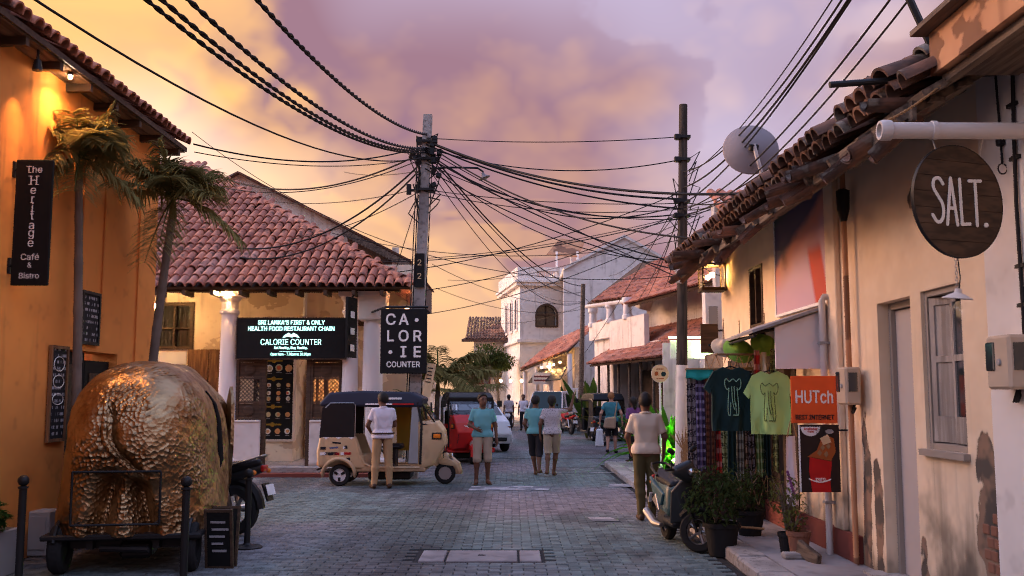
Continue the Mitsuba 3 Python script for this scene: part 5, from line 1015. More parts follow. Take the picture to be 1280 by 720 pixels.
    bm = trimesh.util.concatenate(parts); bm.apply_transform(M); obj('body', bm, skin, p, True)
    nz = ((meshkit.fbm(X * [9, 9, 6], 3, int(abs(x * 31)) % 50) - .5) * .024 + (meshkit.noise(X * [16, 16, 5] + X[..., ::-1] * 3, 7) - .5) * .012).astype(np.float32)
    # shirt
    nk = ch[2] + .045; hem = pel[2] - (.02 if bottom != 'skirt' else .0)
    sh = torso(.011)
    sh = smin(sh, cap(X, ch + [0, -.01, .0], ch + [0, -.005, .06], .068, .066), .04)
    lower = np.clip((pel[2] + .25 - X[..., 2]) / .25, 0, 1) * .007
    for s in 'LR':
        A, E, Wr = g['sh' + s] * [sw, 1, 1], g['el' + s], g['wr' + s]
        if sleeve <= 1: q = A + (E - A) * sleeve; sl_ = cap(X, A, q, .058 * b, .060 * b)
        else: sl_ = smin(cap(X, A, E, .064 * b, .056 * b), cap(X, E, Wr - (Wr - E) * .05, .056, .042), .03); q = Wr
        dd = (E - A) / np.linalg.norm(E - A) if sleeve <= 1 else (Wr - E) / np.linalg.norm(Wr - E)
        sl_ = np.maximum(sl_, (X - q) @ dd.astype(np.float32)); sh = smin(sh, sl_, .03)
    sh = sh + nz * np.clip((1.45 - X[..., 2]) / .2, .2, 1) - lower
    sh = np.maximum(sh, hem - X[..., 2]); sh = np.maximum(sh, X[..., 2] - nk - .25 * np.clip(-X[..., 1], -.06, .1))
    V, F = nets(sh, lo, h); m = trimesh.Trimesh(V, F, process=False); m.apply_transform(M); st = obj('shirt', m, top, p, True)
    tr = cap(X, g['hipL'] + [0, -.01, .03], g['hipR'] + [0, -.01, .03], .104 * b, .104 * b)
    for s in 'LR': 
        fl_ = .022 if not long_trousers else .018
        tr = smin(tr, leg(s, fl_), .03)
    tr = tr + nz * .8; tr = np.maximum(tr, X[..., 2] - (pel[2] + .05))
    if long_trousers: tr = np.maximum(tr, np.minimum((g['ankL'][2] + g['ankR'][2]) / 2 - .02, .09) - X[..., 2])
    else:
        kk = np.where(X[..., 0] < pel[0], g['kneeL'][2], g['kneeR'][2]); tr = np.maximum(tr, kk + (knee - .47) - X[..., 2])
    V, F = nets(tr, lo, h); m = trimesh.Trimesh(V, F, process=False); m.apply_transform(M); obj('trousers' if long_trousers else 'shorts', m, bottom, p, True)
    if collar:
        m = MB(); ca = np.linspace(-2.5, 2.5, 20); cc = ch + np.array([0, -.006, .045]); m.tube([cc + [.072 * math.sin(t), -.066 * math.cos(t), .012 * math.cos(t) + .004] for t in ca], [.006] + [.017] * 18 + [.006], 6); m.xf(M); obj('collar', m, top, st, True)
    # hair
    hr = np.maximum(smin(ell(Xh, (0, -.018, .036), (.093, .112, .108)), ell(Xh, (0, -.05, .0), (.086, .082, .088)), .03) + nz * .4, -(Xh[..., 2] - .030 + .9 * np.clip(-Xh[..., 1] - .0, -.2, .12)) * .8)
    hr = np.maximum(hr, Xh[..., 1] - .085 - .3 * np.clip(Xh[..., 2] - .09, 0, 1))
    if hairlen: hr = smin(hr, cap(Xh, (0, -.075, .02), (0, -.095, -hairlen), .065, .05), .04)
    V, F = nets(hr, lo, h); m = trimesh.Trimesh(V, F, process=False); m.apply_transform(M); obj('hair', m, hair, p, True)
    if face_on:
        Mh = M @ np.block([[Rl, hdc[:, None]], [np.zeros((1, 3)), np.ones((1, 1))]])
        for s in (-1, 1): m = MB(); m.add(*sph((s * .032, .078, .006), .010)); m.xf(Mh); obj('eye', m, 'black_plastic', p, True); m = MB(); m.tube([(s * .018, .092, .030), (s * .034, .090, .034), (s * .050, .078, .029)], .0045, 5); m.xf(Mh); obj('brow', m, hair, p)
        m = MB(); m.tube([(-.022, .094, -.060), (0, .098, -.058), (.022, .094, -.060)], .0042, 5); m.xf(Mh); obj('mouth', m, 'plinth_red', p)
    for s in 'LR':
        B = g['ank' + s]; toe = g.get('toe' + s); toe = B + [(-.03 if s == 'L' else .03), .17, -.05] if toe is None else toe
        if shoes:
            if barefoot: mm = mhull([B + [0, -.06, -.078], toe + [0, .02, -.025], toe + [-.03, 0, -.025], toe + [.03, 0, -.025], B + [0.0, .05, -.075]], .010, 8)
            else: mm = mhull([B + [0, -.045, -.035], B + [0, .03, -.01], toe + [0, .015, -.0], B + [0, .06, -.04]], [.044, .043, .034, .043], 12)
            m = MB().man(mm); m.xf(M); obj('sandal' if barefoot else 'shoe', m, shoes, p, 40)
    return p, M
pr, PM = person('man in white shirt and khaki trousers with his back to us at the cream three-wheeler', -2.36, 18.35, .25, dict(elL=(-.27, .04, 1.13), wrL=(-.20, .22, 1.02), elR=(.23, .10, 1.14), wrR=(.10, .28, 1.06), head=(-.01, .05, 1.60), kneeL=(-.12, .02, .49), ankL=(-.15, -.03, .085), kneeR=(.11, .0, .49), ankR=(.13, -.04, .085), look=.45), 'shirt_white', 'khaki', H=1.72, collar=True)
m = MB(); m.lathe([(.150, .975), (.164, .975), (.164, 1.005), (.150, 1.005), (.150, .975)], (0, -.005, 0), 24); m.xf(PM @ np.diag([1.32, .93, 1, 1])); obj('belt', m, 'leather', pr)
person('man in teal shirt and beige shorts facing the camera before the red three-wheeler', -.56, 19.15, math.pi + .12, dict(elR=(.25, -.02, 1.13), wrR=(.13, .17, 1.06), elL=(-.25, -.03, 1.12), wrL=(-.27, .02, .87), kneeR=(.11, .05, .49), ankR=(.12, -.02, .085), kneeL=(-.10, .0, .49), ankL=(-.11, -.10, .085), look=.35), 'shirt_teal', 'shorts_beige', H=1.70, long_trousers=False, knee=.40, barefoot=True, shoes='sandal', sleeve=.72, collar=True)
person('man in a teal polo shirt and black shorts walking away beside a companion in grey', .50, 21.3, -.12, dict(kneeL=(-.08, .16, .50), ankL=(-.02, .20, .085), kneeR=(.08, -.02, .50), ankR=(.10, -.26, .15), elR=(.24, .02, 1.12), wrR=(.26, .14, .90), elL=(-.24, -.02, 1.12), wrL=(-.2, .14, .92)), 'shirt_teal', 'cloth_black', H=1.66, long_trousers=False, knee=.38, shoes='sandal', barefoot=True, face_on=False)
person('person in a grey patterned tee raising the right arm and pointing up the street', .84, 21.1, -.06, dict(elR=(.40, .20, 1.43), wrR=(.46, .28, 1.66), elL=(-.25, -.01, 1.12), wrL=(-.26, .07, .88), kneeL=(-.09, -.02, .50), ankL=(-.10, -.24, .14), kneeR=(.08, .16, .50), ankR=(.03, .20, .085)), 'shirt_grey_print', 'shorts_beige', H=1.66, long_trousers=False, knee=.46, shoes='sandal', barefoot=True, female=True, face_on=False, hairlen=.06, build=1.05)
person('man with ginger hair and a tan shoulder bag walking away up the street', 2.90, 29.3, -.15, dict(kneeL=(-.10, .03, .49), ankL=(-.11, -.15, .11), kneeR=(.10, .10, .50), ankR=(.10, .13, .085), elL=(-.29, -.06, 1.13), wrL=(-.33, .02, .90), elR=(.29, -.05, 1.13), wrR=(.31, .02, .90)), 'shirt_blue', 'cloth_black', 'skin_fair', 'hair_ginger', H=1.75, long_trousers=False, knee=.47, shoes='cloth_black', face_on=False)
bg = thing('shoulder_bag', 'tan cloth shoulder bag hanging at the back of the man with ginger hair', 'bag')
m = MB(); m.man(mhull([(2.74, 29.12, .98), (2.98, 29.12, 1.02), (2.70, 29.12, .78), (2.96, 29.12, .76)], .05, 12)); obj('sack', m, 'bag_tan', bg, True)
m = MB(); m.tube([(2.98, 29.13, 1.06), (3.02, 29.17, 1.25), (3.06, 29.22, 1.48), (3.06, 29.32, 1.50)], .018, 6); obj('strap', m, 'bag_tan', bg)
bg = thing('carrier_bag', 'white plastic carrier bag in the left hand of the man with ginger hair', 'bag')
m = MB(); m.man(mhull([(2.50, 29.2, .66), (2.60, 29.2, .66), (2.46, 29.2, .24), (2.62, 29.2, .24)], .05, 12)); obj('sack', m, 'bag_white', bg, True)
m = MB(); m.tube([(2.52, 29.2, .68), (2.54, 29.24, .82), (2.58, 29.2, .68)], .01, 5); obj('handle', m, 'bag_white', bg)
person('man in cream tee and dark trousers with his back to us beside the scooter', 1.83, 13.75, -.05, dict(kneeL=(-.09, .0, .49), ankL=(-.08, -.06, .085), kneeR=(.08, .03, .49), ankR=(.08, .04, .085), elL=(-.25, .02, 1.13), wrL=(-.20, .16, .93), elR=(.26, .0, 1.13), wrR=(.25, .12, .90)), 'shirt_cream', 'olive', H=1.70, sleeve=.78, face_on=False, collar=True)
person('person in purple with long dark hair standing beyond the man in the cream tee', 3.05, 25.2, .5, {}, 'purple_cloth', 'cloth_black', H=1.62, hairlen=.16, female=True, face_on=False, sleeve=.9)
person('man in a pale shirt and dark trousers far up the street by the parked motorbikes', -.15, 47, .2, dict(kneeL=(-.1, .1, .5), ankL=(-.1, -.1, .1)), 'shirt_grey_print', 'cloth_black', H=1.70, h=.016, face_on=False)
person('person in red standing far up the street beyond the red three-wheeler', -1.05, 48, 2.8, {}, 'red_cloth', 'cloth_black', H=1.70, h=.016, face_on=False)
person('distant person in a white shirt beside the silver car', .55, 48.5, 3.0, {}, 'shirt_white', 'cloth_black', H=1.70, h=.016, face_on=False)
# ------------------------------------------------------------------ signs and boards on the left
def board_text(parent, lines, X, Y, bsdf, depth=.006):
    for txt, z, h, bold, sq in lines: text_on(parent, txt, h, bsdf, TR(X, Y, z), True, bold, depth, sq)
s = thing('hanging_sign', 'tall narrow black board lettered in white hung on brackets from the orange house', 'sign')
Y = 9.9; a, b = at(22, 200, Y), at(60, 357, Y); X = (a[0] + b[0]) / 2
m = MB(); m.box((X, Y, (a[2] + b[2]) / 2), (b[0] - a[0], .035, a[2] - b[2]), ch=.006); obj('board', m, 'sign_black', s)
for z in (a[2] - .10, b[2] + .20): m = MB(); m.tube([(LX + .002, Y, z), (a[0], Y, z)], .014, 6); m.box((LX + .01, Y, z), (.015, .06, .16)); obj('bracket', m, 'black_metal', s)
def serif(parent, txt, h, x, y, z, center=True):
    """lettering with slab serifs on the stems"""
    g = meshkit.text_mesh(txt, h, .005, False); w_ = g.bounds[1][0]; g.apply_translation([-(g.bounds[0][0] + w_) / 2, 0, 0]); x0 = -(w_) / 2
    q = MB().tm(g); q.xf(XZ()); q.xf(TR(x, y, z)); return obj('lettering', q, 'white_letter', parent)
H = a[2] - b[2]; zt_ = a[2]
for txt, t, hh in (('The', .105, .068), ('H', .20, .085), ('e', .275, .085), ('r', .345, .085), ('i', .415, .085), ('t', .48, .085), ('a', .555, .085), ('g', .615, .085), ('e', .695, .085), ('Café', .80, .062), ('&', .86, .05), ('Bistro', .945, .056)):
    if txt == 'H':
        for dx in (-.034, .034):
            for dz in (0, .085): m = MB(); m.box((X + dx, Y - .021, zt_ - t * H + dz), (.038, .006, .008)); obj('serif', m, 'white_letter', s)
    if txt in ('r', 'i'): m = MB(); m.box((X - (.008 if txt == 'r' else 0), Y - .021, zt_ - t * H), (.036, .006, .007)); obj('serif', m, 'white_letter', s)
    serif(s, txt, hh, X, Y - .0185, zt_ - t * H)
m = MB(); m.box((X - .045, Y - .021, zt_ - .105 * H), (.03, .006, .007)); obj('serif', m, 'white_letter', s)
def wall_board(label, ya, yb, z0, z1, frame, print_='chalk_menu', off=0.0):
    s = thing('menu_board', label, 'board'); m = MB(); x = LX + .012
    for lo, hi in (((ya, z0), (ya + .035, z1)), ((yb - .035, z0), (yb, z1)), ((ya + .035, z0), (yb - .035, z0 + .035)), ((ya + .035, z1 - .035), (yb - .035, z1))): m.bb((x, *lo), (x + .035, *hi))
    obj('frame', m, frame, s); m = MB(); m.bb((x + .005, ya + .035, z0 + .035), (x + .018, yb - .035, z1 - .035)); obj('board', m, print_, s); return s
y0_, _ = onx(58, 480, LX); y1_, _ = onx(80, 480, LX); s = wall_board('framed chalk menu board low on the orange wall left of the palms', y0_, y1_, onx(58, 553, LX)[1], onx(60, 431, LX)[1], 'teak')
m = MB()
for k in range(3): m.tube([(LX + .034, (y0_ + y1_) / 2 + .13 * math.cos(t), onx(70, 455 + k * 22, LX)[1] + (.08 - .01 * k) * math.sin(t)) for t in np.linspace(0, 2 * math.pi, 16)], .006, 4)
obj('chalk_drawing', m, 'white_letter', s)
y0_, _ = onx(98, 400, LX); y1_, _ = onx(121, 400, LX); wall_board('small dark framed board high on the orange wall behind the first palm', y0_, y1_, onx(99, 430, LX)[1], onx(100, 362, LX)[1], 'black_metal')
# bollards
def bollard(label, x, y, h_, base=False):
    b = thing('bollard', label, 'bollard'); m = MB(); m.tube([(x, y, 0), (x, y, h_ - .06)], .034, 14); m.lathe([(0, h_ - .06), (.045, h_ - .055), (.045, h_ - .04), (.02, h_ - .03)], (x, y, 0), 14); obj('post', m, 'black_metal', b, 40)
    m = MB(); m.add(*sph((x, y, h_ + .015), .05)); obj('finial', m, 'black_metal', b, True)
    if base: m = MB(); m.lathe([(.17, .0), (.17, .015), (.15, .025), (.05, .04), (.034, .06)], (x, y, 0), 24); obj('base_plate', m, 'black_metal', b, 40)
bollard('black bollard with a ball top beside the planter of ferns', xw(35, 9.1), 9.1, .90); bollard('black bollard with a ball top right behind the elephant cart', xw(237, 9.0), 9.0, .90); bollard('black bollard on a round base plate by the motorbike wheel', xw(314, 11.25), 11.25, .80, True)
# pavement board, planter, utility box
s = thing('pavement_board', 'small dark chalk board leaning at the rear corner of the elephant cart', 'board')
for dy, r_ in ((0, .16), (.20, -.16)):
    m = MB(); m.box((-2.86, 9.92 + dy, .28), (.24, .02, .56), (r_, 0, 0)); pb = obj('panel', m, 'sign_black', s)
    m = MB()
    for dx in (-.125, .125): m.box((-2.86 + dx, 9.92 + dy, .28), (.025, .035, .60), (r_, 0, 0))
    for dz in (-.27, .28): m.box((-2.86, 9.92 + dy - math.sin(r_) * dz, .28 + dz), (.25, .032, .025), (r_, 0, 0))
    obj('frame', m, 'dark_wood', s)
for k in range(5): m = MB(); dz = .17 - k * .07; m.box((-2.86 + rnd.uniform(-.02, .02), 9.905 - math.sin(.16) * dz, .28 + dz), (rnd.uniform(.10, .17), .004, .022), (.16, 0, 0)); obj('chalk_line', m, 'grey_box', pb)
xb = xw(64, 10.7); m = MB(); m.box((xb - .03, 10.75, .24), (.24, .3, .46), ch=.012); ub = thing('utility_box', 'plain grey utility box at the foot of the orange wall', 'box'); obj('casing', m, 'grey_box', ub); m = MB(); m.box((xb - .03, 10.59, .25), (.18, .01, .34), ch=.003); obj('door', m, 'grey_box', ub)
# ------------------------------------------------------------------ plants
def leafblade(m, p, d, L, w_, droop=.3, seg=3, fold=.25, up=np.array([0, 0, 1.0])):
    d = d / np.linalg.norm(d); s_ = np.cross(d, up); n_ = np.linalg.norm(s_); s_ = np.array([1, 0, 0]) if n_ < 1e-3 else s_ / n_; V = []
    for k in range(seg + 1):
        t = k / seg; c = p + d * L * t - np.array([0, 0, droop * L * t * t]); ww = w_ * (math.sin(math.pi * min(.12 + .88 * t, 1)) ** .8) * .5
        V += [c - s_ * ww + np.array([0, 0, fold * ww]), c, c + s_ * ww + np.array([0, 0, fold * ww])]
    F = []
    for k in range(seg): a = 3 * k; F += [(a, a + 1, a + 4, a + 3), (a + 1, a + 2, a + 5, a + 4)]
    m.add(V, F)
def frond(m, mr, base, az, el, L, leaflets=34, ll=.42, lw=.03, droop=1.0, R=rnd):
    d = np.array([math.cos(az) * math.cos(el), math.sin(az) * math.cos(el), math.sin(el)]); pts = []
    for k in range(10): t = k / 9; pts.append(base + d * L * t - np.array([0, 0, droop * L * .55 * t * t]))
    mr.tube(pts, np.linspace(.016, .004, 10) * (L / .9), 5, False); pts = np.array(pts)
    for i in range(leaflets):
        t = .14 + .86 * (i // 2 * 2 + .5) / leaflets; k = min(int(t * 9), 8); f_ = t * 9 - k; p = pts[k] * (1 - f_) + pts[k + 1] * f_; tan = pts[k + 1] - pts[k]; tan /= np.linalg.norm(tan)
        sd = np.cross(tan, [0, 0, 1]); sd /= np.linalg.norm(sd) + 1e-9; s_ = 1 if i % 2 else -1; ld = tan * R.uniform(.45, .8) + sd * s_ + np.array([0, 0, R.uniform(-.1, .45)])
        leafblade(m, p, ld, ll * (1 - .55 * abs(t - .45)) * R.uniform(.8, 1.15), lw * R.uniform(.8, 1.2), R.uniform(.25, .75), 3, .4)
def palm(label, x, y, h_, lean, fronds, L, r=.055, seed=1, mat='palm_leaf', ll=.42, cat='palm', base_z=0, lw=.022, azs=None):
    R = random.Random(seed); t = thing('palm_tree', label, cat)
    pts = [np.array([x + lean * (k / 8) ** 1.6, y, base_z + (h_ - base_z) * k / 8]) for k in range(9)]
    m = MB(); rr = []
    fine = []; 
    for k in range(8):
        for j in range(6): fine.append(pts[k] * (1 - j / 6) + pts[k + 1] * j / 6); rr.append(r * (1.08 if j == 0 else .96) * (1.25 - .35 * (k + j / 6) / 8))
    m.tube(fine, rr, 12); obj('trunk', m, 'bark', t, 40)
    m = MB(); m.tube([pts[-1] - [0, 0, .1], pts[-1] + [0, 0, .25]], [r * .95, r * .55], 10); obj('crownshaft', m, 'palm_leaf', t, True)
    for k in range(fronds):
        m, mr = MB(), MB(); az = k * 2.399 + R.uniform(-.3, .3) if azs is None else azs[0] + (azs[1] - azs[0]) * ((k * .618) % 1); el = R.uniform(.3, 1.35) if (k > 2 or h_ < 3) else R.uniform(-.5, .1)
        frond(m, mr, pts[-1] + [0, 0, .18], az, el, L * R.uniform(.75, 1.1), 84, ll, lw, R.uniform(.35, 1.1), R); fk = obj('frond', m, mat, t); obj('stalk', mr, 'olive_leaf', fk)
    return t
palm('palm with a slim ringed trunk and arching fronds beside the hanging black board', -4.80, 11.1, 4.20, -.12, 26, .74, .048, 3, ll=.36, azs=(-2.1, 1.7))
palm('second palm with bushy drooping fronds against the corner of the orange house', -4.60, 12.5, 4.00, .28, 28, .84, .055, 5, ll=.38)
def bush(label, c, rx, rz, n, size, mat, pot=None, cat='plant', name='potted_plant', seed=2, stems=6):
    R = random.Random(seed); t = thing(name, label, cat); c = np.array(c, float); m = MB(); ms = MB(); z0 = 0.1 if pot else c[2] - rz
    for k in range(stems):
        a = R.uniform(0, 6.28); tip = c + [rx * .7 * math.cos(a), rx * .7 * math.sin(a), R.uniform(-.2, .7) * rz]; ms.tube([[c[0], c[1], pot[2] if pot else c[2] - rz], (c + tip) / 2 + [0, 0, -.1 * rz], tip], [.012, .008, .004], 5)
    for k in range(n):
        while True:
            q = np.array([R.uniform(-1, 1) for _ in range(3)])
            if .25 < np.linalg.norm(q) < 1: break
        q *= (.75 + .5 * meshkit.noise(q * 2.3 + seed)); p = c + q * [rx, rx, rz]; d = np.array([q[0] + R.gauss(0, .5), q[1] + R.gauss(0, .5), R.gauss(.25, .5)]); leafblade(m, p, d, size * R.uniform(.6, 1.3), size * .45, R.uniform(.1, .7), 2, .3)
    obj('stem', ms, 'bark', t, True); obj('foliage', m, mat, t)
    if pot:
        x, y, zt_, r_, b = pot[0], pot[1], pot[2], pot[3], pot[4]; z_ = pot[5] if len(pot) > 5 else 0.0
        m = MB(); m.lathe([(0, z_), (r_ * .72, z_), (r_ * .95, zt_ - .05), (r_ * 1.06, zt_ - .045), (r_ * 1.06, zt_), (r_ * .92, zt_), (r_ * .9, zt_ - .03), (0, zt_ - .03)], (x, y, 0), 20); obj('pot', m, b, t, 40)
    return t
pb_ = thing('planter_box', 'low grey concrete planter box at the lower left by the orange wall', 'planter'); xa = LX + .05
m = MB(); m.bb((xa, 8.2, 0), (xw(24, 9.6), 9.75, .42), ch=.01); obj('trough', m, 'grey_box', pb_); m = MB(); m.bb((xa + .03, 8.25, .40), (xw(24, 9.6) - .03, 9.7, .425)); obj('soil', m, 'earth', pb_)
bush('leafy green fern growing in the grey planter box', (-4.84, 9.3, .55), .20, .17, 420, .09, 'green_leaf', name='fern', seed=4)
# ------------------------------------------------------------------ restaurant signs
s = thing('lightbox_sign', 'wide black sign with glowing mint lettering between the white columns', 'sign'); Y = 21.42
a, b = at(297, 398, Y), at(431, 448, Y); X = (a[0] + b[0]) / 2; w_ = b[0] - a[0]; hz = a[2] - b[2]
m = MB(); m.bb((a[0], Y, b[2]), (b[0], Y + .12, a[2]), ch=.01); obj('box', m, 'sign_black', s)
m = MB()
for lo, hi in (((a[0] - .02, b[2] - .02), (b[0] + .02, b[2])), ((a[0] - .02, a[2]), (b[0] + .02, a[2] + .02)), ((a[0] - .02, b[2]), (a[0], a[2])), ((b[0], b[2]), (b[0] + .02, a[2]))): m.bb((lo[0], Y - .01, lo[1]), (hi[0], Y + .13, hi[1]))
obj('frame', m, 'dark_wood', s)
bs('lit_letter', (.5, .6, .55), .5)
def glow_text(par, txt, h, x, z, Y, rgb, width=None, bold=True):
    m = meshkit.text_mesh(txt, h, .006, bold); w0 = m.bounds[1][0] - m.bounds[0][0]; m.apply_translation([-(m.bounds[0][0] + w0 / 2), 0, 0])
    if width: m.apply_scale([width / w0, 1, 1])
    m.apply_transform(XZ(x, Y, z)); return obj('lettering', m, 'lit_letter', par, emitter=lamp('l', rgb))
G = (.34, .85, .72)
for txt, t, hh, ww in (("SRI LANKA'S FIRST & ONLY", .155, .092, .62), ('HEALTH FOOD RESTAURANT CHAIN', .31, .092, .80), ('CALORIE COUNTER', .665, .128, .56), ('Eat Healthy, Stay Healthy.', .765, .055, .31), ('Open from - 7.00am to 10.00pm', .925, .055, .37)):
    glow_text(s, txt, hh, X, a[2] - hz * t, Y - .001, G, w_ * ww, txt != 'CALORIE COUNTER')
m = MB(); m.prism([(-.19, 0), (-.13, .07), (-.05, .115), (0, .07), (.05, .115), (.13, .07), (.19, 0), (.07, .028), (.01, .012), (-.07, .028)], .006, XZ(X, Y - .001, a[2] - hz * .49)); m.bb((X - .25, Y - .006, a[2] - hz * .835), (X + .25, Y - .002, a[2] - hz * .825)); obj('emblem', m, 'lit_letter', s, emitter=lamp('l', (.30, .68, .58)))
# menu board in the doorway
s = thing('food_menu', 'tall black menu board with rows of food pictures inside the restaurant doorway', 'menu board'); Y = 23.14
a, b = at(318, 448, Y), at(365, 549, Y); m = MB(); m.bb((a[0], Y, b[2]), (b[0], Y + .03, a[2])); obj('board', m, 'sign_black', s)
m = MB(); m.bb((b[0], Y - .02, b[2] - .05), (b[0] + .06, Y + .05, a[2])); m.bb((a[0], Y - .02, b[2] - .05), (b[0], Y + .05, b[2])); obj('frame', m, 'menu_frame', s)
w_, hz = b[0] - a[0], a[2] - b[2]
for row, (t, n, r_) in enumerate(((.12, 4, .085), (.335, 4, .05), (.43, 4, .05), (.505, 4, .05), (.70, 4, .06), (.90, 4, .065))):
    for k in range(n):
        x = a[0] + w_ * (.14 + .245 * k); z = a[2] - hz * t + rnd.uniform(-.01, .01)
        m = MB(); m.lathe([(0, 0), (r_, 0), (r_ * 1.0, .004), (0, .006)], (x, Y - .001, z), 12, rotm(math.pi / 2)); dsh = obj('dish_picture', m, rnd.choice(('food_c', 'food_a', 'white_letter')), s)
        m = MB(); m.lathe([(0, 0), (r_ * .65, 0), (0, .004)], (x + rnd.uniform(-.02, .02), Y - .008, z), 8, rotm(math.pi / 2)); obj('food_picture', m, rnd.choice(('food_a', 'food_b', 'food_c')), dsh)
        m = MB(); m.box((x, Y - .003, z - r_ - .03), (r_ * 1.6, .004, .012)); obj('caption', m, 'grey_box', s)
for t in (.03, .255, .60, .82): m = MB(); m.lathe([(0, 0), (.055, 0), (0, .006)], (a[0] + w_ * .5, Y - .001, a[2] - hz * t), 12, rotm(math.pi / 2)); m.bb((a[0] + w_ * .28, Y - .006, a[2] - hz * t - .018), (a[0] + w_ * .72, Y - .002, a[2] - hz * t + .018)); obj('heading', m, 'curtain_gold', s)
# square hanging sign by the pole
s = thing('square_sign', 'square black hanging sign with spaced white capitals beside the concrete pole', 'sign'); Y = 20.15
a, b = at(476, 386, Y), at(533, 467, Y); X = (a[0] + b[0]) / 2; w_ = b[0] - a[0]; hz = a[2] - b[2]
m = MB(); m.bb((a[0], Y, b[2]), (b[0], Y + .10, a[2]), ch=.01); obj('box', m, 'sign_black', s)
m = MB(); m.tube([(-3.03, 21.45, a[2] + .04), (a[0] + .1, Y + .05, a[2] + .04), (b[0] + .02, Y + .05, a[2] + .04)], .025, 8); obj('arm', m, 'black_metal', s)
for txt, fx, t in (('C', .22, .245), ('A', .50, .245), ('L', .22, .50), ('O', .50, .50), ('R', .80, .50), ('I', .50, .745), ('E', .80, .745)): text_on(s, txt, hz * .165, 'white_letter', TR(a[0] + w_ * fx, Y - .001, a[2] - hz * t), True, True, .006)
for fx, t in ((.78, .175), (.22, .67)): m = MB(); m.lathe([(0, 0), (.04, 0), (.04, .005), (0, .006)], (a[0] + w_ * fx, Y - .001, a[2] - hz * t), 14, rotm(math.pi / 2)); obj('dot', m, 'white_letter', s)
t_ = meshkit.text_mesh('COUNTER', hz * .085, .006, True); ww = t_.bounds[1][0] - t_.bounds[0][0]; t_.apply_translation([-(t_.bounds[0][0] + ww / 2), 0, 0]); t_.apply_scale([w_ * .72 / ww, 1, 1]); t_.apply_transform(XZ(X, Y - .001, a[2] - hz * .90)); obj('lettering', t_, 'white_letter', s)
s = thing('edge_sign', 'narrow black banner sign hung edgeways between the two white columns', 'sign'); Y = 21.0
a, b = at(435, 372, Y), at(443, 447, Y); m = MB(); m.box(((a[0] + b[0]) / 2, Y, (a[2] + b[2]) / 2), (.05, .5, a[2] - b[2]), (0, 0, -.25)); obj('board', m, 'sign_black', s)
for z in (.2, .55, .9): m = MB(); m.box(((a[0] + b[0]) / 2 + .04, Y - .06, b[2] + z), (.006, .2, .14), (0, 0, -.25)); obj('print', m, 'white_letter', s)
m = MB(); m.tube([((a[0] + b[0]) / 2, Y, a[2] - .01), ((a[0] + b[0]) / 2, YF, 3.94)], .02, 6); obj('arm', m, 'black_metal', s)
s = thing('paper_notice', 'long cream paper notice tied at a slant to the concrete pole', 'notice'); a, b = at(541, 454, 20.25), at(531, 496, 20.25)
m = MB(); m.box(((a[0] + b[0]) / 2, 20.28, (a[2] + b[2]) / 2), (.18, .012, .68), (0, .17, 0)); obj('sheet', m, 'paper_cream', s)
for k in range(5): m = MB(); m.box(((a[0] + b[0]) / 2 + .03 - .012 * k, 20.27, a[2] - .10 - .07 * k), (.10, .004, .022), (0, .17, 0)); obj('print', m, 'cloth_black', s)
# plant with flowers silhouette by the half wall
bush('dark wiry pot plant beside the white half wall behind the elephant cart', (xw(281, 18), 18, 1.35), .12, .16, 60, .07, 'dark_leaf', (xw(281, 18), 18, 1.15, .10, 'pot_black', .95), seed=9)
st = thing('plant_stand', 'dark stand holding the wiry pot plant', 'stand'); m = MB(); x = xw(281, 18)
for dx, dy in ((-.1, -.1), (.1, -.1), (-.1, .1), (.1, .1)): m.tube([(x + dx, 18 + dy, 0), (x + dx * .8, 18 + dy * .8, .93)], .012, 5)
m.box((x, 18, .935), (.26, .26, .025)); obj('frame', m, 'black_metal', st)
# palms and plants right of the restaurant
for lb_, x, y, h_, n_, L_, sd, mt in (('bushy palm with long arching fronds beside the concrete pole', xw(545, 27.5), 27.5, 1.9, 15, 1.8, 11, 'palm_leaf'), ('young palm in front of the left row of houses', xw(575, 33), 33, 1.5, 12, 1.6, 12, 'palm_leaf'), ('short golden lit palm under the square black sign', xw(500, 24.5), 24.5, .9, 12, 1.0, 13, 'olive_leaf')):
    palm(lb_, x, y, h_, .05, n_, L_, .07, sd, mt, .55, lw=.055)
def tree(label, x, y, h_, cr, n, seed, mat='tree_leaf', leafs=.22, flat=.7):
    R = random.Random(seed); t = thing('street_tree', label, 'tree'); m = MB(); top = np.array([x, y, h_]); m.tube([(x, y, 0), (x + .05, y, h_ * .35), (x, y, h_ * .6)], [.16, .12, .09], 8); cl = []
    for k in range(9):
        a = k * .7 + R.uniform(-.3, .3); c = top + np.array([cr * .65 * math.cos(a) * R.uniform(.4, 1), cr * .65 * math.sin(a) * R.uniform(.4, 1), R.uniform(-.25, .25) * cr]); m.tube([(x, y, h_ * .55), (top + c) / 2 - [0, 0, .3], c], [.07, .04, .015], 6); cl.append((c, cr * R.uniform(.35, .55)))
    obj('trunk', m, 'bark', t, True); m = MB()
    for k in range(n):
        c, r_ = cl[R.randrange(len(cl))]; q = np.array([R.gauss(0, 1) for _ in range(3)]); q /= np.linalg.norm(q); p = c + q * r_ * R.uniform(.55, 1.05) * [1, 1, flat]; leafblade(m, p, q + [R.gauss(0, .4), R.gauss(0, .4), R.gauss(0, .3)], leafs * R.uniform(.6, 1.3), leafs * .5, .3, 2, .3)
    obj('crown', m, mat, t)
tree('dense rounded street tree in front of the far dark tiled house', xw(608, 62), 62, 3.9, 1.55, 2200, 21)
tree('smaller tree beside the round street tree far down the road', xw(622, 66), 66, 3.6, 1.5, 1400, 22)
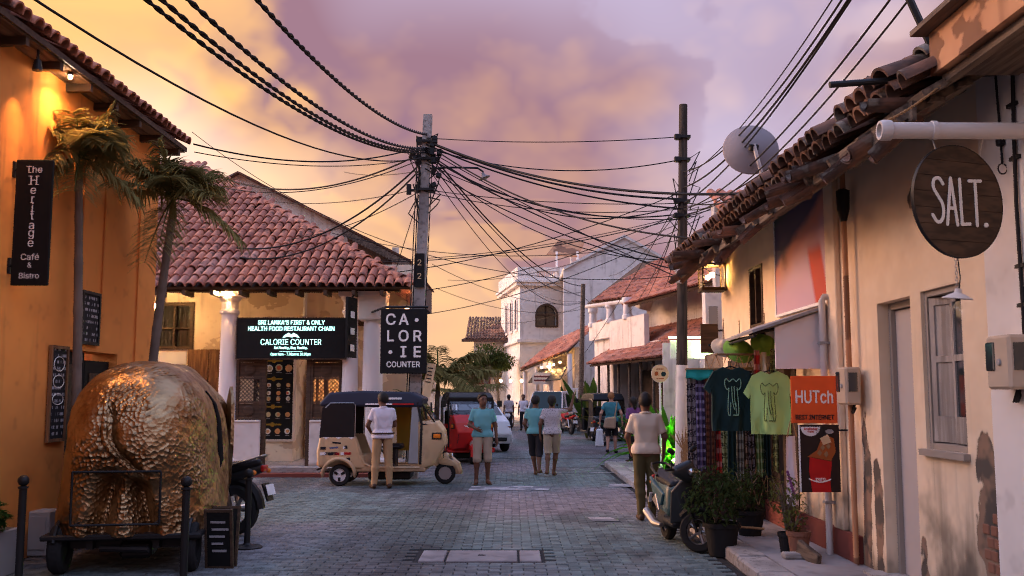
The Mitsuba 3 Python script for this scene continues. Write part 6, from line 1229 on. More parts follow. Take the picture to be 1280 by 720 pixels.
# ------------------------------------------------------------------ poles
def pole(label, x, y, z, r0, r1, mat, lean=(0, 0), white=0, square=False):
    t = thing('utility_pole', label, 'utility pole'); m = MB()
    if square:
        q = [(-1, -1), (1, -1), (1, 1), (-1, 1)]; V = [(x + a * r0, y + b * r0, -.02) for a, b in q] + [(x + lean[0] + a * r1, y + lean[1] + b * r1, z) for a, b in q]; m.add(V, [(0, 1, 5, 4), (1, 2, 6, 5), (2, 3, 7, 6), (3, 0, 4, 7), (4, 5, 6, 7)])
    else: m.tube([(x + lean[0] * k / 10, y + lean[1] * k / 10, -.02 + (z + .02) * k / 10) for k in range(11)], np.linspace(r0, r1, 11), 14)
    obj('shaft', m, mat, t, 40 if not square else False)
    if white: m = MB(); m.tube([(x, y, .0), (x + lean[0] * white / z, y, white)], [r0 * 1.06, r0 * 1.0], 14); obj('painted_foot', m, 'white_plaster', t, 40)
    return t
PY = 20.5; pb0 = at(519, 494, PY); pt0 = at(535, 144, PY)
lean = (pt0[0] - pb0[0]) * 1.3; PLx = pb0[0] - lean * .22
PL = pole('tall pale concrete utility pole with cable clutter and lamp arm beside the square black sign', PLx, PY, pt0[2], .130, .090, 'concrete', (pt0[0] - PLx, 0), square=True)
def onL(z): return np.array([PLx + (pt0[0] - PLx) * z / pt0[2], PY, z])
for z in (zw(200, PY), zw(238, PY), zw(178, PY)): m = MB(); c = onL(z); m.box(c, (.42, .34, .05)); m.box(c + [-.15, 0, .05], (.10, .10, .12)); m.box(c + [.16, -.02, .06], (.10, .12, .12)); obj('clamp', m, 'black_metal', PL)
m = MB(); c = onL(zw(238, PY)); m.tube([c, c + [-.35, 0, 0]], .03, 6); m.box(c + [-.33, 0, .02], (.10, .08, .22), ch=.01); obj('insulator_arm', m, 'black_metal', PL)
m = MB(); R_ = random.Random(5)
for k in range(16):
    c = onL(zw(172 + R_.uniform(0, 85), PY)); s_ = R_.choice((-1, 1)); m.tube([c + [s_ * .10, -.12, 0], c + [s_ * R_.uniform(.15, .4), -.15, R_.uniform(-.1, .2)], c + [s_ * R_.uniform(.1, .35), -.15, R_.uniform(-.4, -.1)], c + [s_ * .1, -.12, R_.uniform(-.6, -.3)]], .014, 5)
for k in range(14): c = onL(zw(175 + R_.uniform(0, 60), PY)); m.box(c + [R_.choice((-1, 1)) * R_.uniform(.12, .3), -.14, 0], (.10, .08, R_.uniform(.06, .2)), (R_.uniform(-.5, .5), R_.uniform(-.6, .6), 0), .01)
obj('cable_loop', m, 'cable_black', PL)
m = MB(); c = onL(zw(330, PY)); m.bb(c + [-.12, -.17, -.5], c + [.08, -.13, .2]); obj('number_mark', m, 'sign_black', PL)
for ch_, dz in (('B', .0), ('2', -.28)): text_on(PL, '2' if ch_ == 'B' else '2', .12, 'paper_cream', TR(c[0] - .02, c[1] - .172, c[2] + dz - .05))
sl_ = thing('street_lamp', 'small unlit street lamp on a long arm from the concrete pole', 'lamp'); c = onL(zw(211, PY)); e_ = at(597, 210, PY); e2 = at(605, 221, PY)
m = MB(); m.tube([c, (c + e_) / 2 + [0, 0, .02], e_, (e_ + e2) / 2 + [.04, 0, .02], e2], .022, 8); obj('arm', m, 'black_metal', sl_); m = MB(); m.lathe([(0, .10), (.03, .09), (.05, .03), (.13, -.03), (.12, -.035), (.03, -.01)], e2, 16, rotm(0, -.4)); obj('shade', m, 'dish_grey', sl_, 40); m = MB(); m.add(*sph(e2 + [.03, 0, -.06], .035)); obj('bulb', m, 'pvc', sl_, True)
RYp = 19.0; rt = at(854, 131, RYp); rb = at(851, 580, RYp); PR_ = pole('dark weathered utility pole with a whitewashed foot beside the hanging clothes', rb[0], RYp, rt[2], .115, .080, 'pole_wood', (rt[0] - rb[0], 0), 2.25)
def onR(z): return np.array([rb[0] + (rt[0] - rb[0]) * z / rt[2], RYp, z])
for z in (zw(172, RYp), zw(200, RYp), zw(252, RYp), zw(270, RYp)): m = MB(); c = onR(z); m.box(c, (.26, .24, .05)); m.box(c + [-.12, -.06, 0], (.12, .10, .10), ch=.01); obj('clamp', m, 'black_metal', PR_)
m = MB()
for k in range(12): c = onR(zw(245 + R_.uniform(-45, 60), RYp)); s_ = R_.choice((-1, 1)); m.tube([c + [s_ * .1, -.1, 0], c + [s_ * R_.uniform(.15, .32), -.12, R_.uniform(-.2, .2)], c + [s_ * .1, -.1, R_.uniform(-.7, -.2)]], .011, 5)
obj('cable_loop', m, 'cable_black', PR_)
for k in range(2): m = MB(); c = onR(zw(330 + k * 14, RYp)); m.box(c + [-.10 + .02 * k, -.14, 0], (.14, .1, .34), (0, .1, 0), .02); obj('junction_box', m, 'pvc', PR_)
FYp = 47; fb_, ft_ = at(725, 530, FYp), at(729, 355, FYp); pole('thin far utility pole standing by the motorbikes', fb_[0], FYp, ft_[2], .14, .10, 'weathered_wood', (ft_[0] - fb_[0], 0)); FT = ft_
# ------------------------------------------------------------------ overhead cables
ORD = 'first second third fourth fifth sixth seventh eighth ninth tenth eleventh twelfth thirteenth'.split()
def cable(a, b, sag, r, label, group=None, twist=False, n=26, mat='cable_black'):
    a, b = np.asarray(a, float), np.asarray(b, float); t = np.linspace(0, 1, n)[:, None]; p = a + (b - a) * t - np.array([0, 0, 1.0]) * sag * 4 * t * (1 - t)
    k = thing('overhead_cable', label, 'cable', group); m = MB()
    if twist:
        n2 = n * 9; t = np.linspace(0, 1, n2)[:, None]; p = a + (b - a) * t - np.array([0, 0, 1.0]) * sag * 4 * t * (1 - t); d = (b - a) / np.linalg.norm(b - a); u_ = np.cross(d, [0, 0, 1]); u_ /= np.linalg.norm(u_); w_ = np.cross(u_, d); L = np.linalg.norm(b - a); ph = t * L * 2 * math.pi / .45
        for o_ in (0, math.pi): m.tube(p + (np.cos(ph + o_) * u_ + np.sin(ph + o_) * w_) * r * .55, r * .55, 5)
    else: m.tube(p, r, 5)
    scene[k] = mikit.ply(m.mesh(), mat, True)
def through(a, mid, yb, zb, r, label, group=None, twist=False):
    """cable from a through the point mid on to the far end at y = yb, height zb"""
    t = (mid[1] - a[1]) / (yb - a[1]); bx = a[0] + (mid[0] - a[0]) / t; b = np.array([bx, yb, zb]); z = a[2] + (zb - a[2]) * t; cable(a, b, max((z - mid[2]) / (4 * t * (1 - t)), .02), r, label, group, twist, 40)
gL = 'twisted bundles from the upper left to the concrete pole'; lL = 'thick twisted cable bundle running from the upper left to the concrete pole'
through(onL(zw(190, PY)), at(184, 0, 8.5), -6, 7.6, .026, 'leftmost thick twisted cable from the top edge to the concrete pole', gL, True); through(onL(zw(187, PY)), at(203, 0, 8.5), -6, 7.6, .026, 'second thick twisted cable from the left at the top edge to the concrete pole', gL, True); through(onL(zw(185, PY)), at(236, 0, 8.8), -6, 7.8, .028, 'third thick twisted cable from the left at the top edge to the concrete pole', gL, True)
through(onL(zw(168, PY)), at(322, 0, 10), -6, 8.2, .030, 'thick dark cable reaching highest on the concrete pole from the top of the picture', None, True)
through(onL(zw(196, PY)), at(52, 5, 7.5), -6, 7.0, .012, 'single thin cable from the top left corner over the orange house to the concrete pole')
gM = 'cables strung between the two utility poles'; lM = 'cable strung between the concrete pole and the dark pole'
ZM = [174, 178, 182, 186, 196, 190, 205, 238, 240, 192, 212, 188, 200]
for za, zb_, sag, r in ((174, 172, .10, .010), (178, 250, .28, .022), (182, 262, .25, .018), (186, 200, .35, .012), (196, 268, .5, .015), (190, 256, .75, .012), (205, 275, .35, .010), (238, 255, .12, .009), (240, 262, .22, .009), (192, 330, .30, .014), (212, 340, .22, .012), (188, 350, .1, .010), (200, 325, .6, .010)): cable(onL(zw(za, PY)) + [0, -.1, 0], onR(zw(zb_, RYp)) + [0, -.08, 0], sag, r, f'{ORD[sorted(ZM).index(za)]} cable from the top on the concrete pole of those strung to the dark pole', gM)
cable(onL(zw(176, PY)), at(936, 242, 15.5), .35, .024, 'thick cable from the concrete pole past the dark pole to the plastered house eave')
cable(onL(zw(180, PY)), at(900, 300, 15.3), .45, .016, 'thinner cable from the concrete pole to the lantern end of the plastered house')
gN = 'thin lines sweeping low behind the poles'; lN = 'thin line sweeping across behind both poles toward the far right'
ZN = [240, 262, 270, 300, 225, 250, 255, 345]
for k, (pa, pb_2, sag, r) in enumerate((((190, 330, 26), (852, 240, 21), 1.0, .011), ((200, 345, 27), (860, 262, 22), 1.2, .010), ((360, 395, 29), (880, 270, 23), .9, .010), ((240, 225, 28), (850, 300, 23), 1.1, .009), ((330, 320, 30), (1000, 225, 24), .8, .010), ((215, 300, 26), (930, 250, 20), .9, .011), ((560, 350, 40), (900, 255, 25), .6, .010), ((240, 165, 26), (845, 345, 22), 1.3, .009))): cable(at(*pa), at(*pb_2), sag, r, f'thin line sweeping low behind the poles, ending {ORD[sorted(ZN).index(pb_2[1])]} highest at its right end', gN)
gF = 'lines from the concrete pole to the far pole'; lF = 'line running from the concrete pole to the thin far pole'
for za, dz, sag, r in ((185, 0, .7, .020), (195, -.25, 1.0, .014), (190, -.5, .6, .014), (205, -.7, 1.2, .010)): cable(onL(zw(za, PY)), FT + [0, 0, dz - .1], sag, r, f'{ORD[[0, -.25, -.5, -.7].index(dz)]} line from the top on the thin far pole of those from the concrete pole', gF)
gS = 'lines from the concrete pole toward the restaurant roof'; lS = 'line drooping from the concrete pole across the red tile roof'
ZS = [205, 212, 192, 200, 236, 240, 184, 198, 245, 214]
for za, e, sag, r in ((205, (296, 310, 22), .55, .020), (212, (300, 322, 22), .6, .018), (192, (246, 208, 26), .7, .020), (200, (244, 225, 25), .5, .012), (236, (330, 250, 29), .2, .010), (240, (300, 300, 24), .35, .010), (184, (242, 180, 15), .30, .014), (198, (243, 190, 15), .2, .009), (245, (492, 345, 22), .0, .009), (214, (430, 215, 30), .1, .009)): cable(onL(zw(za, PY)) + [-.1, -.05, 0], at(*e), sag, r, f'{ORD[sorted(ZS).index(za)]} line from the top leaving the concrete pole leftward over the tile roof', gS)
gR = 'lines from the dark pole to the upper right'; lR = 'line climbing from the dark pole to the top right of the picture'
ZR = [215, 235, 255, 262, 222, 270]
for za, mid, r in ((215, (1052, 0, 8.5), .011), (235, (1060, 0, 8.5), .014), (255, (1063, 0, 8.6), .012), (262, (1112, 0, 8.0), .011), (222, (1040, 0, 9.0), .008), (270, (1120, 20, 8.0), .010)): through(onR(zw(za, RYp)), at(*mid), -6, 8.4, r, f'{ORD[sorted(ZR).index(za)]} line from the top on the dark pole of those climbing to the top right', gR)
gE = 'service lines from the dark pole to the plastered house'; lE = 'short service line from the dark pole to the tile eave'
ZE = [252, 258, 268, 300, 262]
for za, e, sag, r in ((252, (960, 232, 14), .15, .012), (258, (1010, 170, 11), .2, .010), (268, (905, 315, 15.4), .12, .011), (300, (912, 345, 15.4), .2, .009), (262, (1085, 96, 8.4), .35, .010)): cable(onR(zw(za, RYp)), at(*e), sag, r, f'{ORD[sorted(ZE).index(za)]} service line from the top running from the dark pole to the tile eave', gE)
gD = 'drop lines from the dark pole to the far roofs'; lD = 'drop line fanning from the dark pole to the houses further up the street'
ZD = [815, 800, 760, 780, 706, 830]
for k, (za, e) in enumerate(((245, (815, 345, 36)), (250, (800, 382, 40)), (256, (760, 345, 47)), (262, (780, 395, 42)), (240, (706, 470, 51)), (250, (830, 360, 34)))): cable(onR(zw(za, RYp)), at(*e), .35, .009, f'drop line from the dark pole to far roofs, {ORD[sorted(ZD).index(e[0])]} from left at its end', gD)
gU = 'lines between the far pole and the far houses'; lU = 'thin far line between the far pole and the houses up the street'
for za, e in (((FT + [0, 0, -.8]), (650, 350, 66)), ((FT + [0, 0, -1.0]), (590, 400, 60)), ((FT + [0, 0, -.6]), (780, 372, 45)), ((FT + [0, 0, -1.2]), (545, 360, 40)), ((FT + [0, 0, -.9]), (540, 330, 34))): cable(za, at(*e), .5, .011, f'thin line from far pole to far houses, {ORD[sorted([650, 590, 780, 545, 540]).index(e[0])]} from left at its house end', gU)
for k, dx in enumerate((-.17, -.12, .15)): z = zw(200, PY); cable(onL(z) + [dx, -.17, 0], onL(.4) + [dx * .9, -.19, 0], 0, .012, ('leftmost dark cable', 'second dark cable', 'rightmost dark cable')[k] + ' clipped down the face of the concrete pole', 'cables running down the concrete pole', k == 2)
# ------------------------------------------------------------------ round sign, pipe and lamp
YS = 6.1
pz = zw(163, YS); x0 = xw(1103, YS, 163)
t = thing('drain_pipe', 'white horizontal pipe sticking out of the wall above the round wooden sign', 'pipe'); m = MB(); m.tube([(x0 + .02, YS, pz), (RX + .1, YS, pz - .005)], .052, 20, False); m.lathe([(.044, -.02), (.044, .05), (.064, .05), (.066, .0), (.060, -.02), (.044, -.02)], (x0, YS, pz), 20, rotm(0, math.pi / 2)); obj('tube', m, 'pvc', t, 40)
m = MB(); m.lathe([(.054, -.02), (.060, -.015), (.060, .015), (.054, .02)], (x0 + .32, YS, pz), 20, rotm(0, math.pi / 2)); m.lathe([(.054, -.02), (.060, -.015), (.060, .015), (.054, .02)], (RX - .08, YS, pz), 20, rotm(0, math.pi / 2)); obj('collar', m, 'pvc', t, 40)
sc_ = at(1197, 252, YS); SR = .352
t = thing('round_sign', 'round dark wooden sign with white capitals hanging from the white pipe', 'sign')
SY = .36; MS = TR(sc_[0], YS, sc_[2], SY)
nP = 7
for k in range(nP):  # planks, each clipped to the disc
    z0_, z1_ = -SR + 2 * SR * k / nP + .0015, -SR + 2 * SR * (k + 1) / nP - .0015
    g = Point(0, 0).buffer(SR, 40).intersection(Polygon([(-1, z0_), (1, z0_), (1, z1_), (-1, z1_)])); m = MB(); m.prism(g, .022, XZ(0, rnd.uniform(-.001, .001) + .011, 0)); m.xf(MS); obj('plank', m, 'dark_wood', t)
m = MB(); m.lathe([(SR, -.013), (SR + .004, -.013), (SR + .004, .013), (SR, .013), (SR, -.013)], (0, 0, 0), 60, rotm(math.pi / 2)).xf(MS); obj('rim', m, 'black_metal', t, 40)
def stroke(*pts): return pts
def smoothp(p, n=24):
    p = np.array(p, float); 
    for _ in range(3): q = [p[0]] + [v for a, b in zip(p[:-1], p[1:]) for v in (a * .75 + b * .25, a * .25 + b * .75)] + [p[-1]]; p = np.array(q)
    return p
LT = {'S': [smoothp([(.40, .86), (.28, 1.0), (.08, .96), (.04, .76), (.22, .58), (.40, .38), (.36, .08), (.16, -.02), (.0, .16)])], 'A': [np.array([(.0, -.02), (.18, 1.0), (.36, -.02)]), np.array([(.07, .34), (.30, .34)])], 'L': [np.array([(.0, 1.0), (.02, .0), (.30, .02)])], 'T': [np.array([(.0, .98), (.42, 1.0)]), np.array([(.22, .98), (.23, .0)])], '.': [np.array([(.02, .02), (.06, .03)])]}
from shapely.geometry import LineString
cx = -.215
for ch_, adv in (('S', .112), ('A', .112), ('L', .075), ('T', .115), ('.', .03)):
    m = MB()
    for ln in LT[ch_]:
        q = np.array(ln) * [.225, .285] + [cx, -.145]; m.prism(LineString(q).buffer(.0105 if ch_ != '.' else .014, 6), .004, XZ(0, -.0125, 0))
    m.xf(MS); obj('letter', m, 'white_letter', t); cx += adv
for px in (1165, 1229):
    x = xw(px, YS, 180); z = pz - .05; dx = x - sc_[0]; ze = sc_[2] + math.sqrt(max(SR ** 2 - (dx / math.cos(SY)) ** 2, .01)); yv = YS + dx * math.tan(SY)
    m = MB(); m.tube([(x, YS, z), (x, (YS + yv) / 2, (z + ze) / 2), (x, yv, ze)], .006, 6); obj('hook', m, 'steel', t)
def chain(parent, a, b, link=.026, r=.0025, mat='steel'):
    a, b = np.array(a), np.array(b); n = int(np.linalg.norm(b - a) / (link * .78)); m = MB(); d = (b - a) / np.linalg.norm(b - a); u_ = np.cross(d, [0.3, 1, 0]); u_ /= np.linalg.norm(u_); w_ = np.cross(d, u_)
    for k in range(n):
        c = a + (b - a) * (k + .5) / n; s_ = u_ if k % 2 else w_; m.tube([c + d * link * .5 * math.cos(q) + s_ * link * .28 * math.sin(q) for q in np.linspace(0, 2 * math.pi, 9)], r, 4, False)
    return obj('chain', m, mat, parent)
t = thing('hanging_bulb', 'unlit clear bulb under a small tin shade on a chain below the round sign', 'lamp'); lx, lz = xw(1197, YS, 372), zw(372, YS); zb_ = sc_[2] - SR
chain(t, (lx, YS, lz + .04), (lx, YS, zb_)); m = MB(); m.tube([(lx + .012, YS, zb_), (lx + .022, YS, (lz + zb_) / 2), (lx + .01, YS, lz + .04)], .004, 5); obj('flex', m, 'cable_black', t)
m = MB(); m.lathe([(0, .055), (.02, .055), (.024, .03), (.05, .018), (.092, -.004), (.091, -.008), (.05, .012), (.02, .022), (0, .022)], (lx, YS, lz), 24, rotm(.1, .08)); obj('shade', m, 'pvc', t, 40); m = MB(); m.tube([(lx, YS, lz + .02), (lx, YS, lz - .02)], .014, 10); obj('socket', m, 'black_plastic', t)
m = MB(); m.lathe([(.012, -.02), (.016, -.035), (.032, -.06), (.034, -.075), (.026, -.095), (0, -.105)], (lx, YS, lz), 18); obj('bulb', m, 'bulb_glass', t, True)
# iron bar, stay and twisted wire under the eave
t = thing('iron_bar', 'rusty black iron bar poking out from the wall under the tile eave', 'bar'); Yb = 6.5; m = MB(); m.tube([(xw(1037, Yb, 106), Yb, zw(106, Yb)), (RX - .05, Yb, zw(91, Yb) + .0)], .022, 10); obj('bar', m, 'black_metal', t); 
t = thing('roof_stay', 'dark iron stay leaning up past the eave into the sky', 'stay'); m = MB(); m.tube([at(1180, 92, 6.45), at(1128, -20, 6.45)], .025, 6); obj('strut', m, 'black_metal', t)
t = thing('twisted_wire', 'rusty twisted wire slung from the pipe end up to the fascia beam', 'wire'); a, b = at(1107, 152, YS), at(1200, 84, 6.25); n = 90; tt = np.linspace(0, 1, n)[:, None]; p = a + (b - a) * tt - np.array([0, 0, .08]) * 4 * tt * (1 - tt) * .4; m = MB()
for o_ in (0, math.pi): m.tube(p + .008 * (np.cos(tt * 70 + o_) * np.array([0, 1, 0]) + np.sin(tt * 70 + o_) * np.array([.5, 0, .8])), .006, 5)
obj('strand', m, 'straw', t)
m = MB(); xb_ = RX - .075
for py, dx in ((0, 0),): m.tube([(xb_, 6.45, zw(91, 6.5)), (xb_ + .01, 6.45, 3.45), (xb_ + .0, 6.42, 3.2)], .008, 6); m.box((xb_, 6.43, 3.37), (.05, .05, .11), ch=.01); m.tube([(xb_ + .03 * math.cos(q), 6.42, 3.16 + .035 * math.sin(q)) for q in np.linspace(0, 6.2, 12)], .005, 5)
t = thing('wall_flex', 'loose black flex with a small fitting hanging on the white pilaster', 'cable'); obj('flex', m, 'cable_black', t)
t = thing('supply_cable', 'thick black supply cable clipped down the white pilaster at the right edge', 'cable'); m = MB(); yv = 6.28; pts = [(RX - .07, yv - .06, 3.98), (RX - .07, yv - .02, 3.4), (RX - .07, yv, 2.9), (RX - .068, yv - .01, 2.2), (RX - .068, yv, 1.6), (RX - .068, yv - .03, .12)]; m.tube(pts, .013, 8); obj('cable', m, 'cable_black', t)
for z in (3.55, 3.2, 2.5, 2.25, 1.3): m = MB(); m.box((RX - .06, yv, z), (.03, .11, .025)); obj('clip', m, 'black_metal', t)
# meter boxes
def meter(label, ya, yb, z0, z1, dpt):
    t = thing('meter_box', label, 'box'); m = MB(); m.bb((RX - .05 - dpt, ya, z0), (RX - .051, yb, z1), ch=.018); bx = obj('casing', m, 'meter_beige', t)
    m = MB(); m.bb((RX - .062 - dpt, ya - .004 + (yb - ya) * .62, z0 + (z1 - z0) * .35), (RX - .045 - dpt, yb - .015, z1 - (z1 - z0) * .12), ch=.006); m.bb((RX - .02 - dpt, ya - .008, z0 + (z1 - z0) * .35), (RX - dpt + .06, ya - .001, z1 - (z1 - z0) * .15)); obj('dial_window', m, 'dark_glass', bx)
    m = MB(); m.lathe([(0, 0), (.022, 0), (.02, .012), (0, .014)], (RX - .052 - dpt, (ya + yb) / 2 - .03, (z0 + z1) / 2), 12, rotm(0, -math.pi / 2)); obj('seal', m, 'grey_box', bx)
    m = MB(); 
    for k in range(3): m.tube([(RX - .07, (ya + yb) / 2 + .02 * k, z0 + .01), (RX - .09, (ya + yb) / 2 + .03 * k, z0 - .08), (RX - .05, (ya + yb) / 2 + .04 + .02 * k, z0 - .03)], .007, 5)
    obj('tail', m, 'cable_black', t); return t
meter('beige electricity meter box at the right edge on the white pilaster', 6.20, 6.50, zw(487, 6.5), zw(421, 6.5), .16)
ym = onx(1078, 480, RX)[0]; meter('beige electricity meter box beside the drainpipe and the orange sign', ym - .12, ym + .14, zw(506, ym), zw(459, ym), .15)
# downpipes
yp = onx(1046, 500, RX)[0]; t = thing('downpipe', 'white downpipe running down the wall from under the awning to the ground', 'pipe'); m = MB(); x_ = RX - .12; zt_ = onx(1046, 366, RX - .1)[1]
m.tube([(RX, yp, zt_ - .0), (x_ + .02, yp, zt_), (x_, yp, zt_ - .04), (x_, yp, 1.2), (x_, yp, .10)], .035, 12); m.tube([(x_, yp, 1.3), (x_, yp, 1.36)], .042, 12); obj('tube', m, 'pvc', t, 40)
for z in (.6, 1.5, 2.2): m = MB(); m.bb((x_ - .045, yp - .045, z), (RX - .061, yp + .045, z + .025)); obj('clip', m, 'grey_box', t)
yq = onx(1069, 350, RX)[0]; t = thing('conduit_pipe', 'thin brown pipe running down from the eave beside the poster', 'pipe'); m = MB(); m.tube([(RX - .09, yq, 3.85), (RX - .085, yq, .12)], .026, 10); obj('tube', m, 'rusty_paint', t, 40); m = MB(); m.lathe([(.03, 0), (.06, .12), (.065, .30), (.03, .32)], (RX - .09, yq, 3.35), 12); obj('hopper', m, 'black_metal', t, 40)
# poster panel, awning, side panel
ya_, yb_ = onx(1041, 300, RX)[0], onx(973, 300, RX)[0]; zb_ = 2.66
t = thing('scenic_poster', 'large printed sunset panel fixed high on the wall above the awning', 'poster'); m = MB(); m.bb((RX - .045, ya_, zb_), (RX - .003, yb_, 3.86)); obj('sheet', m, 'scenic_print', t); m = MB()
for lo, hi in (((ya_ - .03, zb_ - .03), (yb_ + .03, zb_)), ((ya_ - .03, zb_), (ya_, 3.86)), ((yb_, zb_), (yb_ + .03, 3.86))): m.bb((RX - .055, *lo), (RX - .002, *hi))
obj('frame', m, 'white_paint', t)
YA = 10.25; ax0 = xw(969, YA, 420)
t = thing('shop_awning', 'flat grey awning sheet with a white side panel over the hanging shirts', 'awning')
zA = zw(379, YA); obj('sheet', slab3((ax0 - .25, YA - .05, zA - .28), (RX - .004, YA - .05, zA), (RX - .004, 13.4, zA - .02), (ax0 + .05, 13.4, zA - .24), th=.03), 'awning_grey', t)
zt_ = zA - .05; zl = zw(461, YA); m = MB(); m.prism([(ax0, zl), (RX - .004, zl), (RX - .004, zA - .05), (ax0, zA - .25)], .03, XZ(0, YA + .03, 0)); obj('side_panel', m, 'panel_white', t)
m = MB(); m.tube([(RX, YA + .3, zA - .15), (ax0 - .2, YA + .3, zA - .30)], .02, 6); m.tube([(RX, 13, zA - .15), (ax0 - .15, 13, zA - .30)], .02, 6); m.tube([(ax0 - .18, YA + .1, zA - .33), (ax0 + .05, 13.3, zA - .31)], .016, 6); obj('frame', m, 'black_metal', t)
# orange and cola signs
YH = 10.0
def flat_sign(name, label, px0, py0, px1, py1, Y, b, cat='sign', ry=0, rz=0):
    a, c = at(px0, py0, Y), at(px1, py1, Y); t = thing(name, label, cat); cen = (a + c) / 2; m = MB(); m.box((0, 0, 0), (c[0] - a[0], .02, a[2] - c[2]), ch=.003); M = np.eye(4); M[:3, :3] = rotm(0, ry, rz); M[:3, 3] = cen; m.xf(M); obj('board', m, b, t); return t, M, c[0] - a[0], a[2] - c[2]
t, M, w_, h_ = flat_sign('orange_sign', 'square orange sign advertising internet hung below the white awning panel', 988, 470, 1047, 529, YH, 'orange_board')
g = meshkit.text_mesh('HUTch', h_ * .26, .004, True); ww = g.bounds[1][0] - g.bounds[0][0]; g.apply_translation([-(g.bounds[0][0] + ww / 2), 0, 0]); g.apply_scale([w_ * .82 / ww, 1, 1]); g.apply_transform(XZ(0, -.0115, -h_ * .07)); g.apply_transform(M); obj('lettering', g, 'white_letter', t)
g = meshkit.text_mesh('BEST INTERNET', h_ * .095, .004, True); ww = g.bounds[1][0] - g.bounds[0][0]; g.apply_translation([-(g.bounds[0][0] + ww / 2), 0, 0]); g.apply_scale([w_ * .84 / ww, 1, 1]); g.apply_transform(XZ(0, -.0115, -h_ * .42)); g.apply_transform(M); obj('lettering', g, 'cloth_black', t)
m = MB(); m.tube([(RX, YH, M[2, 3] + h_ * .4), (M[0, 3] + w_ * .3, YH + .012, M[2, 3] + h_ * .4)], .012, 6); m.tube([(RX, YH, M[2, 3] - h_ * .4), (M[0, 3] + w_ * .3, YH + .012, M[2, 3] - h_ * .4)], .012, 6); obj('bracket', m, 'black_metal', t)
t, M, w_, h_ = flat_sign('drink_poster', 'dark poster showing a red cup of iced cola hung below the orange sign', 997, 531, 1051, 615, YH - .12, 'poster_black', 'poster', .0)
def on(pts, b, name, par, dz=.0115, th=.004): m = MB(); m.prism(pts, th, XZ(0, -dz, 0)); m.xf(M); return obj(name, m, b, par)
W2, H2 = w_, h_
def pp(*q): return [(x * W2, z * H2) for x, z in q]
on(pp((-.5, -.5), (-.46, -.5), (-.46, .5), (-.5, .5)), 'white_paint', 'border', t)
cup = on(pp((-.26, -.20), (.24, -.28), (.26, -.50), (-.20, -.50)), 'cola_red', 'cup', t); on(pp((-.24, .02), (.30, -.05), (.25, -.28), (-.27, -.20)), 'cola_red', 'cup', t)
on(pp((-.20, .02), (.28, -.04), (.40, .10), (.36, .30), (.18, .34), (.06, .30), (-.06, .12), (-.30, .02)), 'cola_brown', 'drink', t); on(pp((.02, .30), (.22, .36), (.30, .24), (.10, .20)), 'paper_cream', 'foam', t, .0155)
for q in ((.0, .08), (.16, .06), (.22, .18), (.08, .16)): on(pp((q[0] - .06, q[1]), (q[0], q[1] - .045), (q[0] + .06, q[1]), (q[0] + .01, q[1] + .05)), 'straw', 'ice', t, .0155)
on([(W2 * (.10 + .19 * math.cos(k)), H2 * (.40 + .07 * math.sin(k))) for k in np.linspace(0, 6.2, 20)], 'black_plastic', 'bottle_neck', t); on([(W2 * (.26 + .10 * math.cos(k)), H2 * (.40 + .035 * math.sin(k))) for k in np.linspace(0, 6.2, 20)], 'grey_box', 'bottle_mark', t, .0155)
bw = [(W2 * x, H2 * (-.30 - .06 * math.cos(x * 5))) for x in np.linspace(-.28, .26, 12)]; on(bw + [(x, z + .012) for x, z in bw[::-1]], 'white_letter', 'band', t, .0155)
on([(W2 * (-.20 + .24 * math.cos(k)), H2 * (.47 - .14 * math.sin(k))) for k in np.linspace(0, math.pi, 16)], 'white_paint', 'badge', t)
for s_, x, z, hh, b in (('Available', -.20, .425, .022, 'cola_red'), ('here', -.20, .385, .022, 'cola_red'), ('zero', .0, -.33, .035, 'white_letter')):
    g = meshkit.text_mesh(s_, hh, .003, True); ww = g.bounds[1][0]; g.apply_translation([-ww / 2, 0, 0]); g.apply_transform(XZ(x * W2, -.0165, z * H2)); g.apply_transform(M); obj('lettering', g, b, t)
m = MB(); m.tube([(RX, YH - .12, M[2, 3] + H2 * .42), (M[0, 3], YH - .105, M[2, 3] + H2 * .42)], .01, 6); obj('bracket', m, 'black_metal', t)
# ------------------------------------------------------------------ clothes stall
def cloth_panel(px0, px1, py0, py1, Y, folds=3, amp=.02, seed=0, hemw=.0, taper=.92):
    a, c = at(px0, py0, Y), at(px1, py1, Y); nu, nv = 26, 22; U_, V_ = np.meshgrid(np.linspace(0, 1, nu), np.linspace(0, 1, nv), indexing='ij'); cx = (a[0] + c[0]) / 2; w_ = (c[0] - a[0]) * (taper + (1 - taper) * V_)
    x = cx + (U_ - .5) * w_; z = a[2] + (c[2] - a[2]) * V_ + .015 * np.sin(U_ * 9 + seed) * V_; y = Y + amp * (.35 + .65 * V_) * np.sin(U_ * folds * 2 * math.pi + seed) + .012 * np.sin(V_ * 5 + seed)
    P = np.stack([x, y, z], -1).reshape(-1, 3); i = np.arange(nu * nv).reshape(nu, nv); F = np.stack([i[:-1, :-1], i[:-1, 1:], i[1:, 1:], i[1:, :-1]], -1).reshape(-1, 4); F = np.vstack([F[:, [0, 1, 2]], F[:, [0, 2, 3]]]); n_ = len(P)
    return trimesh.Trimesh(np.vstack([P, P + [0, .012, 0]]), np.vstack([F, F[:, ::-1] + n_]), process=False)
rk = thing('clothes_rail', 'rusty lattice rail and rods carrying the hanging clothes', 'rail'); Yr = 12.5; xa_, xb2 = xw(862, Yr, 470), RX - .02
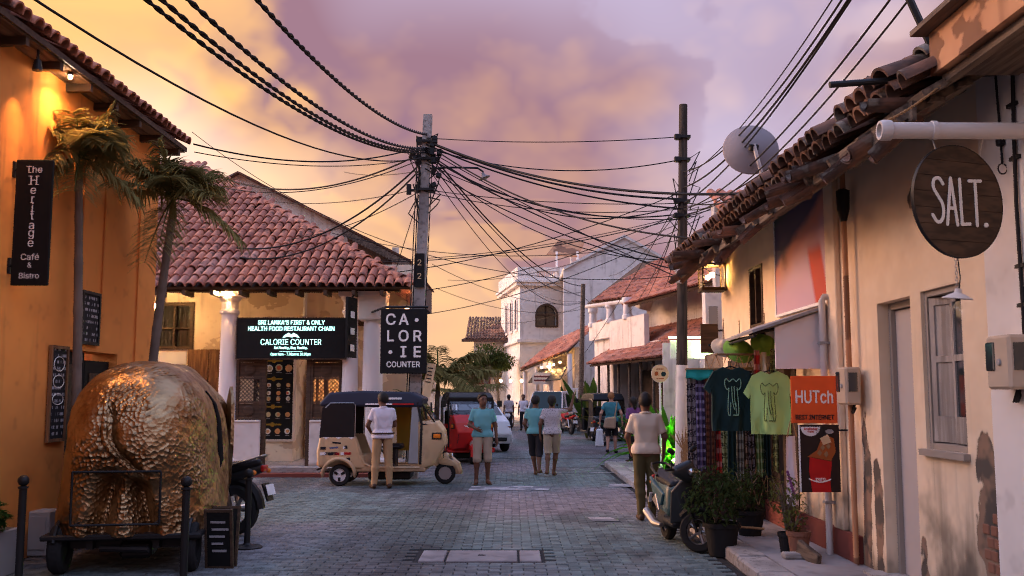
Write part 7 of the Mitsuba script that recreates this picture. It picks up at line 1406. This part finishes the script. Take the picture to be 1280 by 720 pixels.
m = MB(); zr = zw(462, Yr); m.tube([(xa_ - .05, Yr, zr), (xb2, Yr, zr + .02)], .018, 8); m.tube([(xa_, Yr + .02, zr), (xa_, Yr + .02, .1)], .02, 8); m.tube([(xw(885, Yr, 442), Yr - .5, zw(443, 12)), (xb2, Yr - .5, zw(443, 12))], .015, 6); m.tube([(xa_ - .02, Yr - .9, zw(661, 11.2)), (xw(955, 11.2, 661), Yr - 1.3, zw(661, 11.2))], .014, 6); obj('rod', m, 'straw', rk)
m = MB(); x1_, x2_ = xw(915, Yr, 560), xw(985, Yr, 560)
for k in np.arange(-1.2, 1.2, .15):
    for s_ in (1, -1):
        q = np.array([[x1_ + .35 + k + s_ * tt * .55, Yr + .15 + s_ * .01, .30 + 1.9 * tt] for tt in np.linspace(0, 1, 20)]); q = q[(q[:, 0] > x1_) & (q[:, 0] < x2_)]
        if len(q) > 1: m.tube([q[0], q[-1]], .008, 4)
obj('lattice', m, 'weathered_wood', rk)
m = MB()
for k in range(9): x = xw(880, 12, 450) + .14 * k; m.tube([(x, Yr - .5, zw(443, 12)), (x + .07, Yr - .5, zw(462, 12)), (x + .14, Yr - .5, zw(443, 12))], .006, 4)
obj('truss', m, 'straw', rk)
gS2 = 'sarongs hanging in a row on the rail'
for k, (p0, p1, b, pyb, nm) in enumerate(((858, 872, 'sarong_black', 598, 'black sarong with a pale motif, first at the pole end of the rail'), (869, 884, 'sarong_purple', 588, 'purple and white checked sarong hanging second from the pole'), (880, 896, 'sarong_brown', 594, 'brown checked sarong between the purple and the red one'), (892, 906, 'sarong_red', 590, 'bright red checked sarong left under the dark green shirt'), (899, 912, 'sarong_lime', 592, 'black and lime patterned sarong under the dark green shirt'), (918, 932, 'sarong_grey', 600, 'grey striped sarong right under the dark green shirt'), (930, 944, 'sarong_black', 604, 'dark patterned cloth hanging between the two shirts'), (942, 957, 'sarong_green', 595, 'pale green checked sarong under the light green shirt'), (963, 985, 'sarong_orange', 590, 'orange and green banded cloth with dark motif under the light green shirt'))):
    s = thing('sarong', nm, 'sarong', gS2); m = cloth_panel(p0, p1, 466, pyb, Yr - .05 - .012 * (k % 3), 2 + k % 2, .022, k * 1.7); obj('cloth', m, b, s, True)
for k, (p0, p1, b, pyb, nm) in enumerate(((908, 922, 'dark_green_shirt', 604, 'long dark green trousers hanging under the dark green shirt'), (953, 964, 'dark_green_shirt', 596, 'narrow dark garment hanging below the light green shirt'))):
    s = thing('trousers', nm, 'trousers'); m = cloth_panel(p0, p1, 500, pyb, Yr - .10, 2, .02, k + 3.3); obj('cloth', m, b, s, True)
s = thing('folded_cloth', 'teal folded cloth laid over the rail above the sarongs', 'cloth'); m = cloth_panel(857, 893, 462, 474, Yr - .12, 2, .01, .4); obj('cloth', m, 'teal_cloth', s, True)
def tshirt(label, pxc, py0, Y, w_, h_, b, pr_b, turn=0.0):
    t = thing('tee_shirt', label, 't-shirt'); c = at(pxc, py0, Y); half = w_ / 2
    out = Polygon([(-.10 * w_ / .5, 0), (0, -.035), (.10 * w_ / .5, 0), (half * .84, -.05), (half * 1.28, -.24), (half * 1.02, -.31), (half * .92, -.24), (half * .95, -h_ * .6), (half * .93, -h_), (-half * .93, -h_), (-half * .95, -h_ * .6), (-half * .92, -.24), (-half * 1.02, -.31), (-half * 1.28, -.24), (-half * .84, -.05)])
    g = trimesh.creation.extrude_polygon(out, .05, engine='earcut'); g = g.subdivide_to_size(.04); g.apply_transform(XZ(0, .025, 0)); V = np.array(g.vertices)
    V[:, 1] += .030 * np.sin(V[:, 0] * 23 + V[:, 2] * 3) * np.clip(-V[:, 2] * 2, .1, 1) + .012 * np.sin(V[:, 0] * 51 + 2 * np.sin(V[:, 2] * 6)) * np.clip(-V[:, 2] * 2.5 - .3, 0, 1) + .015 * np.sin(V[:, 2] * 14 + V[:, 0] * 9); edge = np.clip((half * 1.3 - np.abs(V[:, 0])) / .12, 0, 1); V[:, 1] *= 1; V[:, 1] -= .02 * edge
    M_ = TR(c[0], Y, c[2], turn); g = trimesh.Trimesh(V, g.faces, process=False); g.apply_transform(M_); obj('cloth', g, b, t, 35)
    # line drawing of an elephant seen from the front
    yy = -.088; S_ = 1.45; L_ = []
    L_ += [[(-.035, .06), (-.075, .09), (-.085, .04), (-.06, .0), (-.04, .02)], [(.035, .06), (.075, .09), (.085, .04), (.06, .0), (.04, .02)], [(-.035, .06), (0, .085), (.035, .06)], [(-.04, .02), (-.05, -.06), (-.055, -.17), (-.03, -.17), (-.025, -.08)], [(.04, .02), (.05, -.06), (.055, -.17), (.03, -.17), (.025, -.08)], [(-.012, .03), (-.010, -.05), (.0, -.10), (.012, -.13)], [(.012, .03), (.014, -.05), (.02, -.10)]]
    m = MB()
    for l in L_: q = smoothp(l); m.tube([(x * S_ * .80, yy, z * S_ * 1.15 - .27) for x, z in q], .0048, 4)
    m.box((0, yy, -.55), (.12, .004, .012)); m.xf(M_); obj('print', m, pr_b, t)
    m = MB(); m.tube([(0, .0, -.01), (0, 0, .05), (.02, 0, .075), (.0, 0, .095), (-.015, 0, .085)], .005, 5); m.tube([(-half * .8, 0, -.05), (0, 0, .01), (half * .8, 0, -.05)], .008, 6); m.xf(M_); obj('hanger', m, 'black_plastic', t)
    return t
tshirt('dark green tee shirt with a pale line drawing of an elephant hanging in front', 913, 459, 11.55, .50, .73, 'dark_green_shirt', 'print_green', .05); tshirt('light green tee shirt with a dark line drawing of an elephant', 962, 464, 11.2, .46, .70, 'green_shirt', 'print_dark', -.35)
# umbrellas / cloths bundled under the awning
for nm, px, py, Y, b, r_ in (('lime green sun hat hung above the dark green shirt', 925, 435, 12.2, 'lime_cloth', .20), ('olive green sun hat hung above the light green shirt', 957, 428, 11.6, 'lime_cloth', .17), ('cream cloth hat hung under the awning beside the rail', 905, 432, 12.6, 'cream_cloth', .16)):
    t = thing('sun_hat', nm, 'hat'); c = at(px, py, Y); m = MB(); m.lathe([(0, .10), (.05, .095), (.085, .05), (.09, .0), (.16, -.03), (.20, -.05), (.195, -.055), (.09, -.01), (0, -.01)], (0, 0, 0), 20); m.xf(np.block([[rotm(.9, .2, 0) * r_ / .2, c[:, None]], [np.zeros((1, 3)), np.ones((1, 1))]])); obj('crown', m, b, t, True); m = MB(); m.tube([c + [0, 0, .05], c + [.02, .1, .35]], .006, 5); obj('string', m, 'straw', t)
for nm, px, py0, py1, Y, b in (('pink and red striped scarf hung above the light green shirt', 946, 438, 470, 11.4, 'sarong_red'), ('pale scarf hung between the hats and the light green shirt', 955, 440, 468, 11.3, 'cream_cloth'), ('orange banded scarf hung beside the white awning panel', 966, 436, 466, 11.2, 'sarong_orange')):
    t = thing('scarf', nm, 'scarf'); obj('cloth', cloth_panel(px - 4, px + 4, py0, py1, Y, 1, .02, px), b, t, True)
t = thing('cloth_bag', 'white cloth bag printed in purple hanging below the drink poster', 'bag'); obj('cloth', cloth_panel(981, 999, 545, 632, 11.0, 1, .02, .7, taper=.7), 'shirt_white', t, True)
m = MB()
for k in range(9): c = at(984 + (k * 37 % 9), 590 + k * 3.4, 10.96); m.lathe([(0, 0), (.018, 0), (0, .004)], c - [0, .015, 0], 8, rotm(math.pi / 2))
obj('print', m, 'purple_cloth', t)
m = MB(); a, b, c = at(984, 546, 11), at(989, 520, 11), at(996, 546, 11); m.tube([a, b, c], .008, 5); obj('strap', m, 'straw', t)
t = thing('shutter_post', 'dark wooden door post between the clothes and the orange sign', 'post'); m = MB(); x = xw(985, 11.3, 500); m.bb((x - .04, 11.3, .10), (x + .04, 11.4, 2.05)); obj('post', m, 'dark_wood', t)
t = thing('stall_backing', 'added dark board hiding the pale wall behind the hanging clothes and the shrubs', 'board'); m = MB(); m.bb((2.42, 12.95, .10), (3.27, 13.0, 2.0)); obj('board', m, 'interior_dark', t)  # added backdrop, dark so the space behind the clothes reads as gloom
t = thing('shop_recess', 'flat dark panel standing in for shop recess shade behind the hanging clothes', 'shopfront'); m = MB(); m.bb((RX - .012, 11.6, .37), (RX - .003, 15.2, 2.2)); obj('opening', m, 'interior_dark', t)  # thin dark sheet on the wall imitates the shade of a recess
# pots and plants by the stall
bush('bushy shrub in a black pot behind the scooter front wheel', (xw(893, 10.8, 630), 10.75, .62), .32, .30, 800, .075, 'dark_leaf', (xw(897, 10.8), 10.75, .34, .19, 'pot_black', .0), seed=31)
bush('second dark shrub in a black pot under the hanging sarongs', (xw(930, 11.6, 630), 11.55, .62), .26, .28, 480, .07, 'dark_leaf', (xw(932, 11.6), 11.55, .38, .17, 'pot_black', .1), seed=32)
bush('spindly plant with pale green leaves in a black pot on the pavement', (xw(982, 10.3, 610), 10.3, .66), .19, .25, 170, .062, 'olive_leaf', (xw(978, 10.3), 10.3, .30, .085, 'pot_black', .1), seed=33, stems=9)
bush('small leafy plant in a clay pot beside the spindly plant', (xw(992, 10.1, 640), 10.1, .45), .14, .14, 110, .055, 'olive_leaf', (xw(993, 10.1), 10.1, .34, .115, 'pot_clay', .1), seed=34)
t = thing('dry_bundle', 'bundle of dry straw coloured stalks tied at the foot of the whitewashed pole', 'bundle'); m = MB(); R_ = random.Random(9)
for k in range(40): x = rb[0] + .02; m.tube([(x + R_.gauss(0, .05), 18.7, .12), (x + R_.gauss(0, .03), 18.68, .62), (x + R_.gauss(0, .12), 18.68, R_.uniform(.8, 1.1))], .006, 4)
obj('stalk', m, 'straw', t)
t = thing('stone_block', 'flat stone block set on the pavement below the clay pot', 'block'); m = MB(); x = xw(990, 10.0); m.bb((x - .16, 9.84, .102), (x + .12, 9.98, .16), ch=.012); obj('block', m, 'concrete', t)
t = thing('timber_offcut', 'short piece of timber leaning by the wall foot near the clay pot', 'timber'); m = MB(); m.box((xw(1003, 9.8), 9.75, .17), (.05, .35, .13), (.3, 0, .3), .006); obj('board', m, 'weathered_wood', t)
# lantern under the eave end
Y = 15.2; c = at(890, 347, Y); t = thing('eave_lantern', 'glowing box lantern hung on a bracket under the far end of the tile eave', 'lantern'); m = MB(); w_, h_ = .34, .38
for dx in (-1, 1):
    for dy in (-1, 1): m.tube([c + [dx * w_ / 2, dy * w_ / 2, -h_ / 2], c + [dx * w_ / 2, dy * w_ / 2, h_ / 2]], .014, 5)
m.box(c + [0, 0, h_ / 2], (w_ + .04, w_ + .04, .03)); m.box(c + [0, 0, -h_ / 2], (w_ + .04, w_ + .04, .05)); m.tube([c + [0, 0, h_ / 2], c + [.0, 0, .35], c + [.25, 0, .33], c + [.42, 0, .1]], .015, 6); obj('frame', m, 'dark_wood', t)
m = MB()
for dx in (-1, 1): m.quad(*[c + [dx * w_ / 2, a_ * w_ / 2, b_ * h_ / 2] for a_, b_ in ((-1, -1), (1, -1), (1, 1), (-1, 1))]); m.quad(*[c + [a_ * w_ / 2, dx * w_ / 2, b_ * h_ / 2] for a_, b_ in ((-1, -1), (1, -1), (1, 1), (-1, 1))])
obj('pane', m, 'pane', t)
m = MB(); m.add(*sph(c + [0, 0, .04], .045)); obj('bulb', m, 'bulb_base', t, True, emitter=lamp('l', (120, 66, 20)))
t = thing('brown_sign', 'blank brown board fixed edge out under the lantern', 'sign'); a, b = at(876, 405, 15.6), at(898, 441, 15.6); m = MB(); m.bb((a[0], 15.6, b[2]), (b[0], 15.66, a[2])); obj('board', m, 'dark_wood', t); m = MB(); m.tube([(b[0], 15.63, a[2] - .1), (RX + .05, 15.63, a[2] - .1)], .015, 5); obj('bracket', m, 'black_metal', t)
# green lit shop front behind the pole
t = thing('green_lit_shop', 'small shop front glowing pale green behind the dark pole', 'shop'); Y = 24; a, b = at(838, 425, Y), at(886, 448, Y); m = MB(); m.bb((a[0], Y, b[2]), (b[0], Y + .1, a[2])); obj('fascia', m, 'white_paint', t)
m = MB(); m.bb((a[0], Y + 1.2, 0), (b[0] + 1, Y + 1.3, 3.0)); m.bb((b[0], Y, 0), (b[0] + .1, Y + 1.19, 3.0)); obj('wall', m, 'white_plaster', t)
m = MB(); m.box((a[0] + .40, Y - .1, a[2] + .06), (.9, .05, .05)); m.box((b[0] - .2, Y - .12, a[2] - .28), (.30, .05, .30)); obj('tube_lamp', m, 'bulb_base', t, emitter=lamp('l', (2.2, 3.6, 1.2)))
fl_ = thing('ground_floodlight', 'green floodlight on the ground lighting the leafy plants behind the cream tee man', 'lamp'); p = at(842, 548, 22.3); m = MB(); m.box((p[0], 22.0, .15), (.25, .15, .2), (.5, 0, 0), .02); obj('casing', m, 'black_metal', fl_)
m = MB(); m.lathe([(0, 0), (.10, 0), (.0, .01)], (p[0], 22.08, .26), 14, rotm(-.5)); obj('lens', m, 'bulb_base', fl_, emitter=lamp('l', (55, 190, 18)))
# round street sign
t = thing('round_street_sign', 'round pale street sign on a thin white post before the green lit plants', 'sign'); Y = 22.0; c = at(825, 467, Y); r_ = .195
m = MB(); m.tube([(c[0], Y + .03, 0), (c[0], Y + .03, c[2] + .15)], .025, 8); obj('post', m, 'white_paint', t); m = MB(); m.lathe([(0, 0), (r_, 0), (r_, .015), (0, .015)], c, 30, rotm(math.pi / 2)); obj('disc', m, 'paper_cream', t, 40); m = MB(); m.lathe([(r_ * .9, -.002), (r_ + .004, -.002), (r_ + .004, .02), (r_, .02)], c, 30, rotm(math.pi / 2)); obj('rim', m, 'white_paint', t, 40)
m = MB(); m.lathe([(0, 0), (.055, 0), (0, .006)], c + [.075, -.016, -.01], 16, rotm(math.pi / 2)); obj('emblem', m, 'dark_green_shirt', t); m = MB(); m.box(c + [0, -.018, .10], (.16, .004, .02)); m.box(c + [0, -.018, -.11], (.16, .004, .02)); m.box(c + [-.08, -.018, 0], (.08, .004, .09)); obj('print', m, 'cola_brown', t)
# lush plants along the veranda
def spiky(label, x, y, n, L, w_, mat, seed, el=(.5, 1.4), z=0.0, name='leafy_plant', cat='plant'):
    R = random.Random(seed); t = thing(name, label, cat)
    mlist = []
    for k in range(n):
        m = MB(); az = R.uniform(0, 6.28); e = R.uniform(*el); leafblade(m, np.array([x + R.gauss(0, .12), y + R.gauss(0, .12), z + R.uniform(0, .25)]), np.array([math.cos(az) * math.cos(e), math.sin(az) * math.cos(e), math.sin(e)]), L * R.uniform(.6, 1.15), w_ * R.uniform(.7, 1.2), R.uniform(.1, .7), 5, .35); obj('leaf', m, mat, t, True)
    return t
spiky('vivid green arching plant lit by the green floodlight', xw(834, 23), 23.0, 80, 1.9, .17, 'bright_leaf', 41); spiky('lower vivid green plant at the kerb beside the round sign post', xw(840, 22.6), 22.8, 50, 1.2, .14, 'bright_leaf', 42)
spiky('broad leaved plant in front of the dark veranda', xw(800, 30), 30.2, 34, 1.5, .20, 'green_leaf', 43); spiky('tall narrow leaved plant between the motorbikes and the black three-wheeler', xw(742, 39), 39.0, 40, 2.2, .18, 'olive_leaf', 44, (.9, 1.5)); spiky('banana like plant beside the thin far pole', xw(735, 46), 45.0, 22, 2.9, .45, 'green_leaf', 45, (.9, 1.5)); spiky('dark leafy shrub left of the thin far pole', xw(708, 49), 49.0, 40, 2.4, .4, 'dark_leaf', 46)
spiky('leafy plant between the round sign and the veranda posts', xw(813, 27), 27.5, 34, 1.3, .13, 'green_leaf', 47)
t = thing('stone_edging', 'low row stone at the foot of the green lit plants', 'stone'); m = MB(); m.box((xw(866, 22.2), 22.2, .12), (1.0, .35, .28), (0, 0, -.2), .04); obj('block', m, 'concrete', t)
gt = thing('white_gate', 'low white metal gate beyond the motorbikes', 'gate'); m = MB(); Y = 48.5; a, b = at(709, 487, Y), at(742, 535, Y)
for k in range(9): x = a[0] + (b[0] - a[0]) * k / 8; m.bb((x - .03, Y, .05), (x + .03, Y + .04, a[2]))
m.bb((a[0], Y - .01, a[2]), (b[0], Y + .05, a[2] + .08)); obj('frame', m, 'white_paint', gt); m = MB(); m.bb((a[0], Y + .05, .1), (b[0], Y + .07, a[2] - .35)); obj('sheet', m, 'white_paint', gt)
# satellite dish
Y = 13.2; c = at(940, 180, Y); t = thing('satellite_dish', 'grey satellite dish on a short mast above the ragged tile eave', 'satellite dish'); r_ = .37
prof = [(r_ * q, .16 * q * q * r_ / .37) for q in np.linspace(0, 1, 9)]; m = MB(); m.lathe(prof + [(r_ + .008, prof[-1][1] + .004), (r_, prof[-1][1] - .012)] + [(x, z - .012) for x, z in prof[::-1]], (0, 0, 0), 40); R_d = np.array([[1, 0, 0], [0, 0, 1], [0, -1, 0]]).T @ rotm(0, 0, 0); Md = np.eye(4); Md[:3, :3] = rotm(-.25, 0, -.12) @ rotm(-math.pi / 2); Md[:3, 3] = c; m.xf(Md); obj('reflector', m, 'dish_grey', t, 40)
m = MB(); q = at(948, 208, Y); m.tube([c + [.0, -.10, -.03], c + [.03, -.12, -.20], q + [.05, -.02, -.15]], .028, 8); obj('mount', m, 'pvc', t, 40); m = MB(); m.box(c + [.0, -.08, -.07], (.12, .08, .09), (.3, 0, .2), .01); obj('bracket', m, 'black_metal', t)
m = MB(); q2 = np.array([3.0, Y, EZR + (3.0 - EX) * PR + .05]); m.tube([q + [.05, -.02, -.12], (q + q2) / 2, q2 + [0, 0, -.1]], .026, 8); obj('mast', m, 'pvc', t)
